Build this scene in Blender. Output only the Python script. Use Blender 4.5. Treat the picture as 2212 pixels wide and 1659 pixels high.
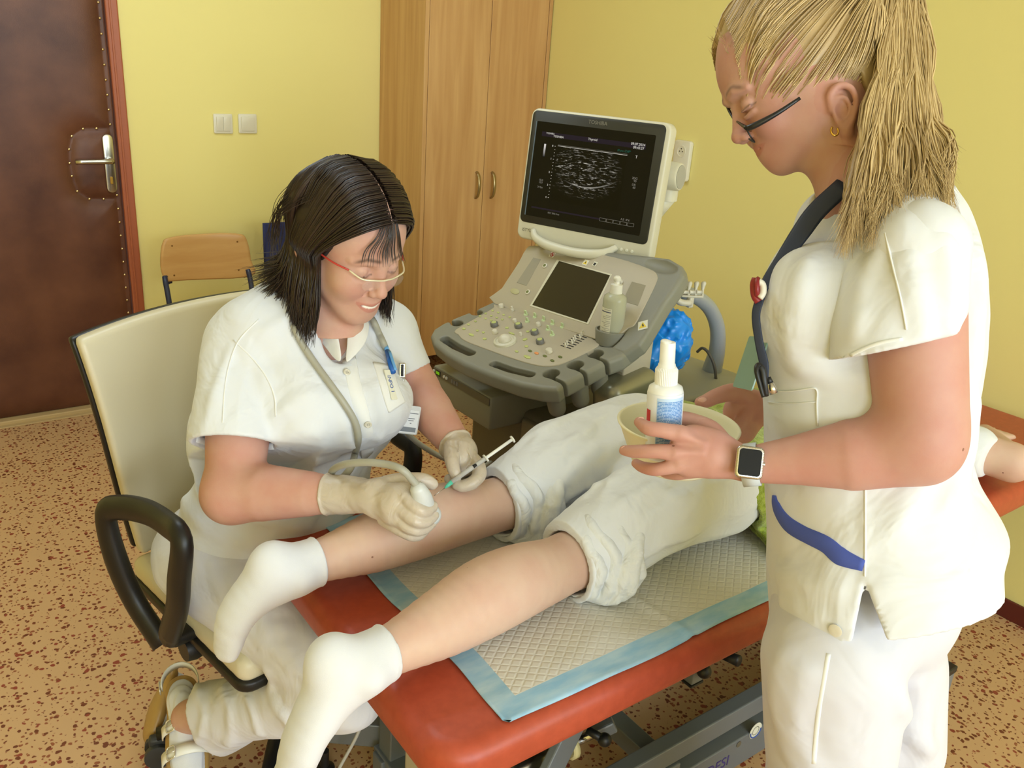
import bpy, bmesh, math, random
import numpy as np
from mathutils import Vector, Matrix
random.seed(7); rng = np.random.RandomState(11)
scene = bpy.context.scene
for o in list(bpy.data.objects): bpy.data.objects.remove(o)
COL = scene.collection

# ------------------------------------------------------------------ camera
W, H, FPX = 2212, 1659, 1835.0
PIT, ROL, AZ = math.radians(20.7), math.radians(4.07), math.radians(52.65)
CAM = np.array([0., 0., 1.5])
FW = np.array([math.cos(AZ)*math.cos(PIT), math.sin(AZ)*math.cos(PIT), -math.sin(PIT)])
_r0 = np.array([math.sin(AZ), -math.cos(AZ), 0.]); _u0 = np.cross(_r0, FW)
RT = _r0*math.cos(ROL) + _u0*math.sin(ROL); UP = np.cross(RT, FW)
cam_data = bpy.data.cameras.new('camera'); cam_data.sensor_width = 36.0
cam_data.lens = FPX/W*36.0; cam_data.clip_start = 0.05
cam = bpy.data.objects.new('camera', cam_data); COL.objects.link(cam)
cam.matrix_world = Matrix(((RT[0], UP[0], -FW[0], CAM[0]), (RT[1], UP[1], -FW[1], CAM[1]), (RT[2], UP[2], -FW[2], CAM[2]), (0, 0, 0, 1)))
scene.camera = cam

def P(px, py, d=None, x=None, y=None, z=None):
    """real point seen at a photo pixel, at depth d or on the plane x/y/z = value"""
    v = FW + RT*(px-1106.)/FPX - UP*(py-829.5)/FPX
    if d is not None: return CAM + v*d
    for i, c in enumerate((x, y, z)):
        if c is not None: return CAM + v*((c-CAM[i])/v[i])

# ------------------------------------------------------------------ light
scene.view_settings.view_transform = 'Standard'; scene.view_settings.look = 'None'
scene.view_settings.gamma = 1.0; scene.view_settings.use_curve_mapping = False
scene.view_settings.exposure = -0.16
world = bpy.data.worlds.new('daylight'); scene.world = world; world.use_nodes = True
bg = world.node_tree.nodes['Background']; bg.inputs[0].default_value = (0.80, 0.90, 1.0, 1); bg.inputs[1].default_value = 1.6
def area(name, loc, rot, sx, sy, power, col):
    l = bpy.data.lights.new(name, 'AREA'); l.shape = 'RECTANGLE'; l.size = sx; l.size_y = sy
    l.energy = power; l.color = col
    o = bpy.data.objects.new(name, l); o.location = loc; o.rotation_euler = rot; COL.objects.link(o); return o
WX0, WX1, WZ0, WZ1, WY = -0.05, 2.45, 0.85, 2.50, -3.20
area('window_daylight', ((WX0+WX1)/2, WY-0.14, (WZ0+WZ1)/2), (math.radians(90), 0, 0), WX1-WX0-.1, WZ1-WZ0-.1, 118, (0.78, 0.91, 1.0))
area('added_fill_left', (-1.05, WY-0.14, (WZ0+WZ1)/2), (math.radians(90), 0, 0), 1.3, WZ1-WZ0-.1, 70, (0.78, 0.91, 1.0))  # added fill light, brightens the door wall

area('added_ceiling_fill', (0.55, 2.35, 2.655), (0, 0, 0), 1.15, .52, 20, (0.78, 0.91, 1.0))  # added overhead fill, evens out near and far brightness

# ------------------------------------------------------------------ helpers
def lin(c):
    c = [x/255. for x in c[:3]]
    return tuple(x/12.92 if x <= .04045 else ((x+.055)/1.055)**2.4 for x in c) + (1.,)
MATS = {}
def mat(name, rgb, rough=.6, metal=0., spec=.5, sheen=0., trans=0., emit=None, es=1., sss=0., coat=0., alpha=1.):
    if name in MATS: return MATS[name]
    m = bpy.data.materials.new(name); m.use_nodes = True
    b = m.node_tree.nodes['Principled BSDF']
    b.inputs['Base Color'].default_value = lin(rgb); b.inputs['Roughness'].default_value = rough
    b.inputs['Metallic'].default_value = metal; b.inputs['Specular IOR Level'].default_value = spec
    b.inputs['Sheen Weight'].default_value = sheen; b.inputs['Transmission Weight'].default_value = trans
    b.inputs['Coat Weight'].default_value = coat; b.inputs['Alpha'].default_value = alpha
    if sss: b.inputs['Subsurface Weight'].default_value = sss; b.inputs['Subsurface Radius'].default_value = (.012, .005, .003); b.inputs['Subsurface Scale'].default_value = 1.0
    if emit: b.inputs['Emission Color'].default_value = lin(emit); b.inputs['Emission Strength'].default_value = es
    MATS[name] = m; return m
def N(m, t, **kw):
    n = m.node_tree.nodes.new(t)
    for k, v in kw.items():
        if k.startswith('i_'):
            key = k[2:].replace('_', ' ')
            n.inputs[key].default_value = v
        else: setattr(n, k, v)
    return n
def L(m, a, b): m.node_tree.links.new(a, b)
def bsdf(m): return m.node_tree.nodes['Principled BSDF']
def coords(m, kind='Object', scale=(1, 1, 1), rot=(0, 0, 0)):
    tc = N(m, 'ShaderNodeTexCoord'); mp = N(m, 'ShaderNodeMapping')
    mp.inputs['Scale'].default_value = scale; mp.inputs['Rotation'].default_value = rot
    L(m, tc.outputs[kind], mp.inputs[0]); return mp.outputs[0]
def ramp(m, fac, stops, interp='LINEAR'):
    r = N(m, 'ShaderNodeValToRGB'); r.color_ramp.interpolation = interp
    e = r.color_ramp.elements
    while len(e) < len(stops): e.new(.5)
    for q, (p, c) in zip(e, stops): q.position = p; q.color = c if len(c) == 4 else lin(c)
    L(m, fac, r.inputs[0]); return r.outputs[0]
def noise_bump(m, scale, strength, dist=.002, detail=4, vec=None, chain=None):
    n = N(m, 'ShaderNodeTexNoise'); n.inputs['Scale'].default_value = scale; n.inputs['Detail'].default_value = detail
    L(m, vec if vec is not None else coords(m), n.inputs['Vector'])
    b = N(m, 'ShaderNodeBump'); b.inputs['Strength'].default_value = strength; b.inputs['Distance'].default_value = dist
    L(m, n.outputs['Fac'], b.inputs['Height']); L(m, b.outputs[0], bsdf(m).inputs['Normal'])
    return n, b
def color_noise(m, scale, c1, c2, vec=None, lo=.35, hi=.65, detail=4):
    n = N(m, 'ShaderNodeTexNoise'); n.inputs['Scale'].default_value = scale; n.inputs['Detail'].default_value = detail
    L(m, vec if vec is not None else coords(m), n.inputs['Vector'])
    L(m, ramp(m, n.outputs['Fac'], [(lo, c1), (hi, c2)]), bsdf(m).inputs['Base Color'])

LOC = {}
def tag(o, label=None, cat=None, group=None, kind=None):
    if label: o['label'] = label
    if cat: o['category'] = cat
    if group: o['group'] = group
    if kind: o['kind'] = kind
    return o
def thing(name, label, cat, loc=(0, 0, 0), group=None):
    o = bpy.data.objects.new(name, None); o.empty_display_size = .05; COL.objects.link(o); o.location = tuple(loc)
    LOC[o.name] = np.array(loc, float); return tag(o, label, cat, group)
def link_mesh(name, me, m, parent=None, loc=None, smooth=True, label=None):
    """mesh vertices are given in world space; they are rebased to the object's own origin"""
    if parent is not None: base = LOC[parent.name]
    elif loc is not None: base = np.array(loc, float)
    else:
        n = len(me.vertices); co = np.empty(n*3); me.vertices.foreach_get('co', co); co = co.reshape(-1, 3)
        base = np.array([(co[:, 0].min()+co[:, 0].max())/2, (co[:, 1].min()+co[:, 1].max())/2, co[:, 2].min()])
    me.transform(Matrix.Translation(Vector(-base)))
    o = bpy.data.objects.new(name, me); COL.objects.link(o)
    for mm in (m if isinstance(m, (list, tuple)) else [m]): me.materials.append(mm)
    if smooth: me.polygons.foreach_set('use_smooth', [True]*len(me.polygons))
    LOC[o.name] = base
    if parent is not None: o.parent = parent
    else: o.location = tuple(base)
    if label: o['label'] = label
    return o
def obj(name, bm, m, parent=None, smooth=False, loc=None, label=None, auto=None):
    me = bpy.data.meshes.new(name); bmesh.ops.recalc_face_normals(bm, faces=bm.faces); bm.to_mesh(me); bm.free()
    o = link_mesh(name, me, m, parent, loc, smooth, label)
    if auto:
        me.polygons.foreach_set('use_smooth', [True]*len(me.polygons))
        try: me.set_sharp_from_angle(angle=math.radians(auto))
        except Exception: pass
    return o
def struct(name, bm, m, smooth=False, auto=None):
    return tag(obj(name, bm, m, None, smooth, auto=auto), kind='structure')
def frame(origin, ex, ey, ez=None):
    ex = np.array(ex, float); ex /= np.linalg.norm(ex); ey = np.array(ey, float); ey -= ex*(ex@ey); ey /= np.linalg.norm(ey)
    if ez is None: ez = np.cross(ex, ey)
    M = Matrix.Identity(4)
    for i in range(3):
        M[i][0] = ex[i]; M[i][1] = ey[i]; M[i][2] = ez[i]; M[i][3] = origin[i]
    return M
def BM(): return bmesh.new()
def xf(bm, verts, M):
    if M is not None: bmesh.ops.transform(bm, matrix=M, verts=verts)
def box(bm, x0, x1, y0, y1, z0, z1, bev=0., M=None, seg=2, mi=0):
    r = bmesh.ops.create_cube(bm, size=1.0); vs = r['verts']
    for v in vs: v.co = Vector(((x0+x1)/2+v.co.x*(x1-x0), (y0+y1)/2+v.co.y*(y1-y0), (z0+z1)/2+v.co.z*(z1-z0)))
    fs = set(f for v in vs for f in v.link_faces)
    for f in fs: f.material_index = mi
    if bev > 0:
        es = list(set(e for v in vs for e in v.link_edges))
        r2 = bmesh.ops.bevel(bm, geom=es, offset=bev, segments=seg, affect='EDGES', profile=.5)
        vs = list(set(vs_ for f in r2['faces'] for vs_ in f.verts) | set(v for v in vs if v.is_valid))
        for f in r2['faces']: f.material_index = mi
    xf(bm, vs, M); return vs
def bar(bm, a, b, w, h, bev=0., up=(0, 0, 1), mi=0):
    """rectangular bar from a to b; w across, h along up"""
    a = np.array(a, float); b = np.array(b, float); ex = b-a; Ln = np.linalg.norm(ex)
    up = np.array(up, float); up = up - ex*(ex@up)/(Ln*Ln); ez = up/np.linalg.norm(up); ex = ex/Ln; ey = np.cross(ez, ex)
    M = frame(a, ex, ey, ez); return box(bm, 0, Ln, -w/2, w/2, -h/2, h/2, bev, M, mi=mi)
def ring_loft(bm, rings, caps=True, closed=False, mi=0):
    vr = [[bm.verts.new(Vector(p)) for p in r] for r in rings]
    n = len(vr[0]); fs = []
    m = len(vr); rr = range(m if closed else m-1)
    for i in rr:
        a = vr[i]; b = vr[(i+1) % m]
        for j in range(n):
            fs.append(bm.faces.new((a[j], a[(j+1) % n], b[(j+1) % n], b[j])))
    if caps and not closed:
        fs.append(bm.faces.new(vr[0][::-1])); fs.append(bm.faces.new(vr[-1]))
    for f in fs: f.material_index = mi
    return [v for r in vr for v in r]
def lathe(bm, prof, n=24, M=None, mi=0, caps=True):
    rings = [[(r*math.cos(2*math.pi*k/n), r*math.sin(2*math.pi*k/n), z) for k in range(n)] for r, z in prof]
    vs = ring_loft(bm, rings, caps=caps, mi=mi); xf(bm, vs, M); return vs
def catmull(pts, sub=6):
    pts = [np.array(p, float) for p in pts]
    if len(pts) < 3: return pts
    Q = [2*pts[0]-pts[1]] + pts + [2*pts[-1]-pts[-2]]; out = []
    for i in range(1, len(Q)-2):
        p0, p1, p2, p3 = Q[i-1:i+3]
        for k in range(sub):
            t = k/sub
            out.append(.5*((2*p1)+(-p0+p2)*t+(2*p0-5*p1+4*p2-p3)*t*t+(-p0+3*p1-3*p2+p3)*t**3))
    out.append(pts[-1]); return out
def tube(bm, pts, r, n=10, sub=0, closed=False, flat=1., up=(0, 0, 1), mi=0, caps=True):
    pts = [np.array(p, float) for p in pts]
    rs = list(r) if hasattr(r, '__len__') else [r]*len(pts)
    if sub:
        pr = [np.append(p, q) for p, q in zip(pts, rs)]; cc = catmull(pr, sub); pts = [c[:3] for c in cc]; rs = [c[3] for c in cc]
    m = len(pts); rings = []; prev = None
    for i in range(m):
        if closed: t = pts[(i+1) % m]-pts[i-1]
        else: t = pts[min(i+1, m-1)]-pts[max(i-1, 0)]
        t = t/(np.linalg.norm(t)+1e-12)
        u = np.array(up, float) if prev is None else prev
        u = u-t*(u@t)
        if np.linalg.norm(u) < 1e-4: u = np.cross(t, [1, .3, .1])
        u /= np.linalg.norm(u); prev = u; w = np.cross(t, u)
        rings.append([pts[i]+rs[i]*(math.cos(2*math.pi*k/n)*w+flat*math.sin(2*math.pi*k/n)*u) for k in range(n)])
    return ring_loft(bm, rings, caps=caps, closed=closed, mi=mi)
def prism(bm, poly, z0, z1, M=None, bev=0., seg=2, mi=0):
    """poly: CCW list of (x, y)"""
    if bev > 0:
        P0 = np.array(poly, float); c = P0.mean(0)
        def inset(d):
            n = len(P0); out = []
            for i in range(n):
                a, b, cc = P0[i-1], P0[i], P0[(i+1) % n]
                e1 = (b-a)/(np.linalg.norm(b-a)+1e-9); e2 = (cc-b)/(np.linalg.norm(cc-b)+1e-9)
                n1 = np.array([-e1[1], e1[0]]); n2 = np.array([-e2[1], e2[0]]); nn = n1+n2; nn /= (np.linalg.norm(nn)+1e-9)
                out.append(b+nn*d/max(.4, nn@n1))
            return out
        rings = []
        for k in range(seg+1):
            a = math.pi/2*k/seg; q = inset(bev*(1-math.sin(a)))
            rings.append([(p[0], p[1], z0+bev*(1-math.cos(a))) for p in q])
        for k in range(seg, -1, -1):
            a = math.pi/2*k/seg; q = inset(bev*(1-math.sin(a)))
            rings.append([(p[0], p[1], z1-bev*(1-math.cos(a))) for p in q])
    else:
        rings = [[(p[0], p[1], z) for p in poly] for z in (z0, z1)]
    vs = ring_loft(bm, rings, mi=mi); xf(bm, vs, M); return vs
def rrect(x0, x1, y0, y1, r, n=5):
    out = []
    for cx, cy, a0 in ((x1-r, y0+r, -90), (x1-r, y1-r, 0), (x0+r, y1-r, 90), (x0+r, y0+r, 180)):
        for k in range(n+1):
            a = math.radians(a0+90*k/n); out.append((cx+r*math.cos(a), cy+r*math.sin(a)))
    return out
def text(name, body, size, M, m, parent, ext=.0003, align='CENTER', sx=1.):
    cu = bpy.data.curves.new(name, 'FONT'); cu.body = body; cu.size = size; cu.extrude = ext; cu.align_x = align; cu.align_y = 'CENTER'; cu.resolution_u = 3
    t = bpy.data.objects.new(name, cu); COL.objects.link(t)
    dg = bpy.context.evaluated_depsgraph_get(); dg.update(); me = bpy.data.meshes.new_from_object(t.evaluated_get(dg))
    bpy.data.objects.remove(t); me.materials.clear()
    me.transform(M @ Matrix.Diagonal((sx, 1, 1, 1))); return link_mesh(name, me, m, parent, smooth=False)

# ------------------------------------------------------------------ distance-field sculpting (organic shapes)
def unit(v): v = np.array(v, float); return v/np.linalg.norm(v)
class Sdf:
    def __init__(s, lo, hi, h):
        s.lo = np.array(lo, float); s.h = h; s.n = np.ceil((np.array(hi)-s.lo)/h).astype(int)+1
        s.g = np.full(s.n, 1.0, np.float32)
        s.ax = [(s.lo[i]+h*np.arange(s.n[i])).astype(np.float32) for i in range(3)]
    def _sl(s, lo, hi, pad):
        a = np.floor((np.array(lo)-pad-s.lo)/s.h).astype(int); b = np.ceil((np.array(hi)+pad-s.lo)/s.h).astype(int)+1
        a = np.clip(a, 0, s.n); b = np.clip(b, 0, s.n); return tuple(slice(i, j) for i, j in zip(a, b))
    def _op(s, sl, d, k, op):
        g = s.g[sl]
        if op == 'sub': d = -d; hh = np.clip(.5+.5*(d-g)/max(k, 1e-6), 0, 1); s.g[sl] = g+(d-g)*hh+k*hh*(1-hh)
        elif op == 'int': hh = np.clip(.5+.5*(d-g)/max(k, 1e-6), 0, 1); s.g[sl] = g+(d-g)*hh+k*hh*(1-hh)
        else: hh = np.clip(.5+.5*(g-d)/max(k, 1e-6), 0, 1); s.g[sl] = g+(d-g)*hh-k*hh*(1-hh)
    def _pts(s, sl):
        return np.meshgrid(s.ax[0][sl[0]], s.ax[1][sl[1]], s.ax[2][sl[2]], indexing='ij', sparse=True)
    def cone(s, a, b, ra, rb, k=.01, op='add', flat=None, fs=1.):
        a = np.array(a, float); b = np.array(b, float); R = max(ra, rb)*max(1, fs if flat is not None else 1)
        sl = s._sl(np.minimum(a, b)-R, np.maximum(a, b)+R, k+4*s.h)
        X, Y, Z = s._pts(sl); 
        if X.size*Y.size*Z.size == 0: return s
        ab = b-a; L2 = ab@ab+1e-12
        px, py, pz = X-a[0], Y-a[1], Z-a[2]
        t = np.clip((px*ab[0]+py*ab[1]+pz*ab[2])/L2, 0, 1)
        dx, dy, dz = px-ab[0]*t, py-ab[1]*t, pz-ab[2]*t
        d2 = dx*dx+dy*dy+dz*dz
        if flat is not None:
            f = unit(flat); q = dx*f[0]+dy*f[1]+dz*f[2]; d2 = d2+q*q*(1/(fs*fs)-1)
        d = np.sqrt(np.maximum(d2, 0))-(ra+(rb-ra)*t)
        if flat is not None and fs < 1: d = d*np.where(d < 0, 1., .5+.5*fs)
        s._op(sl, d, k, op); return s
    def tube(s, pts, rs, k=.01, op='add', sub=0, flat=None, fs=1.):
        rs = list(rs) if hasattr(rs, '__len__') else [rs]*len(pts)
        if sub:
            c = catmull([np.append(np.array(p, float), q) for p, q in zip(pts, rs)], sub); pts = [q[:3] for q in c]; rs = [max(q[3], 1e-4) for q in c]
        # min over the segments first, then one blend
        pts = [np.array(p, float) for p in pts]; R = max(rs)*max(1, fs if flat is not None else 1); A = np.array(pts)
        sl = s._sl(A.min(0)-R, A.max(0)+R, k+4*s.h); X, Y, Z = s._pts(sl)
        if X.size*Y.size*Z.size == 0: return s
        D = None
        for a, b, ra, rb in zip(pts[:-1], pts[1:], rs[:-1], rs[1:]):
            ab = b-a; L2 = ab@ab+1e-12; px, py, pz = X-a[0], Y-a[1], Z-a[2]
            t = np.clip((px*ab[0]+py*ab[1]+pz*ab[2])/L2, 0, 1); dx, dy, dz = px-ab[0]*t, py-ab[1]*t, pz-ab[2]*t
            d2 = dx*dx+dy*dy+dz*dz
            if flat is not None:
                f = unit(flat); q = dx*f[0]+dy*f[1]+dz*f[2]; d2 = d2+q*q*(1/(fs*fs)-1)
            d = np.sqrt(d2)-(ra+(rb-ra)*t); D = d if D is None else np.minimum(D, d)
        s._op(sl, D, k, op); return s
    def ell(s, c, r, k=.01, op='add', axes=None):
        """ellipsoid: centre, radii along axes (3 unit vectors)"""
        c = np.array(c, float); r = np.array(r, float); R = r.max()
        A = np.eye(3) if axes is None else np.array([unit(a) for a in axes])
        ext = np.sqrt(((A*r[:, None])**2).sum(0)); sl = s._sl(c-ext, c+ext, k+4*s.h); X, Y, Z = s._pts(sl)
        if X.size*Y.size*Z.size == 0: return s
        px, py, pz = X-c[0], Y-c[1], Z-c[2]; k0 = 0; k1 = 0
        for i in range(3):
            q = px*A[i][0]+py*A[i][1]+pz*A[i][2]; k0 = k0+(q/r[i])**2; k1 = k1+(q/r[i]**2)**2
        k0 = np.sqrt(k0); k1 = np.sqrt(k1)+1e-6; d = k0*(k0-1)/k1
        s._op(sl, d, k, op); return s
    def box(s, c, half, rad=.002, k=.002, op='add', axes=None):
        c = np.array(c, float); hf = np.array(half, float)-rad; A = np.eye(3) if axes is None else np.array([unit(a) for a in axes])
        ext = np.sqrt(((A*(hf[:, None]+rad))**2).sum(0))*1.0; ext = np.abs(A*(hf[:, None]+rad)).sum(0); sl = s._sl(c-ext, c+ext, k+4*s.h); X, Y, Z = s._pts(sl)
        if X.size*Y.size*Z.size == 0: return s
        px, py, pz = X-c[0], Y-c[1], Z-c[2]; o = 0; mx = None
        for i in range(3):
            q = np.abs(px*A[i][0]+py*A[i][1]+pz*A[i][2])-hf[i]; o = o+np.maximum(q, 0)**2; mx = q if mx is None else np.maximum(mx, q)
        d = np.sqrt(o)+np.minimum(mx, 0)-rad; s._op(sl, d, k, op); return s
    def cut(s, p, n, k=.001, lo=None, hi=None):
        """remove the half space on the +n side of p (optionally only within lo..hi)"""
        p = np.array(p, float); n = unit(n); sl = s._sl(s.lo if lo is None else lo, s.lo+s.h*s.n if hi is None else hi, 0); X, Y, Z = s._pts(sl)
        d = (X-p[0])*n[0]+(Y-p[1])*n[1]+(Z-p[2])*n[2]; s._op(sl, d.astype(np.float32), k, 'int'); return s
    def disp(s, fn, lo=None, hi=None):
        sl = s._sl(s.lo if lo is None else lo, s.lo+s.h*s.n if hi is None else hi, 0); X, Y, Z = s._pts(sl)
        s.g[sl] = s.g[sl]+fn(X, Y, Z).astype(np.float32); return s
    def shell(s, th):
        """keep a wall of thickness th inside the surface"""
        s.g = np.maximum(s.g, -(s.g+th)); return s
    def surf(s, q, maxd=.2):
        """slide a point along the line of sight onto the nearest front surface"""
        q = np.array(q, float); v = q-CAM; L0 = np.linalg.norm(v); v = v/L0
        t = np.arange(L0-maxd, L0+maxd, s.h*.5); pts = CAM+v*t[:, None]; ii = np.round((pts-s.lo)/s.h).astype(int)
        ok = ((ii >= 0) & (ii < s.n)).all(1); val = np.full(len(t), 1.); jj = ii[ok]; val[ok] = s.g[jj[:, 0], jj[:, 1], jj[:, 2]]
        w = np.nonzero(val < 0)[0]; return pts[w[0]] if len(w) else None
    def mesh(s, name='m', smooth=0):
        g = s.g.copy(); g[0], g[-1], g[:, 0], g[:, -1], g[:, :, 0], g[:, :, -1] = 1, 1, 1, 1, 1, 1
        ins = g < 0; nx, ny, nz = g.shape
        c = ins[:-1, :-1, :-1].astype(np.int8)*0
        for i in (0, 1):
            for j in (0, 1):
                for k in (0, 1): c += ins[i:nx-1+i, j:ny-1+j, k:nz-1+k]
        cells = np.argwhere((c > 0) & (c < 8)); 
        if not len(cells): raise RuntimeError('empty field '+name)
        idx = np.full((nx-1, ny-1, nz-1), -1, np.int32); idx[tuple(cells.T)] = np.arange(len(cells))
        acc = np.zeros((len(cells), 3)); cnt = np.zeros(len(cells))
        cor = [(i, j, k) for i in (0, 1) for j in (0, 1) for k in (0, 1)]
        for a in cor:
            for ax in range(3):
                if a[ax]: continue
                b = list(a); b[ax] = 1
                va = g[cells[:, 0]+a[0], cells[:, 1]+a[1], cells[:, 2]+a[2]]; vb = g[cells[:, 0]+b[0], cells[:, 1]+b[1], cells[:, 2]+b[2]]
                m = (va < 0) != (vb < 0); t = np.where(m, va/(va-vb+1e-20), 0)
                p = np.array(a, float)[None]+np.zeros((len(cells), 3)); p[:, ax] += t
                acc[m] += p[m]; cnt[m] += 1
        V = s.lo+s.h*(cells+acc/cnt[:, None])
        Q = []
        for ax in range(3):
            o1, o2 = [(1, 2), (2, 0), (0, 1)][ax]
            A = np.take(ins, range(0, g.shape[ax]-1), ax); B = np.take(ins, range(1, g.shape[ax]), ax)
            e = np.argwhere(A != B); e = e[(e[:, o1] > 0) & (e[:, o2] > 0)]
            if not len(e): continue
            f = A[tuple(e.T)]
            def at(d1, d2):
                q = e.copy(); q[:, o1] -= d1; q[:, o2] -= d2; return idx[tuple(q.T)]
            q = np.stack([at(1, 1), at(0, 1), at(0, 0), at(1, 0)], 1); q[~f] = q[~f][:, ::-1]; Q.append(q)
        Q = np.concatenate(Q); Q = Q[(Q >= 0).all(1)]
        for _ in range(smooth):
            S = np.zeros_like(V); Cn = np.zeros(len(V))
            for i in range(4):
                a, b = Q[:, i], Q[:, (i+1) % 4]
                for ch in range(3): S[:, ch] += np.bincount(a, V[b, ch], len(V))+np.bincount(b, V[a, ch], len(V))
                Cn += np.bincount(a, minlength=len(V))+np.bincount(b, minlength=len(V))
            V = .5*V+.5*S/np.maximum(Cn, 1)[:, None]
        return V, Q
def build(name, VQ, m, parent=None, label=None, paint=None):
    """VQ: one (V, Q) or a list of them joined into one mesh; paint(V) -> material index per vertex"""
    if isinstance(VQ, list):
        off = 0; Vs = []; Qs = []
        for V, Q in VQ: Vs.append(V); Qs.append(Q+off); off += len(V)
        V = np.concatenate(Vs); Q = np.concatenate(Qs)
    else: V, Q = VQ
    me = bpy.data.meshes.new(name); me.vertices.add(len(V)); me.vertices.foreach_set('co', V.astype(np.float32).ravel())
    me.loops.add(Q.size); me.loops.foreach_set('vertex_index', Q.astype(np.int32).ravel())
    me.polygons.add(len(Q)); me.polygons.foreach_set('loop_start', np.arange(0, Q.size, 4, dtype=np.int32)); me.polygons.foreach_set('loop_total', np.full(len(Q), 4, np.int32))
    me.update(calc_edges=True)
    o = link_mesh(name, me, m, parent, smooth=True, label=label)
    if paint is not None:
        w = np.clip(paint(V), 0, 1).astype(np.float32)
        if w.ndim == 1: w = w[:, None]
        at = me.color_attributes.new('tint', 'FLOAT_COLOR', 'POINT'); cc = np.ones((len(V), 4), np.float32); cc[:, :3] = 0; cc[:, :w.shape[1]] = w
        at.data.foreach_set('color', cc.ravel())
    return o
def nz(X, Y, Z, s, seed=0, oc=2):
    """cheap smooth noise from warped sines, about -1..1"""
    r = np.random.RandomState(seed); out = 0; amp = 1; tot = 0
    for o in range(oc):
        for _ in range(3):
            v = r.normal(size=3); v /= np.linalg.norm(v); w = r.normal(size=3); w /= np.linalg.norm(w); ph = r.uniform(0, 6.28, 2)
            out = out+amp*np.sin((X*v[0]+Y*v[1]+Z*v[2])*s+ph[0]+1.3*np.sin((X*w[0]+Y*w[1]+Z*w[2])*s*.7+ph[1])); tot += amp
        s *= 2.1; amp *= .5
    return out/tot*1.6
# ================================================================== ROOM
YW, XW, XL, YB, ZC = 3.709, 2.612, -1.9, WY, 2.75
m_wall = mat('yellow_wall_paint', (243, 229, 150), .75, spec=.25); noise_bump(m_wall, 220, .12, .001)
m_white_wall = mat('white_ceiling_paint', (236, 234, 226), .8, spec=.2)
m_floor = mat('speckled_linoleum', (205, 165, 118), .45, spec=.35)
v = coords(m_floor, 'Object', (1, 1, 1))
nw = N(m_floor, 'ShaderNodeTexNoise'); nw.inputs['Scale'].default_value = 48; nw.inputs['Detail'].default_value = 2; L(m_floor, v, nw.inputs['Vector'])
def flecks(m, v, scale, thr, soft, seed):
    mp = N(m, 'ShaderNodeMapping'); mp.inputs['Location'].default_value = (seed, seed*.7, 0); L(m, v, mp.inputs[0])
    mx = N(m, 'ShaderNodeMix', data_type='VECTOR'); mx.inputs['Factor'].default_value = .015; L(m, mp.outputs[0], mx.inputs['A']); L(m, nw.outputs['Color'], mx.inputs['B'])
    vo = N(m, 'ShaderNodeTexVoronoi'); vo.inputs['Scale'].default_value = scale; vo.inputs['Randomness'].default_value = 1; L(m, mx.outputs['Result'], vo.inputs['Vector'])
    # keep only some cells, each with its own fleck size
    sp = N(m, 'ShaderNodeSeparateColor'); L(m, vo.outputs['Color'], sp.inputs[0])
    mu = N(m, 'ShaderNodeMath', operation='MULTIPLY'); mu.inputs[1].default_value = thr; L(m, sp.outputs[0], mu.inputs[0])
    lt = N(m, 'ShaderNodeMath', operation='SUBTRACT'); L(m, mu.outputs[0], lt.inputs[0]); L(m, vo.outputs['Distance'], lt.inputs[1])
    cl = N(m, 'ShaderNodeMapRange'); cl.inputs['From Min'].default_value = 0; cl.inputs['From Max'].default_value = soft; L(m, lt.outputs[0], cl.inputs[0]); return cl.outputs[0]
f1 = flecks(m_floor, v, 68, .44, .05, 3.1); f2 = flecks(m_floor, v, 86, .44, .06, 8.3); f3 = flecks(m_floor, v, 46, .36, .04, 1.7)
def mixc(m, a, b, fac):
    x = N(m, 'ShaderNodeMix', data_type='RGBA')
    for s, q in (('A', a), ('B', b)):
        if isinstance(q, tuple): x.inputs[s].default_value = lin(q)
        else: L(m, q, x.inputs[s])
    if isinstance(fac, float): x.inputs['Factor'].default_value = fac
    else: L(m, fac, x.inputs['Factor'])
    return x.outputs['Result']
c = mixc(m_floor, (208, 168, 122), (152, 88, 56), f2); c = mixc(m_floor, c, (118, 62, 38), f1); c = mixc(m_floor, c, (150, 70, 50), f3)
L(m_floor, c, bsdf(m_floor).inputs['Base Color'])

b = BM(); box(b, XL-.1, XW+.1, YB-.1, YW+.1, -.1, 0); struct('floor', b, m_floor)
b = BM(); box(b, XL-.1, XW+.1, YB-.1, YW+.1, ZC, ZC+.1); struct('ceiling', b, m_white_wall)
DX0, DX1, DZ = -.13, .795, 2.02
b = BM(); box(b, XL-.1, DX0, YW, YW+.12, 0, ZC); box(b, DX1, XW+.1, YW, YW+.12, 0, ZC); box(b, DX0, DX1, YW, YW+.12, DZ, ZC); struct('wall_back', b, m_wall)
b = BM(); box(b, XW, XW+.1, YB, YW, 0, ZC); struct('wall_right', b, m_wall)
b = BM(); box(b, XL-.1, XL, YB, YW, 0, ZC); struct('wall_left', b, m_wall)
b = BM(); box(b, XL-.1, -1.72, YB-.22, YB, 0, ZC); box(b, -.38, WX0, YB-.22, YB, 0, ZC); box(b, -1.72, -.38, YB-.22, YB, 0, WZ0); box(b, -1.72, -.38, YB-.22, YB, WZ1, ZC); box(b, WX1, XW+.1, YB-.22, YB, 0, ZC); box(b, WX0, WX1, YB-.22, YB, 0, WZ0); box(b, WX0, WX1, YB-.22, YB, WZ1, ZC); struct('wall_front', b, m_wall)
m_wframe = mat('white_window_plastic', (235, 235, 230), .35)
b = BM()
for x in (WX0+.03, (WX0+WX1)/2, WX1-.03): box(b, x-.03, x+.03, YB-.10, YB-.04, WZ0, WZ1, .004)
for z in (WZ0+.03, WZ1-.03): box(b, WX0, WX1, YB-.10, YB-.04, z-.03, z+.03, .004)
struct('window_1', b, m_wframe)
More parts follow.
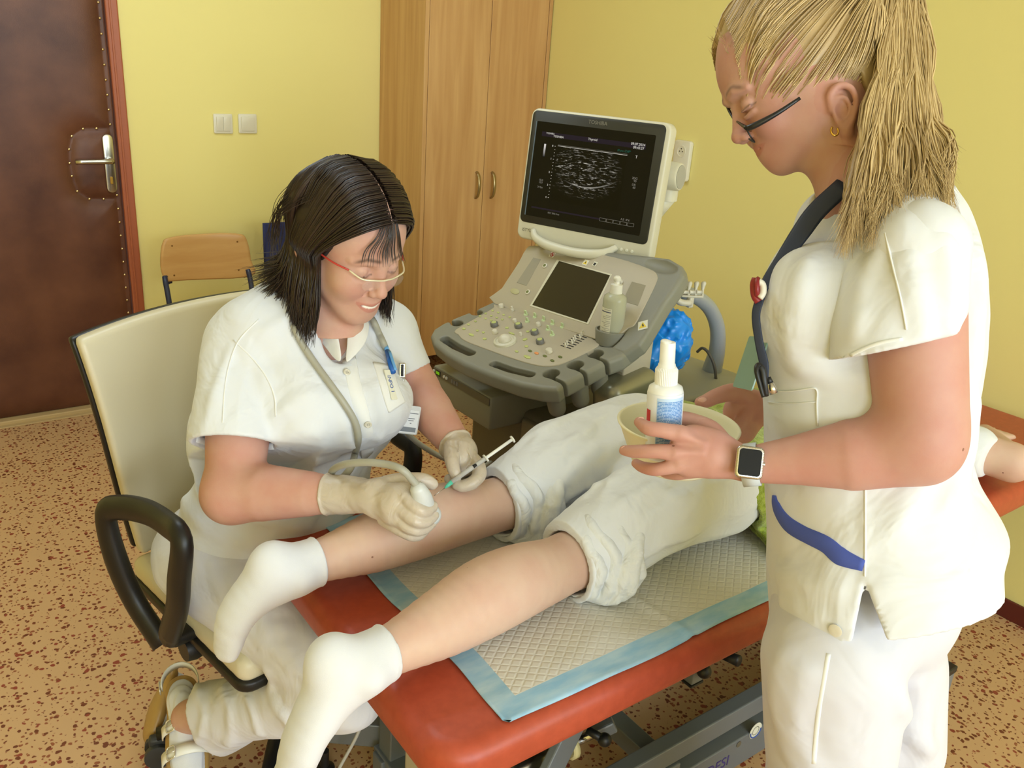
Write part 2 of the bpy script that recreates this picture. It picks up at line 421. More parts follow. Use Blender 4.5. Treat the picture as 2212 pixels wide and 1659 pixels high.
b = BM()
for x in (-1.69, -.41): box(b, x-.03, x+.03, YB-.10, YB-.04, WZ0, WZ1, .004)
for z in (WZ0+.03, WZ1-.03): box(b, -1.72, -.38, YB-.10, YB-.04, z-.03, z+.03, .004)
struct('added_window', b, m_wframe)  # unseen window added around the left fill light
m_base = mat('maroon_baseboard', (96, 34, 26), .5)
b = BM(); box(b, XW-.012, XW, YB, YW, 0, .062, .003); struct('baseboard_right', b, m_base)
b = BM(); box(b, DX1+.05, XW-.012, YW-.012, YW, 0, .062, .003); struct('baseboard_back', b, m_base)

# ---- padded leather door
m_lea = mat('brown_quilted_leatherette', (104, 62, 40), .42, spec=.45)
color_noise(m_lea, 5, (78, 40, 24), (116, 72, 50), lo=.3, hi=.7, detail=6); noise_bump(m_lea, 260, .25, .001)
yd = YW-.008
col = [(215.4, 27), (217.5, 56), (221, 86), (224, 115), (226.5, 143), (228.5, 171), (231.5, 198), (234.5, 225), (237.5, 252), (239.5, 278), (241.5, 303), (244, 327), (247.5, 355), (250, 380), (252.5, 406), (255.5, 428), (258, 453), (259.5, 476), (262, 499), (264, 521), (266, 547), (267.5, 572), (269.5, 597), (271.5, 622)]
cx = [P(p[0], p[1], y=yd)[0] for p in col]; xcol = float(np.mean(cx)); dz = .052
studs = [(xcol, 0.08+i*.0545) for i in range(36)] + [(xcol+.042, 0.08+i*.0545) for i in range(36)]
ush = [(558, 740), (480, 743), (415, 785), (400, 861), (403, 940), (416, 1015), (447, 1102), (517, 1147), (599, 1147)]
U = [P(a/2.665, b_/2.665, y=yd) for a, b_ in ush]; studs_u = [(p[0], p[2]) for p in U]
pathU = np.array([[xcol, U[0][2]]]+[[a, b_] for a, b_ in studs_u]+[[xcol, U[-1][2]]])
def pad_depth(x, z):
    d1 = abs(x-xcol); d1 = d1 if d1 > 0 else 0; d2 = 9
    for a, b_ in zip(pathU[:-1], pathU[1:]):
        ab = b_-a; t = max(0, min(1, ((x-a[0])*ab[0]+(z-a[1])*ab[1])/(ab@ab))); d2 = min(d2, math.hypot(x-a[0]-ab[0]*t, z-a[1]-ab[1]*t))
    e = min(x-DX0-.004, DX1-.004-x, z-.02, 2.0-z); e2 = abs(x-(xcol+.042))
    q = min(d1, d2, e2 if x > xcol else 9, max(e, 0))
    return .020*(1-math.exp(-q/.030))
b = BM(); nx_, nz_ = 120, 240; g = []
for i in range(nx_+1):
    x = DX0+.006+(DX1-DX0-.012)*(i/nx_)
    g.append([b.verts.new((x, YW+.004-pad_depth(x, .02+1.985*k/nz_), .022+1.98*k/nz_)) for k in range(nz_+1)])
for i in range(nx_):
    for k in range(nz_): b.faces.new((g[i][k], g[i][k+1], g[i+1][k+1], g[i+1][k]))
door = tag(obj('door_1', b, m_lea, None, True, loc=((DX0+DX1)/2, YW, 0)), kind='structure')
for q in door.data.polygons:
    pass
m_stud = mat('brass_studs', (205, 180, 130), .25, metal=1)
b = BM(); box(b, DX0+.006, DX1-.006, YW+.006, YW+.045, .022, 2.0); obj('door_leaf', b, m_lea, door)
b = BM(); bmesh.ops.create_icosphere(b, subdivisions=2, radius=.0050); me_st = bpy.data.meshes.new('stud'); b.to_mesh(me_st); b.free(); me_st.materials.append(m_stud)
for x, z in [q for q in studs if q[1] < 1.75]+studs_u:
    o = bpy.data.objects.new('stud', me_st); COL.objects.link(o); o.parent = door; o.scale = (1, .6, 1); o.location = (x-LOC[door.name][0], YW-.002-LOC[door.name][1], z-LOC[door.name][2])
m_chrome = mat('satin_chrome', (200, 198, 190), .22, metal=1)
hx, hz = P(236, 353, y=yd)[0], P(236, 353, y=yd)[2]
Mh = frame((hx, YW-.012, hz), (1, 0, 0), (0, 0, 1))
b = BM(); prism(b, rrect(-.019, .019, -.112, .112, .018), -.002, .009, Mh, .003); hp = obj('handle_plate', b, m_chrome, door, auto=40)
hy = P(230, 345, y=yd)[2]
b = BM(); lathe(b, [(.013, -.002), (.011, .045)], 16, frame((hx, YW-.02, hy), (1, 0, 0), (0, 0, 1)))
tube(b, [(hx, YW-.062, hy), (hx-.03, YW-.066, hy), (hx-.13, YW-.064, hy-.001)], [.0105, .010, .0095], 12, 4); obj('lever_handle', b, m_chrome, hp, True)
m_brass = mat('brass_keyhole', (190, 150, 70), .3, metal=1)
b = BM(); box(b, hx-.005, hx+.005, YW-.026, YW-.02, hz-.078, hz-.050, .002); obj('lock_cylinder', b, m_brass, hp)
m_frame = mat('terracotta_door_frame', (170, 92, 58), .4)
b = BM()
for x0, x1 in ((DX1-.003, DX1+.042), (DX0-.042, DX0+.003)):
    box(b, x0, x1, YW-.016, YW+.05, 0, DZ+.04, .005); box(b, x0+.012, x0+.020, YW-.020, YW, 0, DZ+.04, .002)
box(b, DX0-.042, DX1+.042, YW-.0155, YW+.05, DZ-.002, DZ+.042, .005); tag(obj('trim_1', b, m_frame, None), kind='structure')
m_thr = mat('beige_threshold', (196, 168, 120), .5)
b = BM(); box(b, DX0, DX1, YW-.035, YW+.05, 0, .020, .004); box(b, DX0, DX1, YW-.060, YW-.030, 0, .006, .002); tag(obj('trim_2', b, m_thr, None), kind='structure')

# ---- light switches and socket
m_sw = mat('white_switch_plastic', (232, 226, 205), .35)
for px, lab, nrock in ((481, 'white square double rocker light switch beside the padded door', 2), (534, 'white square single rocker light switch nearer the wardrobe', 1)):
    c = P(px, 267, y=YW); t = thing('light_switch', lab, 'light switch', (c[0], YW, c[2]-.04), 'white light switches on the yellow wall')
    M = frame((c[0], YW, c[2]), (1, 0, 0), (0, 0, 1))
    b = BM(); prism(b, rrect(-.040, .040, -.040, .040, .006), 0, .009, M, .004); obj('plate', b, m_sw, t, auto=40)
    w = .029
    for k in range(nrock):
        x0 = -w+k*(2*w/nrock); x1 = x0+2*w/nrock-.0008; b = BM(); prism(b, rrect(x0, x1, -w, w, .003), .006, .0135, M @ Matrix.Rotation(math.radians(3), 4, 'X'), .0015); obj('rocker', b, m_sw, t, auto=40)
c = P(1477, 347, x=XW); t = thing('wall_socket', 'white double power socket on the wall behind the monitor', 'power socket', (XW, c[1], c[2]-.075))
M = frame((XW, c[1], c[2]), (0, -1, 0), (0, 0, 1))
b = BM(); prism(b, rrect(-.043, .043, -.078, .078, .012), 0, .022, M, .006); pl = obj('plate', b, m_sw, t, auto=40)
m_dk = mat('dark_hole', (40, 36, 30), .6)
for zc in (.036, -.036):
    b = BM(); lathe(b, [(.0235, .021), (.0235, .0235), (.019, .0235), (.018, .0225), (0.001, .0225)], 24, M @ Matrix.Translation((0, zc, 0)), caps=False); s_ = obj('outlet', b, m_sw, t, auto=40)
    b = BM()
    for xx, yy in ((-.008, 0), (.008, 0), (0, .010)): lathe(b, [(.0025, .0222), (.0025, .0235)], 8, M @ Matrix.Translation((xx, zc+yy, 0)))
    obj('pin_hole', b, m_dk, s_)

# ---- wardrobe
def wood(name, c1, c2, sc=(1, 1, 1), rough=.42):
    m = mat(name, c1, rough, spec=.4)
    v = coords(m, 'Object', sc); n = N(m, 'ShaderNodeTexNoise'); n.inputs['Scale'].default_value = 3.2; n.inputs['Detail'].default_value = 8; n.inputs['Distortion'].default_value = .4; L(m, v, n.inputs['Vector'])
    L(m, ramp(m, n.outputs['Fac'], [(.28, c1), (.5, tuple((a+b)/2 for a, b in zip(c1, c2))), (.72, c2)]), bsdf(m).inputs['Base Color'])
    return m
m_ward = wood('beech_laminate', (212, 168, 112), (190, 142, 88), (9, 9, .55))
X0, X1, Y0 = 1.943, XW-.004, 3.310
WT, WB = 2.30, .155
wt = thing('wardrobe', 'tall two-door beech wardrobe in the corner behind the ultrasound machine', 'wardrobe', ((X0+X1)/2, (Y0+YW)/2, 0))
g1, g2, g3 = P(929, 0, y=Y0)[0], P(1065, 0, y=Y0)[0], P(1189.3, 0, y=Y0)[0]
b = BM(); box(b, X0, X0+.019, Y0, YW-.002, WB, WT, .001); box(b, X1-.019, X1, Y0, YW-.002, WB, WT, .001)
box(b, X0+.019, X1-.019, Y0+.02, YW-.002, WB, WB+.02); box(b, X0+.019, X1-.019, Y0+.02, YW-.002, WT-.02, WT); box(b, X0+.019, X1-.019, YW-.012, YW-.004, WB, WT); obj('carcass', b, m_ward, wt)
m_hand = mat('bronze_nickel_handle', (168, 150, 112), .3, metal=.9)
for k, (a, c) in enumerate(((X0+.0215, g2-.0012), (g2+.0012, X1-.0215))):
    b = BM(); box(b, a, c, Y0+.001, Y0+.019, WB+.002, WT-.003, .001); d = obj('door', b, m_ward, wt)
    px = (1029, 1062)[k]; hp = P(px, 400, y=Y0); b = BM()
    tube(b, [(hp[0], Y0+.001, hp[2]+.060), (hp[0], Y0-.017, hp[2]+.045), (hp[0], Y0-.026, hp[2]), (hp[0], Y0-.017, hp[2]-.045), (hp[0], Y0+.001, hp[2]-.060)], [.008]*5, 10, 5, flat=.5, up=(0, 1, 0)); obj('door_handle', b, m_hand, d, True)
m_leg = mat('pale_grey_feet', (188, 180, 165), .5)
for x in (X0+.035, X1-.04):
    for y in (Y0+.04, YW-.05):
        b = BM(); box(b, x-.02, x+.02, y-.02, y+.02, 0, WB, .002); obj('foot', b, m_leg, wt)

# ---- plywood chair against the wall
m_ply = wood('varnished_plywood', (216, 172, 112), (202, 154, 94), (.8, 9, 9), .3)
m_blue = mat('dark_blue_steel_tube', (40, 48, 78), .35, spec=.5)
m_bluefab = mat('dark_blue_fabric', (44, 50, 96), .85)
def chair(name, label, yb, xa, xb, zt, zb, m_back, rr, seatm):
    """chair with its back near the wall, seat towards the room"""
    t = thing(name, label, 'chair', ((xa+xb)/2, yb-.22, 0)); cxm = (xa+xb)/2; w = xb-xa
    # back panel: curved slab
    poly = [(-w*.47, -(zt-zb)/2+.01), (w*.47, -(zt-zb)/2+.0), (w*.5, -(zt-zb)*.1), (w*.46, (zt-zb)*.36), (w*.36, (zt-zb)*.475), (0, (zt-zb)/2), (-w*.36, (zt-zb)*.475), (-w*.46, (zt-zb)*.36), (-w*.5, -(zt-zb)*.1)] if rr else [(-w/2, -(zt-zb)/2), (w/2, -(zt-zb)/2), (w/2, (zt-zb)/2), (-w/2, (zt-zb)/2)]
    if rr: poly = [tuple(p[:2]) for p in catmull([np.array(p) for p in poly+[poly[0]]], 4)[:-1]]
    b = BM(); n = len(poly); f_ = []; bk = []
    fine = []
    for th, lst in ((-.0055, f_), (.0055, bk)):
        cen = b.verts.new((cxm, yb+th+.020, (zt+zb)/2))
        R1 = []
        for s in (.33, .66, .93, 1.):
            e = .0025 if s == 1. else 0
            R1.append([b.verts.new((cxm+p[0]*s, yb+(th-math.copysign(e, th))+.020*(1-(2*p[0]*s/w)**2)+.10*((zb+zt)/2-(zb+zt)/2), (zt+zb)/2+p[1]*s)) for p in poly])
        for j in range(n): b.faces.new((cen, R1[0][j], R1[0][(j+1) % n]))
        for a_, c_ in zip(R1[:-1], R1[1:]):
            for j in range(n): b.faces.new((a_[j], c_[j], c_[(j+1) % n], a_[(j+1) % n]))
        lst.append(R1[-1])
    for j in range(n): b.faces.new((f_[0][j], f_[0][(j+1) % n], bk[0][(j+1) % n], bk[0][j]))
    obj('backrest', b, m_back, t, True)
    b = BM(); M = frame((cxm, yb-.22, .445), (1, 0, 0), (0, 1, .03)); prism(b, rrect(-.20, .20, -.20, .19, .05), -.006, .006, M, .003); obj('seat', b, seatm, t, auto=40)
    for s in (-1, 1):
        x = cxm+s*(w/2-.035); xs = cxm+s*.17
        b = BM(); tube(b, [(x, yb+.016, zt-.07), (x, yb+.018, zb), (xs, yb-.0, .60), (xs, yb-.04, .44), (xs, yb+.05, .02), (xs, yb+.05, 0)], .0105, 10, 4); obj('rear_leg', b, m_blue, t, True)
        b = BM(); tube(b, [(xs, yb-.04, .435), (xs, yb-.36, .435), (xs, yb-.40, .40), (xs, yb-.42, .0)], .0105, 10, 4); obj('front_leg', b, m_blue, t, True)
    for yr in (.30, .06): b = BM(); tube(b, [(cxm-.17, yb-yr, .432), (cxm+.17, yb-yr, .432)], .010, 10); obj('seat_rail', b, m_blue, t, True)
    if rr:
        for sx_ in (-.36, .36):
            for sz_ in (.3, -.33): b = BM(); lathe(b, [(.004, -.0), (.0035, .002)], 10, frame((cxm+w*sx_, yb-.0055+.020*(1-(2*sx_)**2), (zt+zb)/2+(zt-zb)*sz_), (1, 0, 0), (0, 0, 1))); obj('rivet', b, mat('brass_rivet', (150, 110, 60), .4, metal=.8), t)
    return t
yb = 3.50
a_, c_ = P(345, 555, y=yb), P(541, 555, y=yb); zt_, zb_ = P(440, 507, y=yb)[2], P(450, 606, y=yb)[2]
chair('plywood_chair', 'plywood-backed chair with dark blue tube legs against the yellow wall', yb, a_[0], c_[0], zt_, zb_, m_ply, True, m_ply)
a2 = P(568, 500, y=yb)
chair('upholstered_chair', 'dark blue chair mostly hidden behind the seated woman\'s dark hair', yb, a2[0], a2[0]+.42, P(568, 482, y=yb)[2], P(568, 522, y=yb)[2]-.12, m_bluefab, False, m_bluefab)

b = BM(); box(b, -.05, 1.15, 2.07, 2.63, 2.67, ZC, .01); cl_ = obj('added_fill_fixture', b, mat('white_fill_housing', (236, 236, 232), .5)); tag(cl_, 'added white rectangular fill-light housing on the ceiling above the wooden chairs', 'ceiling lamp')  # made-up fixture, out of view, for the overhead fill
# ================================================================== ULTRASOUND MACHINE
m_grey = mat('grey_machine_plastic', (138, 137, 126), .5); noise_bump(m_grey, 900, .15, .0006)
m_beige = mat('warm_grey_panel_plastic', (186, 176, 156), .5); noise_bump(m_beige, 900, .12, .0005)
m_pale = mat('pale_ivory_monitor_plastic', (218, 214, 194), .4)
m_dkg = mat('dark_brown_grey_housing', (104, 96, 80), .6)
m_silv = mat('silver_fender', (150, 148, 128), .35, metal=.5)
m_black = mat('black_plastic', (20, 20, 20), .45)
m_darkbez = mat('charcoal_bezel', (44, 44, 36), .5)
m_knobw = mat('white_knob', (222, 216, 200), .4)
m_knobg = mat('grey_knob', (120, 118, 116), .45)
m_btn = mat('yellow_green_lit_button', (196, 204, 130), .5)
m_btno = mat('orange_button', (240, 160, 100), .5)
m_btnd = mat('olive_button', (110, 118, 60), .5)
m_tog = mat('pale_green_toggle', (206, 222, 178), .45)
m_screen = mat('touch_screen_glass', (46, 40, 26), .12, spec=.6)
m_lbl = mat('white_sticker', (232, 230, 214), .5); m_yel = mat('warning_yellow', (236, 206, 40), .5); m_ink = mat('black_print', (24, 22, 20), .6); m_red = mat('red_print', (176, 40, 34), .5)
m_tube = mat('blue_grey_cart_tube', (166, 172, 176), .3, metal=.2)
yaw = -1.504; E1 = np.array([math.cos(yaw), math.sin(yaw), 0]); E2 = np.array([-math.sin(yaw), math.cos(yaw), 0]); EZ = np.array([0, 0, 1.])
CF = np.array([1.160, 1.609, .813])
A1 = unit(E2*.194+EZ*.060); N1 = np.cross(E1, A1); A2 = unit(E2*.171+EZ*.185); N2 = np.cross(E1, A2)
CM = CF+E2*.194+EZ*.060
def isect(px, py, o, n):
    v = FW + RT*(px-1106.)/FPX - UP*(py-829.5)/FPX; return CAM+v*(((o-CAM)@n)/(v@n))
def c1(px, py, off=0.): p = isect(px, py, CF+N1*off, N1)-CF; return np.array([p@E1, p@A1])
def c2(px, py, off=0.): p = isect(px, py, CM+N2*off, N2)-CM; return np.array([p@E1, p@A2])
def w1(u, v, n=0.): return CF+E1*u+A1*v+N1*n
def w2(u, v, n=0.): return CM+E1*u+A2*v+N2*n
F1 = frame(CF, E1, A1); F2 = frame(CM, E1, A2)
usm = thing('ultrasound_machine', 'grey ultrasound machine on a cart with a tilted keyboard, touch panel and monitor', 'ultrasound machine', (1.62, 1.62, 0))

def poly2d(pts, X, Y):
    """signed distance to a polygon on a sparse grid"""
    pts = np.array(pts, float); d = None; sgn = np.ones(np.broadcast(X, Y).shape, bool); n = len(pts)
    for i in range(n):
        a, b_ = pts[i], pts[i-1]; e = b_-a; wx = X-a[0]; wy = Y-a[1]; t = np.clip((wx*e[0]+wy*e[1])/(e@e), 0, 1)
        q = (wx-e[0]*t)**2+(wy-e[1]*t)**2; d = q if d is None else np.minimum(d, q)
        c = np.array([(Y >= a[1]) & True, Y < b_[1], (e[0]*wy > e[1]*wx)], dtype=object)
        k1 = (Y >= a[1]); k2 = (Y < b_[1]); k3 = (e[0]*wy > e[1]*wx)
        allc = k1 & k2 & k3; nonec = (~k1) & (~k2) & (~k3); sgn = np.where(allc | nonec, ~sgn, sgn)
    return np.sqrt(d)*np.where(sgn, 1, -1)
def slab(S, pts, z0, z1, rad=.006, k=.004, op='add'):
    sl = S._sl(S.lo, S.lo+S.h*S.n, 0); X, Y, Z = S._pts(sl); D = poly2d(pts, X, Y)
    a = D+rad; c = np.abs(Z-(z0+z1)/2)-(z1-z0)/2+rad
    S._op(sl, (np.sqrt(np.maximum(a, 0)**2+np.maximum(c, 0)**2)+np.minimum(np.maximum(a, c), 0)-rad).astype(np.float32), k, op)
def smooth_poly(pts, sub=5):
    pts = [np.array(p) for p in pts]; n = len(pts); out = []
    for i in range(n):
        p0, p1, p2, p3 = pts[i-1], pts[i], pts[(i+1) % n], pts[(i+2) % n]
        for k in range(sub):
            t = k/sub; out.append(.5*((2*p1)+(-p0+p2)*t+(2*p0-5*p1+4*p2-p3)*t*t+(-p0+3*p1-3*p2+p3)*t**3))
    return out
def xfm(VQ, M):
    V, Q = VQ; M = np.array(M); return V@M[:3, :3].T+M[:3, 3], Q

# --- grey keyboard surround with hand slots, probe notches and cup holders
out1 = [(1065, 650), (1026, 668), (985, 684), (955, 698), (936, 710), (929, 723), (936, 741), (962, 762), (998, 783), (1060, 808), (1120, 828), (1170, 838), (1205, 840), (1219, 828), (1262, 806), (1308, 782), (1345, 768), (1380, 742), (1345, 700)]
o1 = [c1(*p) for p in out1]
lo = np.min(o1, 0); hi = np.max(o1, 0)
S = Sdf((lo[0]-.04, lo[1]-.04, -.14), (hi[0]+.04, hi[1]+.06, .03), .0024)
slab(S, o1[::1], -.045, 0, .012)
for a, b_, r in (((960, 731), (1017, 762), .0125), ((1067, 785), (1146, 808), .0115)):
    a, b_ = c1(*a), c1(*b_); m_ = (a+b_)/2+np.array([0, -.004]); S.tube([(*a, z) for z in ()] or [(a[0], a[1], -.02), (m_[0], m_[1], -.02), (b_[0], b_[1], -.02)], r, k=.006, op='sub')
    for z in (-.055, -.035, -.005, .01): S.tube([(a[0], a[1], z), (m_[0], m_[1], z), (b_[0], b_[1], z)], r, k=.005, op='sub')
holes = [(1191, 806), (1243, 787), (1286, 763)]
for hxp in holes:
    q = c1(*hxp)
    S.cone((q[0], q[1], -.10), (q[0], q[1], -.03), .0215, .0255, k=.008)
    S.cone((q[0], q[1], -.075), (q[0], q[1], .03), .0165, .0215, k=.003, op='sub')
    S.box((q[0]+.03, q[1]-.012, -.01), (.03, .0050, .036), .002, .003, 'sub')
for hxp in ((987, 697), (1029, 674)):
    q = c1(*hxp); S.ell((q[0], q[1], -.01), (.020, .015, .05), k=.005, op='sub'); S.box((q[0]-.025, q[1]-.004, -.02), (.022, .006, .06), .002, .003, 'sub')
BCUP = w1(*c1(1319, 732)); BCUP[2] += .012
q = np.array([(BCUP-CF)@E1, (BCUP-CF)@A1]); S.cone((q[0], q[1], -.2), (q[0], q[1], .2), .042, .042, k=.002, op='sub')
VQa = xfm(S.mesh('keyboard'), F1)
build('keyboard_surround', VQa, m_grey, usm)
# --- upper wing (grey) on the steep plane
out2 = [(1060, 652), (1086, 618), (1112, 582), (1128, 550), (1150, 530), (1200, 528), (1300, 540), (1400, 550), (1445, 556), (1472, 572), (1476, 592), (1462, 618), (1435, 655), (1392, 728), (1380, 745), (1345, 768)]
o2 = [c2(*p) for p in out2]; lo = np.min(o2, 0); hi = np.max(o2, 0)
S = Sdf((lo[0]-.03, lo[1]-.09, -.08), (hi[0]+.03, hi[1]+.03, .03), .0026)
slab(S, o2, -.045, 0, .012)
q = c2(1428, 574); S.ell((q[0], q[1], .002), (.052, .020, .012), k=.004, op='sub')
qa = np.array([(BCUP-CM)@E1, (BCUP-CM)@A2, (BCUP-CM)@N2]); ax_ = np.array([0, EZ@A2, EZ@N2]); S.cone(qa-ax_*.2, qa+ax_*.2, .042, .042, k=.002, op='sub')
build('console_wing', xfm(S.mesh('wing'), F2), m_grey, usm)
# --- warm grey face panels
kp = [(984, 712), (990, 722), (1004, 735), (1050, 753), (1100, 771), (1150, 786), (1185, 790), (1220, 782), (1291, 747), (1286, 735), (1255, 722), (1200, 702), (1150, 684), (1100, 667), (1068, 657), (1066, 664), (1040, 680)]
pp = [c1(*p, .003) for p in kp]; pp = smooth_poly(pp, 3)
def face_prism(poly, F, z0, z1, bev):
    b = BM(); A = np.array(poly); area2 = sum(A[i-1][0]*A[i][1]-A[i][0]*A[i-1][1] for i in range(len(A)))
    prism(b, [tuple(p) for p in (poly if area2 > 0 else poly[::-1])], z0, z1, F, bev); return b
obj('keyboard_face', face_prism(pp, F1, -.01, .003, .002), m_beige, usm, auto=50)
up_ = [(1066, 660), (1067, 648), (1084, 622), (1120, 570), (1140, 535), (1155, 528), (1240, 536), (1330, 552), (1405, 580), (1419, 592), (1416, 612), (1390, 665), (1370, 700), (1358, 708), (1330, 702), (1200, 668), (1120, 660 if False else 668)]
up_ = [(1067, 655), (1084, 622), (1118, 570), (1136, 538), (1156, 530), (1240, 540), (1330, 556), (1402, 580), (1419, 594), (1415, 614), (1390, 665), (1371, 700), (1357, 708), (1330, 726), (1290, 733)]
u2 = [c2(*p, .003) for p in up_]
obj('touch_panel_face', face_prism(smooth_poly(u2, 3), F2, -.012, .003, .002), m_beige, usm, auto=50)
ts = [c2(*p, .004) for p in ((1208, 564), (1318, 595), (1268, 697), (1150, 659))]
b = face_prism(ts, F2, .001, .0055, .001); obj('touch_screen', b, m_screen, usm)
tsb = [c2(*p, .004) for p in ((1203, 561), (1322, 592), (1271, 701), (1144, 661))]
b = face_prism(tsb, F2, .000, .0045, .001); obj('touch_screen_frame', b, m_pale, usm)
for poly in (((1152, 556), (1168, 560), (1137, 617), (1116, 610)), ((1365, 608), (1395, 616), (1378, 660), (1345, 650))):
    b = face_prism([c2(*p, .004) for p in poly], F2, .001, .0038, .0005); obj('speaker_grille', b, mat('speaker_mesh', (160, 153, 134), .7), usm)

# --- knobs, keys, toggles, sliders
def at1(px, py): q = c1(px, py, .004); return F1 @ Matrix.Translation((q[0], q[1], .003))
def at2(px, py): q = c2(px, py, .004); return F2 @ Matrix.Translation((q[0], q[1], .003))
b = BM(); M = at1(1091, 738); lathe(b, [(.030, 0), (.029, .006), (.024, .0085), (.022, .006), (.0, .006)], 32, M, caps=False); tbr = obj('trackball_ring', b, m_pale, usm, auto=40)
b = BM(); r = bmesh.ops.create_uvsphere(b, u_segments=24, v_segments=16, radius=.0175); xf(b, r['verts'], M @ Matrix.Translation((0, 0, .004))); obj('trackball', b, m_knobw, tbr, True)
for px, py in ((1068, 703), (1120, 706), (1155, 720), (1167, 740)):
    b = BM(); lathe(b, [(.0105, 0), (.0105, .009), (.0095, .0105), (.0, .0105)], 24, at1(px, py), caps=False); kn = obj('dial', b, m_knobg, usm, auto=40)
    b = BM(); lathe(b, [(.0065, .0105), (.0065, .0118), (0, .0118)], 16, at1(px, py), caps=False); obj('dial_cap', b, m_btn, kn, auto=40)
for px, py, r in ((1083, 663, .0075), (1112, 695, .006), (1163, 703, .0065), (1069, 719, .0075), (1186, 760, .009), (1125, 724, .004)):
    b = BM(); lathe(b, [(r, 0), (r*.95, .008), (r*.8, .0095), (0, .0095)], 20, at1(px, py), caps=False); obj('knob', b, m_knobw, usm, auto=40)
b = BM(); lathe(b, [(.0045, 0), (.0045, .007), (.003, .008), (.003, .014), (0, .014)], 14, at1(1107, 671), caps=False); obj('knob', b, m_knobw, usm, auto=40)
for px, py in ((1136, 679), (1156, 684), (1175, 691), (1194, 699), (1215, 706), (1139, 694), (1184, 711), (1193, 723)):
    b = BM(); M = at1(px, py); lathe(b, [(.007, 0), (.006, .0025), (0, .0025)], 16, M, caps=False); box(b, -.0045, .0045, -.0012, .0022, .002, .0125, .0012, M); obj('toggle_key', b, m_tog, usm, auto=40)
def oval(px, py, a, r, m, name='button', h=.0022, F=at1):
    b = BM(); prism(b, [(a*math.cos(t), r*math.sin(t)) for t in np.linspace(0, 2*math.pi, 20, endpoint=False)], 0, h, F(px, py), .0008); return obj(name, b, m, usm, auto=40)
for px, py, a, r in ((1002, 710, .0062, .0042), (1012, 701, .005, .0035), (1027, 694, .0045, .003), (1031, 714, .005, .0035), (1044, 718, .005, .0035), (1018, 723, .0105, .0045), (1047, 732, .006, .0045), (1095, 708, .0055, .0042), (1140, 716, .005, .004), (1137, 748, .0055, .0045), (1116, 759, .006, .0035), (1139, 771, .012, .005), (1105, 720, .012, .0028), (1134, 733, .0055, .0065)):
    oval(px, py, a, r, m_btn)
oval(1159, 763, .0068, .0042, m_btno)
for px, py in ((1177, 769), (1193, 779), (1210, 771), (1145, 758)): oval(px, py, .0065, .0038, m_btnd)
for px, py in ((1064, 671), (1076, 675), (1088, 680), (1101, 685), (1049, 677), (1061, 682), (1073, 686), (1085, 690), (1037, 683), (1049, 688), (1061, 692), (1073, 697)):
    oval(px, py, .0042, .003, m_btn, 'key')
for px, py in ((1177, 574), (1140, 631)):
    o_ = oval(px, py, .0075, .0075, m_knobw, 'round_button', .003, at2); b = BM(); lathe(b, [(.0045, .003), (.0045, .0036), (0, .0036)], 14, at2(px, py), caps=False); obj('button_light', b, m_btnd, o_)
oval(1112, 629, .0185, .0085, mat('oval_badge', (190, 184, 140), .5), 'badge', .0012, at2)
b = BM(); lathe(b, [(.006, 0), (.006, .010), (.004, .012), (0, .012)], 16, at2(1341, 609), caps=False); obj('knob', b, m_knobw, usm, auto=40)
# gain sliders
g0, g1_ = c1(1222, 749, .004), c1(1262, 722, .004); dirg = unit(g1_-g0); nrm = np.array([-dirg[1], dirg[0]])
for k in range(8):
    q = g0+(g1_-g0)*k/7; b = BM(); s_ = .0105; Mq = frame(w1(q[0], q[1], .003), E1*nrm[0]+A1*nrm[1], -(E1*dirg[0]+A1*dirg[1]), N1)
    box(b, -.017, .017, -.0014, .0014, -.001, .0006, 0, Mq); sl_ = obj('slider_slot', b, m_ink, usm)
    b = BM(); off = .004*math.sin(k*2.1); box(b, off-.003, off+.003, -.0024, .0024, 0, .006, .001, Mq); box(b, off-.001, off+.0012, -.0022, .0022, .005, .0125, .0008, Mq); obj('slider', b, m_knobw, sl_, auto=40)
# bottle cup on the right rim
bc = BCUP
b = BM(); lathe(b, [(.0, -.030), (.030, -.030), (.037, -.022), (.040, .012), (.036, .013), (.033, -.018), (0, -.018)], 32, Matrix.Translation(bc), caps=False); obj('bottle_cup', b, m_grey, usm, auto=50)
b = BM(); lathe(b, [(.024, -.09), (.027, -.083), (.028, -.03)], 28, Matrix.Translation(bc)); obj('cup_stem', b, m_grey, usm, auto=50)
def sticker(M, s, tri=True, par=usm, w=1.):
    b = BM(); prism(b, [(-s*w, -s), (s*w, -s), (s*w, s), (-s*w, s)], 0, .0006, M); st = obj('warning_label', b, m_lbl, par)
    if tri:
        b = BM(); prism(b, [(-s*.78, -s*.6), (s*.78, -s*.6), (0, s*.75)], .0006, .0011, M); obj('warning_triangle', b, m_yel, st)
        b = BM(); prism(b, [(-s*.08, -s*.3), (s*.25, -s*.35), (s*.05, s*.35), (-s*.1, s*.3)], .0011, .0014, M); obj('warning_mark', b, m_ink, st)
    return st
q = c2(1265, 567, .004); sticker(F2 @ Matrix.Translation((q[0], q[1], .0035)), .0085)
q = c2(1285, 570, .004); s_ = sticker(F2 @ Matrix.Translation((q[0], q[1], .0035)), .0065, False); b = BM(); Mx = F2 @ Matrix.Translation((q[0], q[1], .0042)); prism(b, [(-.003, -.005), (.003, -.005), (.004, .003), (-.004, .003)], 0, .0004, Mx); obj('warning_mark', b, m_ink, s_)
q = c2(1193, 550, .004); s_ = sticker(F2 @ Matrix.Translation((q[0], q[1], .0035)), .0085, False)
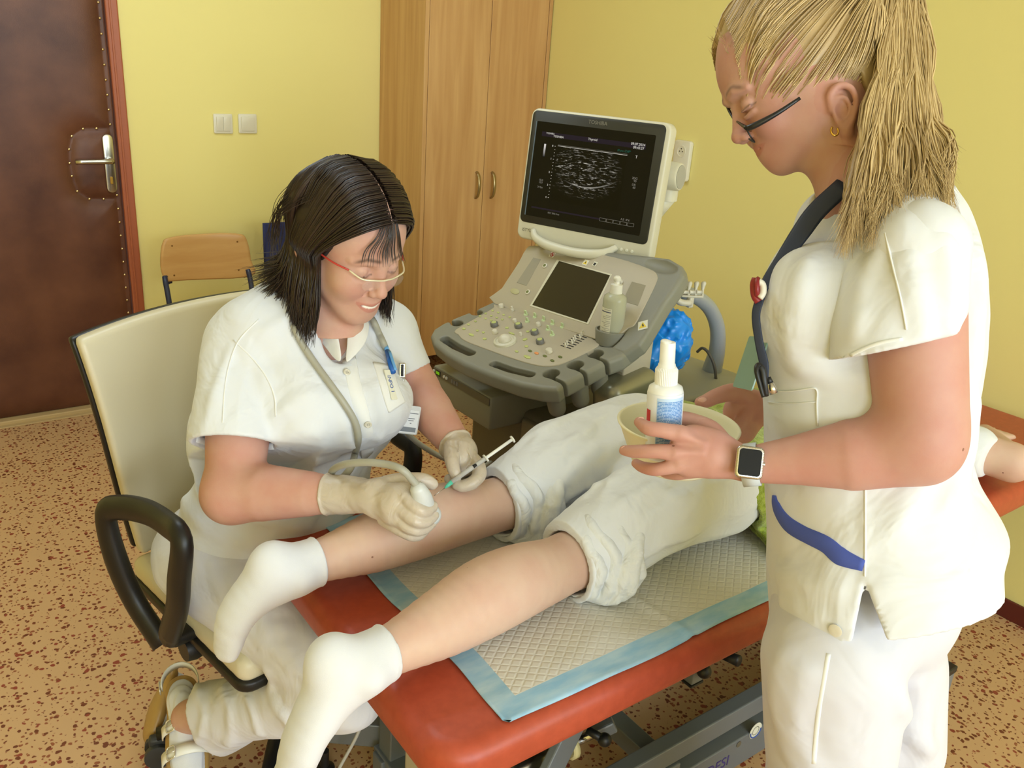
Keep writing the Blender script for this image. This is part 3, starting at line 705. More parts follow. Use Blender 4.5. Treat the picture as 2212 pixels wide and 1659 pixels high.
b = BM(); Mx = F2 @ Matrix.Translation((q[0], q[1], .0045)); tube(b, [(.0062*math.cos(t), .0062*math.sin(t), 0) for t in np.linspace(0, 2*math.pi, 20, endpoint=False)], .0009, 6, closed=True); bar(b, (-.004, .004, 0), (.004, -.004, 0), .0015, .0008); box(b, -.002, .002, -.003, .003, -.0003, .0003); xf(b, b.verts, Mx); obj('prohibition_mark', b, m_red, s_)
q = c2(1387, 702); Ms = frame(P(1389, 702, d=(w2(*q)-CAM)@FW-.012), E1*.2+A2, N2*.5-E1) 
nrm_s = unit(CAM-P(1389, 702, d=2.1)); exs = unit(RT-nrm_s*(RT@nrm_s))
q = c2(1389, 703); Ms = F2 @ Matrix.Translation((q[0], q[1], .0005)) @ Matrix.Rotation(math.radians(35), 4, 'Z'); sticker(Ms, .0125)

# --- monitor: tilted, turned a little towards the seated woman
mtl, mtr = P(1140, 232, d=2.30), P(1448, 265, d=2.10); mbl, mbr = P(1124, 513, d=2.39), P(1405, 573, d=2.19)
ex = unit((mtr-mtl)+(mbr-mbl)); ey = unit((mtl-mbl)+(mtr-mbr)); mc = (mtl+mtr+mbl+mbr)/4; MW = (np.linalg.norm(mtr-mtl)+np.linalg.norm(mbr-mbl))/2; MH = (np.linalg.norm(mtl-mbl)+np.linalg.norm(mtr-mbr))/2
FM = frame(mc, ex, ey); FMi = np.array(FM.inverted()); nm = np.array([FM[i][2] for i in range(3)])
def cm(px, py): p = isect(px, py, mc, nm); return (FMi @ np.append(p, 1))[:2]
def im(u, v):  # normalised coordinates on the black screen (0..1 from left/top)
    return sx0+(sx1-sx0)*u, sy1-(sy1-sy0)*v
b = BM(); prism(b, rrect(-MW/2, MW/2, -MH/2, MH/2, .022, 6), -.040, 0, FM, .006, 3)
prism(b, rrect(-MW/2+.05, MW/2-.05, -MH/2+.06, MH/2-.04, .03, 6), -.075, -.035, FM, .012, 3)
mon = obj('monitor', b, m_pale, usm, auto=50)
bz = (-MW/2+.006, MW/2-.013, -MH/2+.047, MH/2-.006)
b = BM(); prism(b, rrect(*bz, .014, 6), -.004, .0012, FM, .0008, 1); obj('bezel', b, m_darkbez, mon, auto=50)
A_, B_ = cm(1155, 250), cm(1415, 283); C_, D_ = cm(1142, 484), cm(1388, 536)
sx0, sx1, sy1, sy0 = bz[0]+.017, bz[1]-.024, bz[3]-.027, bz[2]+.020
m_scr = mat('lit_black_screen', (5, 5, 4), .3, spec=.25, emit=(5, 5, 4), es=1.)
b = BM(); prism(b, rrect(sx0, sx1, sy0, sy1, .002, 2), 0, .0020, FM); scr = obj('screen', b, m_scr, mon)
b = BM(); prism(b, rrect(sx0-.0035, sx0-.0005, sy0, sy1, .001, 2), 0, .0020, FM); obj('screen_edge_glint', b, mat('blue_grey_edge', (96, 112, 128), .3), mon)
def emi(name, rgb, s=1.):
    return mat(name, (0, 0, 0), .5, spec=0, emit=rgb, es=s)
e_w, e_g, e_bar, e_teal = emi('screen_white', (240, 236, 224), .85), emi('screen_grey', (170, 165, 150), .6), emi('screen_bar', (48, 40, 44), .9), emi('screen_teal', (50, 110, 90), .7)
SW_, SH_ = sx1-sx0, sy1-sy0
def quad(name, u0, v0, u1, v1, m, z=.0023, dx=0.):
    x0, y1 = im(u0, v0); x1, y0 = im(u1, v1); b = BM(); box(b, x0, x1, y0, y1, .0018, z, 0, FM); return obj(name, b, m, scr)
quad('title_bar', .055, .10, .935, .148, e_bar); quad('status_bar', .045, .895, .66, .912, e_bar)
def txt(body, u, v, size, m, al='CENTER'): x, y = im(u, v); return text('screen_lettering', body, size, FM @ Matrix.Translation((x, y, .0024)), m, scr, .0001, al)
txt('TOSHIBA', .13, .112, .0062, e_w); txt('TOSHIBA', .205, .135, .0078, e_w); txt('Thyroid', .50, .118, .0085, e_w); txt('09.07.2024', .93, .108, .0090, e_w, 'RIGHT'); txt('09:43:27', .925, .142, .0090, e_w, 'RIGHT')
txt('iPure iDiff*', .77, .19, .0085, e_teal); txt('T', .875, .232, .0095, e_w); txt('2DG', .89, .44, .0078, e_g); txt('90', .895, .468, .0078, e_g); txt('DR', .89, .505, .0078, e_g); txt('60', .895, .532, .0078, e_g)
txt('12L5', .10, .605, .0070, e_g); txt('12.0', .10, .63, .0070, e_g); txt('24 fps', .10, .68, .0070, e_g); txt('REC 20% Free', .20, .935, .0062, e_g, 'LEFT'); txt('A:5  IP:6', .865, .865, .0075, e_g)
txt('0', .165, .235, .0070, e_w); txt('1', .165, .37, .0070, e_w); txt('2', .165, .51, .0070, e_w); txt('3', .165, .645, .0070, e_w); txt('4', .165, .775, .0070, e_w)
for k in range(17):
    u, v = .187, .235+k*.03375; quad('depth_tick', u-.0025*(2 if k % 4 == 0 else 1), v-.002, u+.0035, v+.002, e_w)
for k in range(5):
    u = .655+k*.058; b = BM(); x0, y1 = im(u, .888); x1, y0 = im(u+.055, .922)
    for bb in ((x0, x1, y0, y0+.0006), (x0, x1, y1-.0006, y1), (x0, x0+.0006, y0, y1), (x1-.0006, x1, y0, y1)): box(b, *bb, .0018, .0023, 0, FM)
    obj('menu_box', b, e_g, scr)
quad('image_baseline', .21, .215, .80, .2175, e_g); quad('image_baseline', .21, .225, .80, .229, e_w)
m_gs = mat('grey_scale_strip', (0, 0, 0), .5, spec=0, emit=(255, 255, 255), es=1.); tcg = N(m_gs, 'ShaderNodeTexCoord'); sg = N(m_gs, 'ShaderNodeSeparateXYZ'); L(m_gs, tcg.outputs['Generated'], sg.inputs[0]); L(m_gs, ramp(m_gs, sg.outputs[2], [(0, (0, 0, 0)), (1, (235, 230, 225))]), bsdf(m_gs).inputs['Emission Color'])
quad('grey_scale', .088, .225, .104, .36, m_gs)
# the scan picture: streaky echoes, brighter towards the middle, a curved bright fascia line
m_us = mat('scan_picture', (5, 5, 4), .3, spec=.25, emit=(255, 255, 255), es=1.)
uvn = N(m_us, 'ShaderNodeUVMap'); spx = N(m_us, 'ShaderNodeSeparateXYZ'); L(m_us, uvn.outputs[0], spx.inputs[0])
mp = N(m_us, 'ShaderNodeMapping'); mp.inputs['Scale'].default_value = (7, 26, 1); mp.inputs['Rotation'].default_value = (0, 0, math.radians(-4)); L(m_us, uvn.outputs[0], mp.inputs[0])
n1 = N(m_us, 'ShaderNodeTexNoise'); n1.inputs['Scale'].default_value = 1.6; n1.inputs['Detail'].default_value = 6; n1.inputs['Roughness'].default_value = .62; n1.inputs['Distortion'].default_value = .8; L(m_us, mp.outputs[0], n1.inputs['Vector'])
def mth(m, op, a, b_=None, cl=False):
    n = N(m, 'ShaderNodeMath', operation=op, use_clamp=cl)
    for i, q in enumerate((a, b_)):
        if q is None: continue
        if isinstance(q, (int, float)): n.inputs[i].default_value = q
        else: L(m, q, n.inputs[i])
    return n.outputs[0]
X_, Y_ = spx.outputs[0], spx.outputs[1]
st = mth(m_us, 'MULTIPLY', mth(m_us, 'SUBTRACT', n1.outputs['Fac'], .56), 7.0, True)
ex_ = mth(m_us, 'POWER', mth(m_us, 'ABSOLUTE', mth(m_us, 'MULTIPLY', mth(m_us, 'SUBTRACT', X_, .42), 1.75)), 2.)
ey_ = mth(m_us, 'POWER', mth(m_us, 'ABSOLUTE', mth(m_us, 'MULTIPLY', mth(m_us, 'SUBTRACT', Y_, .62), 1.9)), 2.)
fall = mth(m_us, 'SUBTRACT', 1., mth(m_us, 'ADD', ex_, ey_), True)
fasc_y = mth(m_us, 'ADD', .335, mth(m_us, 'MULTIPLY', mth(m_us, 'POWER', mth(m_us, 'SUBTRACT', X_, .45), 2.), .9))
fas = mth(m_us, 'SUBTRACT', 1., mth(m_us, 'MULTIPLY', mth(m_us, 'ABSOLUTE', mth(m_us, 'SUBTRACT', Y_, fasc_y)), 60.), True)
fas = mth(m_us, 'MULTIPLY', fas, mth(m_us, 'SUBTRACT', 1., mth(m_us, 'MULTIPLY', mth(m_us, 'ABSOLUTE', mth(m_us, 'SUBTRACT', X_, .55)), 2.6), True))
tot = mth(m_us, 'ADD', mth(m_us, 'MULTIPLY', st, fall), mth(m_us, 'MULTIPLY', fas, .45), True)
cmx = N(m_us, 'ShaderNodeCombineColor'); 
for i, s_ in enumerate((.92, .88, .78)): L(m_us, mth(m_us, 'MULTIPLY', tot, s_), cmx.inputs[i])
L(m_us, cmx.outputs[0], bsdf(m_us).inputs['Emission Color'])
x0, y1 = im(.21, .232); x1, y0 = im(.80, .80); b = BM(); uvl = b.loops.layers.uv.new('UVMap')
vs = [b.verts.new(FM @ Vector(p)) for p in ((x0, y0, .0023), (x1, y0, .0023), (x1, y1, .0023), (x0, y1, .0023))]; f = b.faces.new(vs)
for lp, uv in zip(f.loops, ((0, 0), (1, 0), (1, 1), (0, 1))): lp[uvl].uv = uv
me = bpy.data.meshes.new('scan_picture'); b.to_mesh(me); b.free(); link_mesh('scan_picture', me, m_us, scr, smooth=False)
text('brand_lettering', 'TOSHIBA', .0135, FM @ Matrix.Translation((0.0, MH/2-.020, .0014)), mat('grey_print', (130, 128, 118), .5), mon)
text('model_lettering', 'iSTYLE', .0125, FM @ Matrix.Translation((-MW/2+.035, -MH/2+.026, .0004)), mat('grey_print2', (120, 118, 108), .5), mon)
for k in range(4):
    b = BM(); lathe(b, [(.0042, 0), (.0042, .0014), (.003, .0018), (0, .0018)], 14, FM @ Matrix.Translation((MW/2-.098+k*.0155, -MH/2+.024, 0)), caps=False); obj('monitor_button', b, m_lbl, mon)
# grab lip under the screen
b = BM(); lp_ = [(-.15, -MH/2+.030, .004), (-.13, -MH/2+.012, .018), (-.08, -MH/2+.000, .030), (.0, -MH/2-.004, .034), (.06, -MH/2+.002, .030), (.09, -MH/2+.012, .018), (.11, -MH/2+.028, .004)]
tube(b, lp_, [.008, .011, .013, .013, .013, .011, .008], 14, 5, flat=.8); xf(b, b.verts, FM); obj('grab_handle', b, m_pale, mon, True)
# arm
ac = P(1452, 380, d=2.22); nb = -nm
b = BM(); lathe(b, [(.030, -.03), (.036, -.026), (.036, .075), (.033, .079), (0, .079)], 32, frame(ac-ex*.060, nb, ey, None) if False else frame(ac-ex*.055, ey, nb, ex), caps=True); arm = obj('monitor_arm', b, m_pale, usm, auto=50)
b = BM(); lathe(b, [(.0305, .0785), (.0305, .0805), (0, .0805)], 32, frame(ac-ex*.055, ey, nb, ex), caps=False); obj('arm_cap', b, mat('grey_cap', (172, 170, 160), .5), arm)
p0 = P(1440, 398, d=2.25); p1 = P(1438, 432, d=2.27)
b = BM(); lathe(b, [(.030, 0), (.030, .05)], 24, Matrix.Translation(p1)); lathe(b, [(.033, .035), (.033, .055)], 24, Matrix.Translation(p1)); obj('arm_swivel', b, m_pale, arm, auto=50)
b = BM(); q0 = p1+np.array([0, 0, .015]); q2 = mc-nm*.13-EZ*.16; tube(b, [q0, (q0+q2)/2-EZ*.03, q2, q2-EZ*.20], [.030, .034, .036, .036], 16, 4); obj('arm_brace', b, m_pale, arm, True)
bar_m = frame(ac-ex*.02+EZ*.0, ex, ey); b = BM(); bar(b, ac-ex*.05, mc-nm*.06, .05, .05, .006); obj('arm_link', b, m_pale, arm, auto=50)
nst = unit(CAM-ac); sticker(frame(ac-ex*.010+unit(nm)*.0362, ex, ey, nm), .0125, par=arm, w=.7)

# --- cart body
def L3(u, v, z): return CF*np.array([1, 1, 0])+E1*u+E2*v+EZ*z
FB = frame(CF*np.array([1, 1, 0]), E1, E2, EZ)
b = BM(); box(b, -.20, .20, .10, .74, .13, .66, .02, FB); obj('cart_body', b, m_dkg, usm, auto=50)
b = BM(); box(b, -.045, .045, .20, .30, .64, .86, .01, FB); obj('console_column', b, m_grey, usm, auto=50)
b = BM(); box(b, .03, .195, .085, .11, .40, .645, .006, FB); rc = obj('drive_bay', b, mat('taupe_panel', (128, 118, 98), .6), usm, auto=50)
b = BM(); box(b, .045, .18, .080, .09, .50, .56, .002, FB); obj('drive_slot', b, m_ink, rc)
b = BM(); box(b, -.15, -.09, .094, .104, .20, .46, .004, FB); box(b, -.06, .0, .094, .104, .20, .46, .004, FB); obj('side_grille', b, mat('shade_panel', (66, 60, 48), .7), usm)
for z in (.42, .34):
    b = BM(); lathe(b, [(.022, 0), (.022, .006), (.018, .008), (0, .008)], 20, frame(L3(.02, .094, z), E1, EZ, -E2), caps=False); obj('knockout_disc', b, m_dkg, usm, auto=50)
# rear deck and fenders (on the side facing the table)
b = BM(); box(b, -.19, .215, .36, .86, .50, .655, .03, FB, seg=4); obj('rear_housing', b, m_beige, usm, auto=50)
b = BM(); box(b, -.18, .205, .37, .85, .645, .668, .01, FB); obj('rear_deck', b, mat('blue_grey_deck', (160, 160, 150), .5), usm, auto=50)
ff = P(1350, 850, d=2.12)
S = Sdf(ff-.20, ff+.20, .004); S.box(ff, (.085, .045, .055), .03, axes=[unit(E2+EZ*.15), E1, np.cross(unit(E2+EZ*.15), E1)]); build('fender', S.mesh(), m_silv, usm)
cb = P(1366, 775, d=2.12); b = BM(); box(b, -.05, .02, -.05, .05, -.075, .045, .004, frame(cb, E1, E2, EZ)); cbx = obj('column_box', b, m_beige, usm, auto=50); sticker(frame(cb-E2*.0505+E1*.005-EZ*.006, E1, EZ, -E2), .0165, par=cbx, w=.62)
b = BM(); box(b, -.20, .22, .08, .80, .06, .13, .02, FB); obj('base_plate', b, m_dkg, usm, auto=50)
for u in (-.17, .19):
    for v_ in (.12, .76):
        c = L3(u, v_, .045); b = BM(); lathe(b, [(.045, -.018), (.045, .018)], 24, frame(c, E2, EZ, E1)); lathe(b, [(.012, 0), (.012, .05)], 12, Matrix.Translation(c)); obj('castor', b, m_black, usm, auto=50)
# printer under the keyboard
pa, pb = P(937, 788, z=.715), P(1013, 832, z=.715); exq = unit((pb-pa)*np.array([1, 1, 0])); eyq = np.cross(EZ, exq); wq = np.linalg.norm(pb-pa)
FP = frame(np.array([pa[0], pa[1], .625]), exq, eyq, EZ)
b = BM(); box(b, 0, wq+.10, 0, .20, 0, .09, .005, FP); prn = obj('printer', b, mat('grey_printer', (134, 130, 112), .5), usm, auto=50)
b = BM(); box(b, .004, wq+.095, -.003, .002, .066, .086, .001, FP); obj('control_strip', b, m_dkg, prn)
m_lcd = mat('green_display', (20, 30, 8), .4, emit=(120, 190, 20), es=.7)
b = BM(); box(b, .018, .040, -.004, 0, .069, .083, .0005, FP); obj('display', b, m_ink, prn)
b = BM(); box(b, .020, .036, -.0045, 0, .072, .080, 0, FP); obj('display_text', b, m_lcd, prn)
for x in (.008, .060, .072): b = BM(); lathe(b, [(.0045, 0), (.004, .003), (0, .003)], 12, FP @ frame((x, -.003, .076), (1, 0, 0), (0, 0, 1)), caps=False); obj('printer_button', b, m_knobw, prn)
for x in (.098, .110, .122): b = BM(); box(b, x-.0035, x+.0035, -.0045, 0, .071, .081, .0005, FP); obj('printer_key', b, m_knobg, prn)
# big bent push tube and cable hooks
tp = [P(1418, 640, d=2.30), P(1450, 628, d=2.33), P(1492, 636, d=2.38), P(1530, 662, d=2.44), P(1549, 705, d=2.49), P(1549, 755, d=2.53), P(1538, 800, d=2.58), P(1530, 850, d=2.64), P(1528, 900, d=2.70)]
b = BM(); tube(b, tp, [.020, .020, .020, .021, .022, .024, .030, .036, .036], 16, 5); obj('push_tube', b, m_tube, usm, True)
rb = P(1480, 850, d=2.62); b = BM(); box(b, -.10, .12, -.06, .06, -.20, .085, .03, frame(rb, E2, -E1, EZ), seg=4); obj('rear_corner', b, m_beige, usm, auto=50)
m_hook = mat('ivory_hook', (212, 206, 188), .4); hk = P(1495, 640, d=2.34); exh = unit(RT*np.array([1, 1, 0])); 
b = BM(); tube(b, [P(1462, 612, d=2.31), P(1456, 632, d=2.30), P(1468, 652, d=2.30), P(1492, 655, d=2.31)], .009, 10, 4); obj('hook_bracket', b, m_hook, usm, True)
b = BM(); bar(b, P(1472, 639, d=2.31), P(1519, 641, d=2.31), .012, .006, .002); box(b, -.008, .008, -.008, .008, -.03, 0, .003, Matrix.Translation(P(1492, 641, d=2.31))); hkb = obj('hook_rack', b, m_hook, usm, auto=50)
for k in range(4):
    px = 1474+k*15; b = BM(); tube(b, [P(px-2, 640, d=2.31), P(px-1, 625, d=2.31), P(px+1, 612, d=2.31), P(px+1, 608, d=2.31)], [.004, .004, .0075, .004], 8, 3); obj('hook', b, m_hook, hkb, True)
for k in range(3):
    b = BM(); lathe(b, [(.007, -.008), (.005, -.005), (.005, .005), (.007, .008)], 14, frame(P(1481+k*15, 631, d=2.31), UP, np.cross(exh, UP), exh)); obj('hook_roller', b, m_knobw, hkb, auto=50)
m_cable = mat('dark_grey_cable', (92, 88, 80), .5)
b = BM(); tube(b, [P(1506, 760, d=2.54), P(1518, 752, d=2.52), P(1532, 765, d=2.50), P(1544, 795, d=2.50), P(1547, 840, d=2.52), P(1545, 880, d=2.55)], .0045, 8, 6); obj('power_cable', b, m_cable, usm, True)

# gel bottle standing in the cup
gb = thing('gel_bottle', 'clear gel bottle with white push cap in the cup right of the keyboard', 'gel bottle', bc+EZ*(-.018))
m_gel = mat('clear_gel_plastic', (214, 214, 190), .25, trans=.35); m_gel.node_tree.nodes['Principled BSDF'].inputs['IOR'].default_value = 1.4
z0 = bc[2]-.018; Mb = Matrix.Translation((bc[0], bc[1], z0))
b = BM(); lathe(b, [(.0, 0), (.026, 0), (.0285, .004), (.0285, .105), (.027, .114), (.018, .121), (.014, .123), (0, .123)], 32, Mb, caps=False); bo = obj('bottle_body', b, m_gel, gb, auto=60)
b = BM(); lathe(b, [(.015, .120), (.0155, .122), (.0145, .143), (.007, .145), (.006, .151), (.009, .154), (.009, .160), (.005, .164), (0, .165)], 24, Mb, caps=False); obj('push_cap', b, mat('white_cap', (236, 234, 226), .4), gb, auto=50)
m_lab = mat('white_label', (226, 222, 204), .5)
ang0 = math.atan2(-bc[1], -bc[0])
b = BM(); rings = []
for z in (.022, .088): rings.append([(.0290*math.cos(ang0+a), .0290*math.sin(ang0+a), z) for a in np.linspace(-.15, -1.35, 14)])
vs = [[b.verts.new(Mb @ Vector(p)) for p in r] for r in rings]
for j in range(13): b.faces.new((vs[0][j], vs[0][j+1], vs[1][j+1], vs[1][j]))
lb = obj('label', b, m_lab, gb, True)
for i, z in enumerate((.084, .078, .070, .066, .062, .056, .052, .048, .044, .038, .034, .030)):
    b = BM(); r0 = .0293; aa = np.linspace(-.2, -.2-(.9 if i != 1 else 1.1)*(.75+.25*math.sin(i*2.3)), 8); vv = [[b.verts.new(Mb @ Vector((r0*math.cos(ang0+a), r0*math.sin(ang0+a), z+dz_))) for a in aa] for dz_ in (0, .0009 if i != 1 else .002)]
    for j in range(7): b.faces.new((vv[0][j], vv[0][j+1], vv[1][j+1], vv[1][j]))
    obj('label_line', b, mat('navy_print', (40, 44, 90), .5) if i == 1 else mat('grey_print3', (140, 136, 126), .6), lb)

# blue crumpled plastic bag on the rear deck
m_bag = mat('blue_plastic_bag', (30, 150, 250), .28, spec=.5); bsdf(m_bag).inputs['Subsurface Weight'].default_value = .15
bgc = P(1425, 735, d=2.42); S = Sdf(bgc-.17, bgc+.17, .0035)
S.ell(bgc-EZ*.01, (.085, .085, .085), k=.02); S.ell(P(1425, 690, d=2.43), (.045, .045, .045), k=.03); S.ell(P(1452, 705, d=2.40), (.050, .045, .040), k=.02); S.ell(P(1462, 728, d=2.38), (.032, .032, .035), k=.015); S.ell(P(1400, 765, d=2.40), (.06, .06, .04), k=.02)
S.disp(lambda X, Y, Z: .016*np.abs(nz(X, Y, Z, 40, 3, 3))+.006*np.abs(nz(X, Y, Z, 95, 5, 2))-.012); V_, Q_ = S.mesh()
tag(build('plastic_bag', (V_, Q_), m_bag), 'crumpled bright blue plastic bag on the rear deck of the ultrasound cart', 'plastic bag')
# ================================================================== EXAMINATION TABLE
m_red_vinyl = mat('orange_red_vinyl', (172, 72, 46), .4, spec=.45); color_noise(m_red_vinyl, 60, (168, 70, 45), (178, 76, 50)); noise_bump(m_red_vinyl, 1400, .2, .0004)
m_steel = mat('grey_powder_coated_steel', (122, 128, 134), .4, metal=.3); m_bkp = mat('black_end_cap', (28, 28, 28), .45)
TX0, TX1, TY0, TY1, TZ = .470, 2.555, .700, 1.385, .650
et = thing('examination_table', 'orange-red vinyl examination table on a grey steel frame under the lying patient', 'examination table', ((TX0+TX1)/2, (TY0+TY1)/2, 0))
b = BM(); prism(b, rrect(TX0, TX1, TY0, TY1, .065, 8), TZ-.075, TZ, None, .028, 6); cu = obj('cushion', b, m_red_vinyl, et, True)
b = BM(); box(b, TX0+.04, TX1-.05, TY0+.045, TY1-.045, TZ-.092, TZ-.072, .004); obj('support_board', b, mat('black_board', (40, 36, 34), .7), et)
def steel(name, a, c, w, h, m=m_steel, par=et, up=(0, 0, 1)):
    b = BM(); bar(b, a, c, w, h, .003, up); return obj(name, b, m, par)
zt = TZ-.092
for y in (TY0+.09, TY1-.09): steel('top_rail', (TX0+.08, y, zt-.02), (TX1-.10, y, zt-.02), .04, .04)
for x in (.66, 1.16, 2.2): steel('top_crossbar', (x, TY0+.07, zt-.022), (x, TY1-.07, zt-.022), .04, .036)
steel('upper_rail', (.98, .88, .185), (2.3, .88, .185), .035, .05)
r_ = steel('base_rail', (.98, .88, .075), (2.3, .88, .075), .04, .085)
steel('base_rail', (.66, 1.24, .075), (2.3, 1.24, .075), .04, .085)
for x in (.69, 1.15, 2.25): steel('base_crossbar', (x, .86, .13 if x == 1.15 else .10), (x, 1.27, .13 if x == 1.15 else .10), .045, .045)
steel('foot_post', (.70, 1.235, .03), (.70, 1.235, zt-.02), .05, .05, up=(0, 1, 0)); steel('foot_crossbar', (.58, 1.38, .14), (1.0, 1.12, .08), .05, .06)
steel('lift_link', (.66, .83, .14), (.98, .905, .53), .05, .018, up=(0, 1, 0)); steel('lift_link', (1.30, 1.10, .14), (1.02, 1.10, .52), .05, .018, up=(0, 1, 0)); steel('lift_link', (2.1, .90, .14), (1.7, .90, .52), .05, .018, up=(0, 1, 0))
b = BM(); pa, pb = P(1150, 1650, d=1.56), P(1225, 1612, d=1.60); dr = unit(pb-pa); MM = frame(pa, np.cross(dr, [0, 0, 1.]), np.cross(dr, np.cross(dr, [0, 0, 1.])), None); 
tube(b, [pa-dr*.10, pb], .022, 16); obj('gas_spring', b, m_chrome, et, True)
b = BM(); tube(b, [pb, pb+dr*.012], .027, 16); obj('spring_collar', b, mat('cream_collar', (210, 200, 150), .5), et, True)
pc = P(1312, 1570, d=1.69); b = BM(); tube(b, [pb, pc], .009, 12); obj('piston_rod', b, m_chrome, et, True)
b = BM(); bar(b, P(1280, 1582, d=1.66), P(1326, 1560, d=1.66), .03, .028, .004); obj('piston_bracket', b, m_steel, et)
for px, py, d in ((1306, 1598, 1.60), (1276, 1562, 1.68)):
    c = P(px, py, d=d); b = BM(); r = bmesh.ops.create_uvsphere(b, u_segments=16, v_segments=10, radius=.0135); xf(b, r['verts'], Matrix.Translation(c)); tube(b, [c, c+np.array([-.02, .03, .01])], .008, 10); obj('clamp_knob', b, m_black, et, True)
c = P(1497, 1440, d=1.66); b = BM(); box(b, c[0]-.016, c[0]+.016, c[1]-.016, c[1]+.016, c[2]-.028, zt, .002); obj('bracket_post', b, m_steel, et)
b = BM(); box(b, c[0]-.018, c[0]+.018, c[1]-.018, c[1]+.018, c[2]-.034, c[2]-.028, .002); obj('post_cap', b, m_bkp, et)
c = P(1521, 1450, d=1.64); b = BM(); r = bmesh.ops.create_uvsphere(b, u_segments=16, v_segments=10, radius=.0145); xf(b, r['verts'], Matrix.Translation(c)); obj('clamp_knob', b, m_black, et, True)
b = BM(); tube(b, [P(1548, 1408, d=1.74), P(1596, 1428, d=1.70)], [.009, .012], 12); obj('lever', b, m_black, et, True)
c = P(960, 1640, d=1.50); b = BM(); box(b, c[0]-.05, c[0]+.06, c[1]-.04, c[1]+.06, c[2]-.16, zt, .012); obj('motor_box', b, mat('beige_motor_housing', (180, 172, 150), .5), et)
# maker's lettering and round sticker on the base rail
yf = .88-.0205; c = P(1556, 1622, y=yf); text('maker_lettering', 'ODESI', .040, frame((c[0]-.015, yf, .072), (1, 0, 0), (0, 0, 1)), mat('violet_print', (70, 56, 130), .5), r_)
c = P(1632, 1578, y=yf)
b = BM(); lathe(b, [(.021, 0), (.021, .0006), (0, .0006)], 28, frame((c[0], yf, c[2]), (1, 0, 0), (0, 0, 1)), caps=False); st = obj('round_sticker', b, m_lbl, r_)
b = BM(); tube(b, [(c[0]+.018*math.cos(t), yf-.0008, c[2]+.018*math.sin(t)) for t in np.linspace(math.pi, 2*math.pi, 14)], .0018, 6); obj('sticker_ring', b, mat('blue_print', (60, 90, 170), .5), st)
b = BM(); lathe(b, [(.012, .0006), (.012, .001), (.010, .001), (.010, .0006)], 24, frame((c[0], yf, c[2]), (1, 0, 0), (0, 0, 1)), caps=False); bar(b, (c[0], yf-.001, c[2]-.006), (c[0], yf-.001, c[2]+.007), .001, .003); obj('sticker_mark', b, mat('grey_print', (130, 128, 118), .5), st)
b = BM(); lathe(b, [(.008, 0), (.008, .0006), (0, .0006)], 20, frame((c[0]-.055, yf, c[2]-.012), (1, 0, 0), (0, 0, 1)), caps=False); obj('round_mark', b, m_dkg, r_)
# end leg with black cap seen behind the standing nurse
c = P(2022, 1434, d=1.78); b = BM(); box(b, c[0]-.028, c[0]+.028, c[1]-.03, c[1]+.03, 0, c[2]-.012, .003); ep = obj('end_post', b, m_steel, et)
b = BM(); box(b, c[0]-.030, c[0]+.030, c[1]-.032, c[1]+.032, c[2]-.012, c[2]+.004, .003); obj('end_post_cap', b, m_bkp, ep)
b = BM(); bar(b, (c[0], c[1], .05), (2.0, .88, .05), .05, .04, .003); obj('base_outrigger', b, m_steel, et)
for x, y in ((.69, .87), (.60, 1.37), (2.28, .88), (2.28, 1.24), (1.0, .88)):
    b = BM(); lathe(b, [(.022, 0), (.022, .012), (.010, .02), (.010, .06)], 16, Matrix.Translation((x, y, 0))); obj('levelling_foot', b, m_bkp, et, auto=40)

# ---- disposable pad: quilted white centre with a pale blue border
m_padw = mat('quilted_white_pad', (214, 210, 200), .6, spec=.25); m_padb = mat('pale_blue_pad_film', (150, 186, 206), .3, spec=.4)
tcq = coords(m_padw, 'Object'); w_1 = N(m_padw, 'ShaderNodeTexWave', wave_type='BANDS', bands_direction='X'); w_1.inputs['Scale'].default_value = 22; w_1.inputs['Distortion'].default_value = .35
mq = N(m_padw, 'ShaderNodeMapping'); mq.inputs['Rotation'].default_value = (0, 0, math.radians(52)); L(m_padw, tcq, mq.inputs[0]); L(m_padw, mq.outputs[0], w_1.inputs['Vector'])
w_2 = N(m_padw, 'ShaderNodeTexWave', wave_type='BANDS', bands_direction='X'); w_2.inputs['Scale'].default_value = 22; w_2.inputs['Distortion'].default_value = .35
mq2 = N(m_padw, 'ShaderNodeMapping'); mq2.inputs['Rotation'].default_value = (0, 0, math.radians(-52)); L(m_padw, tcq, mq2.inputs[0]); L(m_padw, mq2.outputs[0], w_2.inputs['Vector'])
mn = mth(m_padw, 'MAXIMUM', mth(m_padw, 'POWER', w_1.outputs['Fac'], 6.), mth(m_padw, 'POWER', w_2.outputs['Fac'], 6.))
bq = N(m_padw, 'ShaderNodeBump', invert=True); bq.inputs['Strength'].default_value = .5; bq.inputs['Distance'].default_value = .0012; L(m_padw, mn, bq.inputs['Height']); L(m_padw, bq.outputs[0], bsdf(m_padw).inputs['Normal'])
noise_b = N(m_padb, 'ShaderNodeTexNoise'); noise_b.inputs['Scale'].default_value = 60; noise_b.inputs['Detail'].default_value = 5; L(m_padb, coords(m_padb, 'Object', (.3, 1, 1)), noise_b.inputs['Vector'])
L(m_padb, ramp(m_padb, noise_b.outputs['Fac'], [(.35, (140, 184, 212)), (.7, (176, 204, 218))]), bsdf(m_padb).inputs['Base Color'])
px0, px1, py0, py1 = .583, 1.66, .718, 1.33
b = BM(); nx, ny = 150, 90; vs = []
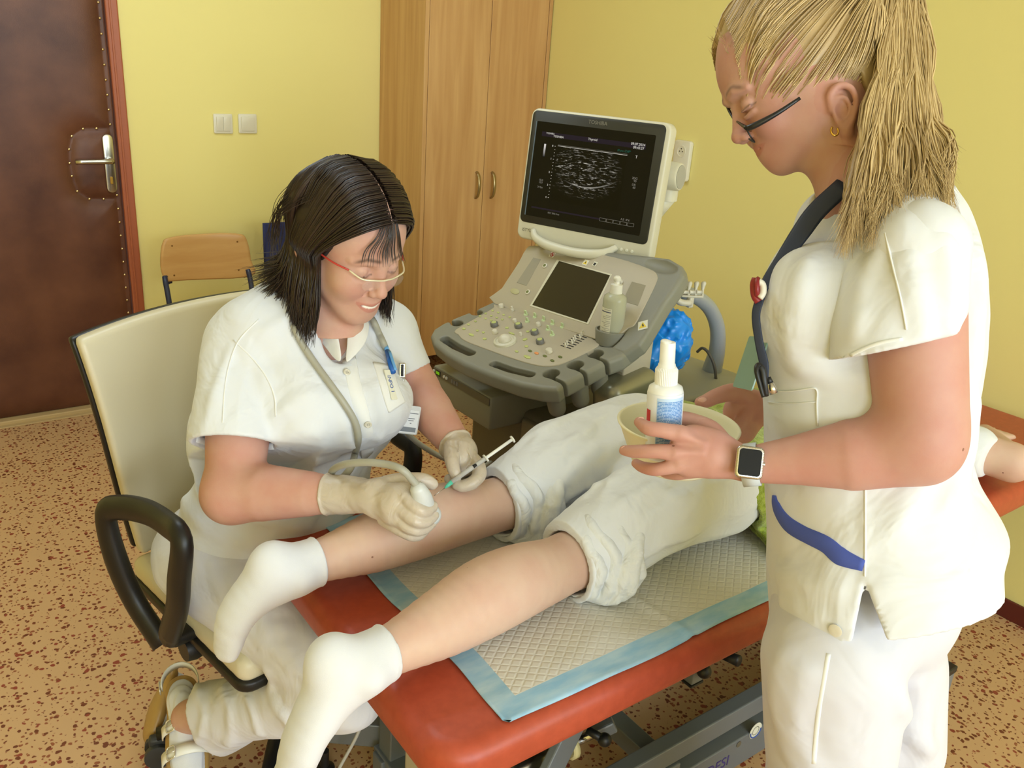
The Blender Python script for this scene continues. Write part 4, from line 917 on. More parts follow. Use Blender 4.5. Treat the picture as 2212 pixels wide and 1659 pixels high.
def padz(x, y):
    z = TZ+.0015+.0016*abs(math.sin(x*19+1.5*math.sin(y*9)))*(.5+.5*math.sin(y*14+x*3))
    cr = abs(x-(.93+.25*(y-py0)+.03*math.sin(y*12))); z += .004*max(0, 1-cr/.012)*(1 if y < 1.1 else 0)
    e = min(x-px0, y-py0)
    if e < .012: z += .0025*(1-e/.012)*(.5+.5*math.sin(x*31+y*47))
    # follow the rounded rim of the cushion on the near side
    dy = (TY0+.028)-y
    if dy > 0: z -= .028-math.sqrt(max(.028**2-dy*dy, 0))
    return z
for i in range(nx+1):
    row = []
    for j in range(ny+1):
        x = px0+(px1-px0)*i/nx; y = py0+(py1-py0)*j/ny
        xx = x+.004*math.sin(y*16)*(1 if i < 8 else 0)+(.012 if i == 0 and j == 0 else 0); yy = y+.0025*math.sin(x*13)*(1 if j < 5 else 0); row.append(b.verts.new((xx, yy, padz(x, y))))
    vs.append(row)
for i in range(nx):
    for j in range(ny):
        f = b.faces.new((vs[i][j], vs[i+1][j], vs[i+1][j+1], vs[i][j+1])); x = px0+(px1-px0)*(i+.5)/nx; y = py0+(py1-py0)*(j+.5)/ny
        f.material_index = 1 if (x < px0+.046 or y < py0+.043 or y > py1-.045 or x > px1-.045) else 0
pad = obj('absorbent_pad', b, [m_padw, m_padb], None, True); tag(pad, 'quilted white disposable pad with pale blue border spread under the patient\'s legs', 'disposable pad')
sm = pad.modifiers.new('thickness', 'SOLIDIFY'); sm.thickness = .0012; sm.offset = 1

# ================================================================== OFFICE CHAIR
m_cream = mat('cream_leatherette', (212, 202, 174), .4, spec=.45); noise_bump(m_cream, 700, .15, .0004)
m_bk = mat('black_nylon', (24, 23, 22), .42, spec=.45)
cf = unit([.17, -.985, 0]); cr_ = np.array([.985, .17, 0]); cc = np.array([.582, 1.517, 0])
oc = thing('office_chair', 'cream leatherette office chair with black loop armrests under the seated doctor', 'office chair', cc)
FC = frame(cc, cr_, -cf, EZ)   # local x = chair's left-to-right in the photo, y = towards the backrest
def lc(x, y, z): return cc+cr_*x-cf*y+EZ*z
S = Sdf(lc(0, 0, .43)-np.array([.36, .36, .08]), lc(0, 0, .43)+np.array([.36, .36, .12]), .006)
S.box(lc(0, 0, .437), (.235, .235, .028), .024, .01, axes=[cr_, -cf, EZ]); S.ell(lc(0, .02, .462), (.19, .19, .020), k=.03, axes=[cr_, -cf, EZ]); 
build('seat', S.mesh(smooth=2), m_cream, oc)
b = BM(); prism(b, rrect(-.238, .238, -.238, .238, .03), .395, .418, FC, .006); obj('seat_shell', b, m_bk, oc, auto=50)
# curved backrest and its black shell
def backrest(th0, th1, wex, zex):
    b = BM(); nu, nv = 20, 18; L_ = []
    for side in (th0, th1):
        G = []
        for i in range(nu+1):
            u = -1+2*i/nu; col_ = []
            for j in range(nv+1):
                v_ = j/nv; z = .465-zex+(.510+2*zex)*v_; hw = (.216+.078*v_)+wex*(1 if True else 0)
                y = .238+.055*v_+.022*math.cos(v_*math.pi*1.2)-.055*u*u*(.6+.4*v_)+.012; zz = z+(.012*(1-u*u)+.012*u)*v_**3
                n_ = side; G_ = lc(u*hw, y+n_, zz); col_.append(b.verts.new(G_))
            G.append(col_)
        L_.append(G)
    A, B = L_
    for i in range(nu):
        for j in range(nv):
            b.faces.new((A[i][j], A[i+1][j], A[i+1][j+1], A[i][j+1])); b.faces.new((B[i][j], B[i][j+1], B[i+1][j+1], B[i+1][j]))
    for i in range(nu):
        b.faces.new((A[i][0], B[i][0], B[i+1][0], A[i+1][0])); b.faces.new((A[i][nv], A[i+1][nv], B[i+1][nv], B[i][nv]))
    for j in range(nv):
        b.faces.new((A[0][j], A[0][j+1], B[0][j+1], B[0][j])); b.faces.new((A[nu][j], B[nu][j], B[nu][j+1], A[nu][j+1]))
    return b
o_ = obj('backrest', backrest(-.030, .006, 0, 0), m_cream, oc, True); md = o_.modifiers.new('soft', 'BEVEL'); md.width = .012; md.segments = 4; md.limit_method = 'ANGLE'; md.angle_limit = math.radians(50)
o_ = obj('back_shell', backrest(.004, .026, .004, -.004), m_bk, oc, True); md = o_.modifiers.new('soft', 'BEVEL'); md.width = .008; md.segments = 3; md.limit_method = 'ANGLE'; md.angle_limit = math.radians(50)
b = BM(); tube(b, [lc(0, .05, .40), lc(0, .25, .40), lc(0, .31, .46), lc(0, .315, .62)], [.03, .03, .028, .02], 12, 5, flat=.5); obj('back_support', b, m_bk, oc, True)
for sd in (-1, 1):
    if sd < 0:
        pts = [P(352, 1392, d=1.64), P(292, 1300, d=1.64), P(250, 1205, d=1.61), P(229, 1112, d=1.575), P(262, 1096, d=1.545), P(318, 1106, d=1.50), P(362, 1132, d=1.45), P(392, 1166, d=1.405), P(387, 1250, d=1.45), P(383, 1310, d=1.50), P(366, 1372, d=1.58)]
    else:
        pts = [lc(.285, .10, .42), lc(.30, .16, .50), lc(.305, .20, .60), lc(.305, .21, .675), lc(.305, .17, .690), lc(.305, .08, .690), lc(.30, -.0, .68), lc(.30, -.055, .665), lc(.295, -.05, .58), lc(.29, -.02, .50), lc(.285, .03, .43)]
    b = BM(); tube(b, pts, [.027]*3+[.024]*5+[.026]*3, 16, 5, closed=False, flat=.72, up=cr_ if sd else EZ); S_ = [v for v in b.verts]
    arm_o = obj('armrest', b, m_bk, oc, True)
    p_ = (pts[0]+pts[-1])/2; b = BM(); bar(b, p_, lc(sd*.05, .02, .395), .05, .022, .006); obj('armrest_bracket', b, m_bk, arm_o, auto=50)
b = BM(); box(b, -.10, .10, -.10, .10, .35, .397, .015, FC); obj('tilt_mechanism', b, m_bk, oc, auto=50)
c = lc(-.20, .06, .365); b = BM(); tube(b, [lc(-.08, .03, .38), c, lc(-.245, .10, .355)], [.008, .016, .020], 12, 3, flat=.6); obj('tilt_lever', b, m_bk, oc, True)
c = lc(-.225, -.02, .375); b = BM(); lathe(b, [(.024, -.02), (.028, 0), (.024, .02)], 20, frame(c, EZ, -cf, cr_)); obj('height_knob', b, m_bk, oc, auto=50)
b = BM(); lathe(b, [(.024, .08), (.024, .22), (.014, .22), (.014, .36)], 20, Matrix.Translation(cc)); obj('gas_column', b, m_bk, oc, auto=50)
for k in range(5):
    a = math.radians(165+72*k); e = cc+.285*np.array([math.cos(a), math.sin(a), 0]); dv = unit(e-cc)
    b = BM(); tube(b, [cc+EZ*.095, cc+dv*.15+EZ*.092, e+EZ*.075], [.028, .024, .018], 10, 3, flat=.6); lg = obj('base_leg', b, m_bk, oc, True)
    sd_ = np.cross(dv, EZ); b = BM()
    for s in (-1, 1): lathe(b, [(.020, -.008), (.029, -.006), (.029, .006), (.020, .008)], 22, frame(e+EZ*.029+sd_*s*.017, dv, EZ, sd_))
    box(b, -.018, .018, -.012, .012, .0, .035, .006, frame(e+EZ*.035, dv, sd_, EZ)); tube(b, [e+EZ*.03-sd_*.02, e+EZ*.03+sd_*.02], .007, 10); obj('castor', b, mat('dark_grey_castor', (52, 54, 56), .45), lg, auto=50)
# fallen lead on the floor: white cable hanging by the seated doctor
# ================================================================== PEOPLE: shared tools
TC = -FW
def V3(r, u, c): return RT*r+UP*u+TC*c
def skin(name, base, red, dark=(60, 40, 28)):
    m = mat(name, base, .55, spec=.35, sss=.12)
    n = N(m, 'ShaderNodeTexNoise'); n.inputs['Scale'].default_value = 22; n.inputs['Detail'].default_value = 5; L(m, coords(m), n.inputs['Vector'])
    c0 = ramp(m, n.outputs['Fac'], [(.3, tuple(int(b_*.6+r_*.4) for b_, r_ in zip(base, red))), (.7, base)])
    at = N(m, 'ShaderNodeAttribute', attribute_name='tint'); sp = N(m, 'ShaderNodeSeparateColor'); L(m, at.outputs['Color'], sp.inputs[0])
    c1_ = mixc(m, c0, red, sp.outputs[0]); c2_ = mixc(m, c1_, dark, sp.outputs[1]); c3_ = mixc(m, c2_, (246, 240, 228), sp.outputs[2])
    # a few small moles
    vo = N(m, 'ShaderNodeTexVoronoi'); vo.inputs['Scale'].default_value = 26; L(m, coords(m), vo.inputs['Vector']); s2 = N(m, 'ShaderNodeSeparateColor'); L(m, vo.outputs['Color'], s2.inputs[0])
    a = mth(m, 'MULTIPLY', mth(m, 'LESS_THAN', vo.outputs['Distance'], .055), mth(m, 'GREATER_THAN', s2.outputs[0], .72))
    c4_ = mixc(m, c3_, (112, 66, 48), mth(m, 'MULTIPLY', a, .75)); L(m, c4_, bsdf(m).inputs['Base Color'])
    nb = N(m, 'ShaderNodeTexNoise'); nb.inputs['Scale'].default_value = 420; L(m, coords(m), nb.inputs['Vector']); bp = N(m, 'ShaderNodeBump'); bp.inputs['Strength'].default_value = .12; bp.inputs['Distance'].default_value = .0008; L(m, nb.outputs['Fac'], bp.inputs['Height']); L(m, bp.outputs[0], bsdf(m).inputs['Normal'])
    return m
def cloth(name, rgb, fold=26, st=.55, dist=.006, rough=.75, weave=1500):
    m = mat(name, rgb, rough, spec=.2, sheen=.1); v = coords(m)
    n = N(m, 'ShaderNodeTexNoise'); n.inputs['Scale'].default_value = fold*.35; n.inputs['Detail'].default_value = 3; n.inputs['Distortion'].default_value = 1.2; n.inputs['Roughness'].default_value = .45; L(m, v, n.inputs['Vector'])
    b1 = N(m, 'ShaderNodeBump'); b1.inputs['Strength'].default_value = st; b1.inputs['Distance'].default_value = dist*3; L(m, n.outputs['Fac'], b1.inputs['Height'])
    n2 = N(m, 'ShaderNodeTexNoise'); n2.inputs['Scale'].default_value = weave; L(m, v, n2.inputs['Vector'])
    b2 = N(m, 'ShaderNodeBump'); b2.inputs['Strength'].default_value = .12; b2.inputs['Distance'].default_value = .0004; L(m, n2.outputs['Fac'], b2.inputs['Height']); L(m, b1.outputs[0], b2.inputs['Normal']); L(m, b2.outputs[0], bsdf(m).inputs['Normal']); return m
def hairmat(name, dark, light, rough=.4):
    m = mat(name, light, rough, spec=.5); at = N(m, 'ShaderNodeAttribute', attribute_name='tint'); sp = N(m, 'ShaderNodeSeparateColor'); L(m, at.outputs['Color'], sp.inputs[0])
    n = N(m, 'ShaderNodeTexNoise'); n.inputs['Scale'].default_value = 60; L(m, coords(m), n.inputs['Vector']); f = mth(m, 'ADD', mth(m, 'MULTIPLY', sp.outputs[0], .8), mth(m, 'MULTIPLY', n.outputs['Fac'], .3), True)
    L(m, mixc(m, dark, light, f), bsdf(m).inputs['Base Color']); return m
def strands(name, paths, m, parent, r=.0014, K=16, sides=4, taper=.25, extra=None):
    """paths: list of control polylines (world); one mesh, one tint per strand"""
    Vs, Qs, T = [], [], []; off = 0
    if extra is not None: Vs.append(extra[0]); Qs.append(extra[1]); T.append(np.full(len(extra[0]), .25)); off = len(extra[0])
    rr = np.random.RandomState(5)
    for pth in paths:
        rad = r
        if isinstance(pth, tuple): pth, rad = pth
        cc_ = np.array(catmull(pth, 6)); s = np.linspace(0, len(cc_)-1, K); i = np.minimum(s.astype(int), len(cc_)-2); fr = (s-i)[:, None]; c = cc_[i]*(1-fr)+cc_[i+1]*fr
        t = np.gradient(c, axis=0); t /= np.linalg.norm(t, axis=1)[:, None]+1e-9
        a = np.cross(t, [.3, .2, 1.]); a /= np.linalg.norm(a, axis=1)[:, None]+1e-9; b_ = np.cross(t, a)
        w = rad*np.clip(np.minimum(1, (1-np.linspace(0, 1, K))/(taper+1e-6)), .08, 1)*np.clip(.5+np.linspace(0, 1, K)*6, 0, 1)
        an = 2*math.pi*np.arange(sides)/sides+rr.uniform(0, 6)
        V = c[:, None]+w[:, None, None]*(np.cos(an)[None, :, None]*a[:, None]+np.sin(an)[None, :, None]*b_[:, None])
        Vs.append(V.reshape(-1, 3)); g = np.arange(K*sides).reshape(K, sides)
        q = np.stack([g[:-1], np.roll(g[:-1], -1, 1), np.roll(g[1:], -1, 1), g[1:]], -1).reshape(-1, 4); Qs.append(q+off); off += K*sides; T.append(np.full(K*sides, rr.uniform(0, 1)))
    V = np.concatenate(Vs); Q = np.concatenate(Qs); T = np.concatenate(T)
    return build(name, (V, Q), m, parent, paint=lambda _v: T)
class Head:
    """local axes: a forward, b up, c to the person's right; origin midway between the ears"""
    def __init__(s, C, f, u, sc=1.):
        s.C = np.array(C); s.f = unit(f); s.u = unit(np.array(u)-s.f*(np.array(u)@s.f)); s.r = np.cross(s.f, s.u); s.sc = sc; s.ax = [s.f, s.u, s.r]
    def p(s, a, b, c=0.): return s.C+s.sc*(s.f*a+s.u*b+s.r*c)
    def loc(s, q): q = np.array(q)-s.C; return np.array([q@s.f, q@s.u, q@s.r])/s.sc
def sculpt_head(S, h, smile=0., jaw=1., prof=None, lid=.6, mouth_open=0., ear=None):
    p, sc = h.p, h.sc
    F = dict(chin=(.086, -.092), nose=(.121, -.022), bridge=(.098, .018), ul=(.1035, -.050), ll=(.1005, -.0615), brow=(.0985, .034), fore=(.098, .065))
    if prof: F.update(prof)
    S.ell(p(*F.get('skull', (-.004, .050))), np.array(F.get('skr', (.098, .088, .077)))*sc, k=.01, axes=h.ax)
    S.ell(p(F['fore'][0]-.062, F['fore'][1]-.010), np.array([.062, .062, .066])*sc, k=.03, axes=h.ax)
    S.ell(p((F['nose'][0]+F['chin'][0])/2-.052, -.015), np.array([.046, .066, .059])*sc, k=.03, axes=h.ax)
    for s in (-1, 1):
        S.cone(p(.004, -.030, s*.058), p(F['chin'][0]-.016, F['chin'][1]+.012, s*.018), .021*sc*jaw, .018*sc, k=.03)
        S.ell(p(F['nose'][0]-.054, -.022+smile*.004, s*.037), np.array([.024, .024, .022])*sc*(1+.08*smile), k=.022, axes=h.ax)
    S.ell(p(F['chin'][0]-.012, F['chin'][1]+.008), np.array([.018, .017, .020])*sc, k=.018, axes=h.ax)
    S.ell(p(F['ul'][0]-.026, (F['ul'][1]+F['ll'][1])/2+.003), np.array([.024, .028, .027])*sc, k=.015, axes=h.ax)
    for s in (-1, 1):
        S.ell(p(F['bridge'][0]+.003, .014, s*.033), np.array([.013, .012, .018])*sc, k=.012, op='sub', axes=h.ax)
        S.tube([p(F['brow'][0]-.003, F['brow'][1], s*.012), p(F['brow'][0]-.006, F['brow'][1]+.003, s*.030), p(F['brow'][0]-.020, F['brow'][1]-.002, s*.050)], [.005*sc, .006*sc, .004*sc], k=.010)
        ec = p(F['bridge'][0]-.0155, .0135, s*.0315); S.ell(ec, np.array([.0125, .0125, .0135])*sc, k=.002, axes=h.ax)     # closed-looking eyeball with its lid
        S.tube([p(F['bridge'][0]-.009, .008, s*.018), p(F['bridge'][0]-.0022, .0045, s*.0315), p(F['bridge'][0]-.012, .0075, s*.046)], [.0016*sc]*3, k=.003, sub=4)   # lash line
        S.tube([p(F['bridge'][0]-.008, -.003, s*.020), p(F['bridge'][0]-.006, -.0055, s*.033), p(F['bridge'][0]-.014, -.002, s*.045)], [.003*sc]*3, k=.007, sub=4)
    S.cone(p(F['bridge'][0]-.004, F['bridge'][1]+.004), p(F['nose'][0]-.011, F['nose'][1]+.004), .0070*sc, .0095*sc, k=.012)
    S.ell(p(F['nose'][0]-.0095, F['nose'][1]), np.array([.0098, .0088, .0105])*sc, k=.006, axes=h.ax)
    for s in (-1, 1):
        S.ell(p(F['nose'][0]-.019, F['nose'][1]-.004, s*.0115), np.array([.009, .0065, .0058])*sc, k=.005, axes=h.ax)
        S.ell(p(F['nose'][0]-.017, F['nose'][1]-.0108, s*.0062), np.array([.0050, .003, .0028])*sc, k=.002, op='sub', axes=h.ax)
        S.tube([p(F['nose'][0]-.024, F['nose'][1]-.002, s*.017), p(F['ul'][0]-.017, F['ul'][1]+.008, s*.030)], [.0012*sc, .0012*sc], k=.005, op='sub')
    cw = .024+.005*smile; cu = .006*smile
    um, lm = F['ul'], F['ll']
    S.tube([p(um[0]-.019, (um[1]+lm[1])/2+cu, -cw), p(um[0]-.0075, um[1]-.001+cu*.2, -.011), p(um[0]-.0045, um[1]+.0002), p(um[0]-.0075, um[1]-.001+cu*.2, .011), p(um[0]-.019, (um[1]+lm[1])/2+cu, cw)], [.002*sc, .0042*sc, .0044*sc, .0042*sc, .002*sc], k=.004, sub=4)
    S.tube([p(um[0]-.019, (um[1]+lm[1])/2+cu, -cw), p(lm[0]-.008, lm[1]+.001-mouth_open, -.011), p(lm[0]-.0055, lm[1]-mouth_open), p(lm[0]-.008, lm[1]+.001-mouth_open, .011), p(um[0]-.019, (um[1]+lm[1])/2+cu, cw)], [.002*sc, .0048*sc, .0054*sc, .0048*sc, .002*sc], k=.004, sub=4)
    mm = (um[1]+lm[1])/2-mouth_open*.5
    S.tube([p(um[0]-.018, mm+cu, -cw*.96), p(um[0]-.002, mm+cu*.3, -.011), p(um[0]+.001, mm), p(um[0]-.002, mm+cu*.3, .011), p(um[0]-.018, mm+cu, cw*.96)], [.0006*sc, (.0012+mouth_open*.55)*sc, (.0012+mouth_open*.6)*sc, (.0012+mouth_open*.55)*sc, .0006*sc], k=.0015, op='sub', sub=4)
    if ear is not None: p, sc, h = ear.p, ear.sc, ear
    for s in (-1, 1):   # ears
        S.ell(p(-.010, .002, s*.0745), np.array([.014, .026, .006])*sc, k=.006, axes=[unit(h.f*.97+h.u*.25), unit(h.u*.97-h.f*.25), unit(h.r+h.f*-.35*s)])
        S.tube([p(.004, .006, s*.078), p(.001, .024, s*.080), p(-.012, .032, s*.083), p(-.024, .024, s*.086), p(-.026, .006, s*.086), p(-.018, -.012, s*.083), p(-.008, -.024, s*.079)], [.0028*sc, .0032*sc, .0036*sc, .0038*sc, .0038*sc, .0036*sc, .0052*sc], k=.004, sub=4)
        S.tube([p(-.004, .018, s*.081), p(-.015, .014, s*.083), p(-.017, .000, s*.083), p(-.009, -.010, s*.080)], [.0024*sc]*4, k=.003, sub=3)
        S.ell(p(-.006, .000, s*.082), np.array([.007, .010, .005])*sc, k=.003, op='sub', axes=h.ax)
        S.ell(p(-.006, -.024, s*.078), np.array([.007, .009, .004])*sc, k=.004, axes=h.ax)
def head_paint(h, prof=None, smile=0., mouth_open=0., browdark=.75, teeth=False):
    F = dict(ul=(.1035, -.050), ll=(.1005, -.0615), brow=(.0985, .034), bridge=(.098, .018), nose=(.121, -.022))
    if prof: F.update(prof)
    def fn(V):
        q = (V-h.C)@np.array(h.ax).T/h.sc; a, b_, c = q.T; W_ = np.zeros((len(V), 3)); cu = .006*smile
        mm = (F['ul'][1]+F['ll'][1])/2-mouth_open*.5; yy = b_-(mm+cu*(np.abs(c)/.024)**2)
        top = .0072*np.clip(1-(np.abs(c)/(.026+.004*smile))**2, 0, 1)+.001+mouth_open*.4; lowr = .0088*np.clip(1-(np.abs(c)/(.026+.004*smile))**2, 0, 1)+.0005+mouth_open*.6
        d = np.where(yy > 0, yy-top, -yy-lowr); lip = np.clip(.5-d/.0018, 0, 1)*(a > F['ul'][0]-.024)*(np.abs(c) < .030)
        W_[:, 0] = np.maximum(lip*.75, .30*np.exp(-((b_+.022)**2/.020**2+(np.abs(c)-.042)**2/.018**2))*(a > .03))
        W_[:, 0] = np.maximum(W_[:, 0], .30*np.exp(-((b_-F['nose'][1])**2/.012**2+c**2/.014**2+(a-F['nose'][0])**2/.02**2)))
        W_[:, 0] = np.maximum(W_[:, 0], .25*(np.abs(c) > .078))
        br = F['brow'][1]+.004+.004*np.clip((np.abs(c)-.012)/.02, 0, 1)-.010*np.clip((np.abs(c)-.036)/.016, 0, 1)
        W_[:, 1] = browdark*np.exp(-((b_-br)/.0032)**2)*np.clip((np.abs(c)-.008)/.006, 0, 1)*np.clip((.054-np.abs(c))/.008, 0, 1)*(a > .05)
        la = .0055+.003*((np.abs(c)-.0315)/.014)**2
        W_[:, 1] = np.maximum(W_[:, 1], .6*np.exp(-((b_-la)/.0018)**2)*(np.abs(np.abs(c)-.0315) < .0155)*(a > .05))
        if teeth: W_[:, 2] = np.clip(1-np.abs(yy-.0003)/(.0016+mouth_open*.35), 0, 1)**.3*(np.abs(c) < .019)*(a > F['ul'][0]-.02)*(a < F['ul'][0]+.002); W_[:, 0] *= (1-W_[:, 2])
        return W_
    return fn
def stack(S, lv, ex, ey, k=.01, op='add', p=2.0):
    """elliptical sections: (z, centre x, centre y, radius along ex, radius along ey)"""
    lv = sorted(lv); z = np.array([l[0] for l in lv]); A = np.array([l[1:] for l in lv]); ex = unit(ex); ey = unit(ey)
    R = A[:, 2:].max(); lo = np.array([A[:, 0].min()-R, A[:, 1].min()-R, z[0]]); hi = np.array([A[:, 0].max()+R, A[:, 1].max()+R, z[-1]])
    sl = S._sl(lo, hi, k+3*S.h); X, Y, Z = S._pts(sl); zz = Z.ravel(); zf = np.linspace(z[0], z[-1], 200)
    # smooth interpolation of the sections
    def ip(col):
        v = np.interp(zf, z, A[:, col]); w = np.hanning(15); w /= w.sum(); vp = np.pad(v, 7, mode='edge'); v = np.convolve(vp, w, 'valid'); return np.interp(zz, zf, v).reshape(1, 1, -1)
    cx, cy, rx, ry = ip(0), ip(1), ip(2), ip(3)
    u = (X-cx)*ex[0]+(Y-cy)*ex[1]; v = (X-cx)*ey[0]+(Y-cy)*ey[1]
    if p != 2.0: k0 = (np.abs(u/rx)**p+np.abs(v/ry)**p)**(1/p)
    else: k0 = np.sqrt((u/rx)**2+(v/ry)**2)
    k1 = np.sqrt((u/rx**2)**2+(v/ry**2)**2)+1e-6; d = k0*(k0-1)/np.maximum(k1, 1e-3) if p == 2.0 else (k0-1)*np.minimum(rx, ry)
    d = np.maximum(d, np.maximum(z[0]-Z, Z-z[-1])); S._op(sl, d.astype(np.float32), k, op)
def fit_row(y, x0, x1, rd, d, lat, dep):
    """level ellipse at depth d whose outline spans photo columns x0..x1"""
    L0, R0 = float(x0), float(x1)
    for _ in range(12):
        c = P((L0+R0)/2, y, d=d); r = (R0-L0)/2*d/FPX; t = np.linspace(0, 2*math.pi, 60)
        q = c+lat*r*np.cos(t)[:, None]+dep*rd*np.sin(t)[:, None]-CAM; px = 1106+FPX*(q@RT)/(q@FW)
        L0 += x0-px.min(); R0 += x1-px.max()
        if R0 < L0+20: R0 = L0+20
    return (c[2], c[0], c[1], r, rd)
def folds(S, items):
    """each item: (points, radius, k, sign) - a soft ridge (+1) or a crease (-1) along a polyline"""
    for pts, r, k, sg in items:
        pp_ = [S.surf(q) for q in catmull(pts, 4)]; run = []; vv = unit(np.array(pts[0])-CAM)
        for q in pp_+[None]:
            if q is not None and (not run or np.linalg.norm(q-run[-1]) < .05): run.append(q+vv*r*.75)
            else:
                if len(run) > 2:
                    n_ = len(run); rs = [max(.0012, r*math.sin(math.pi*(i+.6)/(n_+.2))**.5) for i in range(n_)]; S.tube(run, rs, k=k, op='add' if sg > 0 else 'sub')
                run = [] if q is None else [q+vv*r*.75]
m_skinA = skin('skin_warm', (206, 166, 146), (192, 124, 110)); m_skinB = skin('skin_rosy', (200, 158, 142), (188, 122, 110)); m_skinP = skin('skin_pale', (212, 180, 158), (200, 152, 134))
m_wcloth = cloth('white_cotton', (224, 226, 230)); m_wtrous = cloth('white_trouser_cotton', (216, 215, 220), 30, .4); m_cuff = cloth('white_rolled_cotton', (226, 228, 230), 60, .5, .008)
m_glove = mat('latex_glove', (198, 184, 166), .38, spec=.5, sss=.08)
_n = N(m_glove, 'ShaderNodeTexNoise'); _n.inputs['Scale'].default_value = 28; _n.inputs['Detail'].default_value = 2; _n.inputs['Distortion'].default_value = 2.5; L(m_glove, coords(m_glove), _n.inputs['Vector']); _b = N(m_glove, 'ShaderNodeBump'); _b.inputs['Strength'].default_value = .28; _b.inputs['Distance'].default_value = .006; L(m_glove, _n.outputs['Fac'], _b.inputs['Height']); L(m_glove, _b.outputs[0], bsdf(m_glove).inputs['Normal'])
m_sock = mat('white_sock_knit', (222, 222, 226), .9, spec=.1, sheen=.15); noise_bump(m_sock, 900, .35, .0008)
# ================================================================== PATIENT lying face down
pat = thing('person', 'person lying face down on the table, bare calves, rolled white trousers and white ankle socks', 'person', (1.45, 1.02, TZ))
NA, NK, NH = np.array([.428, .862, .716]), np.array([.845, .918, .712]), np.array([1.19, .920, .765])   # near leg: ankle, knee, hip
FA, FK, FH = np.array([.436, 1.118, .722]), np.array([.850, 1.125, .722]), np.array([1.19, 1.13, .770])
S = Sdf((.33, .78, .62), (1.02, 1.24, .83), .003)
for A, K, hl in ((NA, NK, P(700, 1415, d=1.13)), (FA, FK, P(572, 1205, d=1.325))):
    d = K-A
    S.tube([A+d*.035, A+d*.06, A+d*.16, A+d*.36+EZ*.004, A+d*.55+EZ*.013, A+d*.72+EZ*.013, A+d*.90+EZ*.005, K+EZ*.004, K+d*.2], [.031, .033, .037, .051, .0600, .0590, .0520, .0510, .056], k=.012, sub=4)
SKN = S.mesh(smooth=1)
S2 = Sdf((1.0, .55, .66), (2.30, 1.45, .95), .008)
S2.ell((1.72, 1.03, .745), (.32, .18, .072), k=.05); S2.ell((1.26, 1.02, .755), (.17, .17, .085), k=.05)
S2.cone((1.98, 1.03, .765), (2.10, 1.05, .77), .055, .055, k=.03); S2.ell((2.19, 1.06, .785), (.105, .085, .10), k=.02)
S2.cone((1.93, .86, .735), (1.99, .715, .725), .052, .043, k=.02); S2.cone((1.99, .715, .725), (2.17, .86, .695), .040, .03, k=.02)
S2.cone((1.93, 1.20, .735), (2.02, 1.33, .715), .052, .043, k=.02); S2.cone((2.02, 1.33, .715), (2.17, 1.22, .695), .040, .03, k=.02)
for y0_, yy in ((.86, 0), (1.22, 1)):
    S2.ell((2.21, y0_, .685), (.045, .035, .018), k=.012)
    for k_ in range(4): S2.tube([(2.235, y0_-.024+.016*k_, .685), (2.268, y0_-.026+.017*k_, .682), (2.29, y0_-.026+.017*k_, .676)], [.009, .0085, .007], k=.004)
    S2.cone((2.20, y0_+.03*(1 if yy == 0 else -1), .685), (2.235, y0_+.055*(1 if yy == 0 else -1), .68), .010, .008, k=.005)
S2.ell((2.28, 1.06, .755), (.016, .012, .02), k=.01)
for s in (-1, 1): S2.ell((2.19, 1.06+s*.086, .79), (.018, .007, .028), k=.005)
build('body', [SKN, S2.mesh(smooth=1)], m_skinP, pat)
S = Sdf((2.04, .93, .69), (2.32, 1.19, .95), .005); S.ell((2.17, 1.06, .800), (.112, .094, .102), k=.01); S.cut((2.24, 1.06, .74), (.35, 0, -1)); S.disp(lambda X, Y, Z: .0025*np.sin(Y*260+8*np.sin(X*20)))
build('hair', S.mesh(), mat('brown_hair', (84, 58, 38), .5), pat)
# trousers with rolled cuffs at the knees
S = Sdf((.84, .74, .635), (1.56, 1.34, .965), .0034)
S.tube([NK+np.array([.0, 0, .002]), NK*.75+NH*.25+EZ*.014, NK*.45+NH*.55+EZ*.028, NH+EZ*.015], [.070, .080, .088, .094], k=.03, sub=3)
S.tube([FK+np.array([.0, 0, .002]), FK*.75+FH*.25+EZ*.018, FK*.45+FH*.55+EZ*.028, FH+EZ*.015], [.070, .080, .088, .094], k=.025, sub=3)
S.ell((1.21, 1.02, .765), (.17, .195, .098), k=.04); S.ell((1.17, .935, .790), (.11, .09, .070), k=.04); S.ell((1.17, 1.10, .795), (.11, .09, .072), k=.04)
S.ell((.985, 1.165, .785), (.05, .05, .050), k=.03)   # bunched cloth on top of the far knee
lean = lambda a, b, t: a*(1-t)+b*t
fo = []
for K, Hh, sy in ((NK, NH, -1), (FK, FH, 1)):
    for t0, t1, a0, a1, rr_ in ((.20, .62, 70, 40, .010), (.22, .70, 20, 55, .009), (.24, .80, 100, 95, .011), (.20, .50, 130, 110, .009), (.38, .98, 55, 85, .012), (.22, .6, -10, 5, .008), (.50, 1.0, 20, 50, .012), (.28, .55, 50, 75, .007), (.6, .95, 85, 60, .009)):
        pts = []
        for q in np.linspace(0, 1, 5):
            t = t0+(t1-t0)*q; a = math.radians(a0+(a1-a0)*q+8*math.sin(q*5)); R_ = .068+.045*t; c = lean(K, Hh, t)+EZ*(.024*math.sin(t*3)); pts.append(c+np.array([0, sy*0-math.cos(a)*R_*1.0, math.sin(a)*R_]))
        fo.append((pts, rr_*.55, .015, 1))
folds(S, fo)
S.disp(lambda X, Y, Z: .0022*nz(X*.6, Y, Z, 62, 4, 2)*(Z > .66))
S.cut((.873, 0, 0), (-1, -.10, 0)); S.cut((1.40, 0, 0), (1, 0, 0)); S.cut((0, 0, .6525), (0, 0, -1), k=.004)
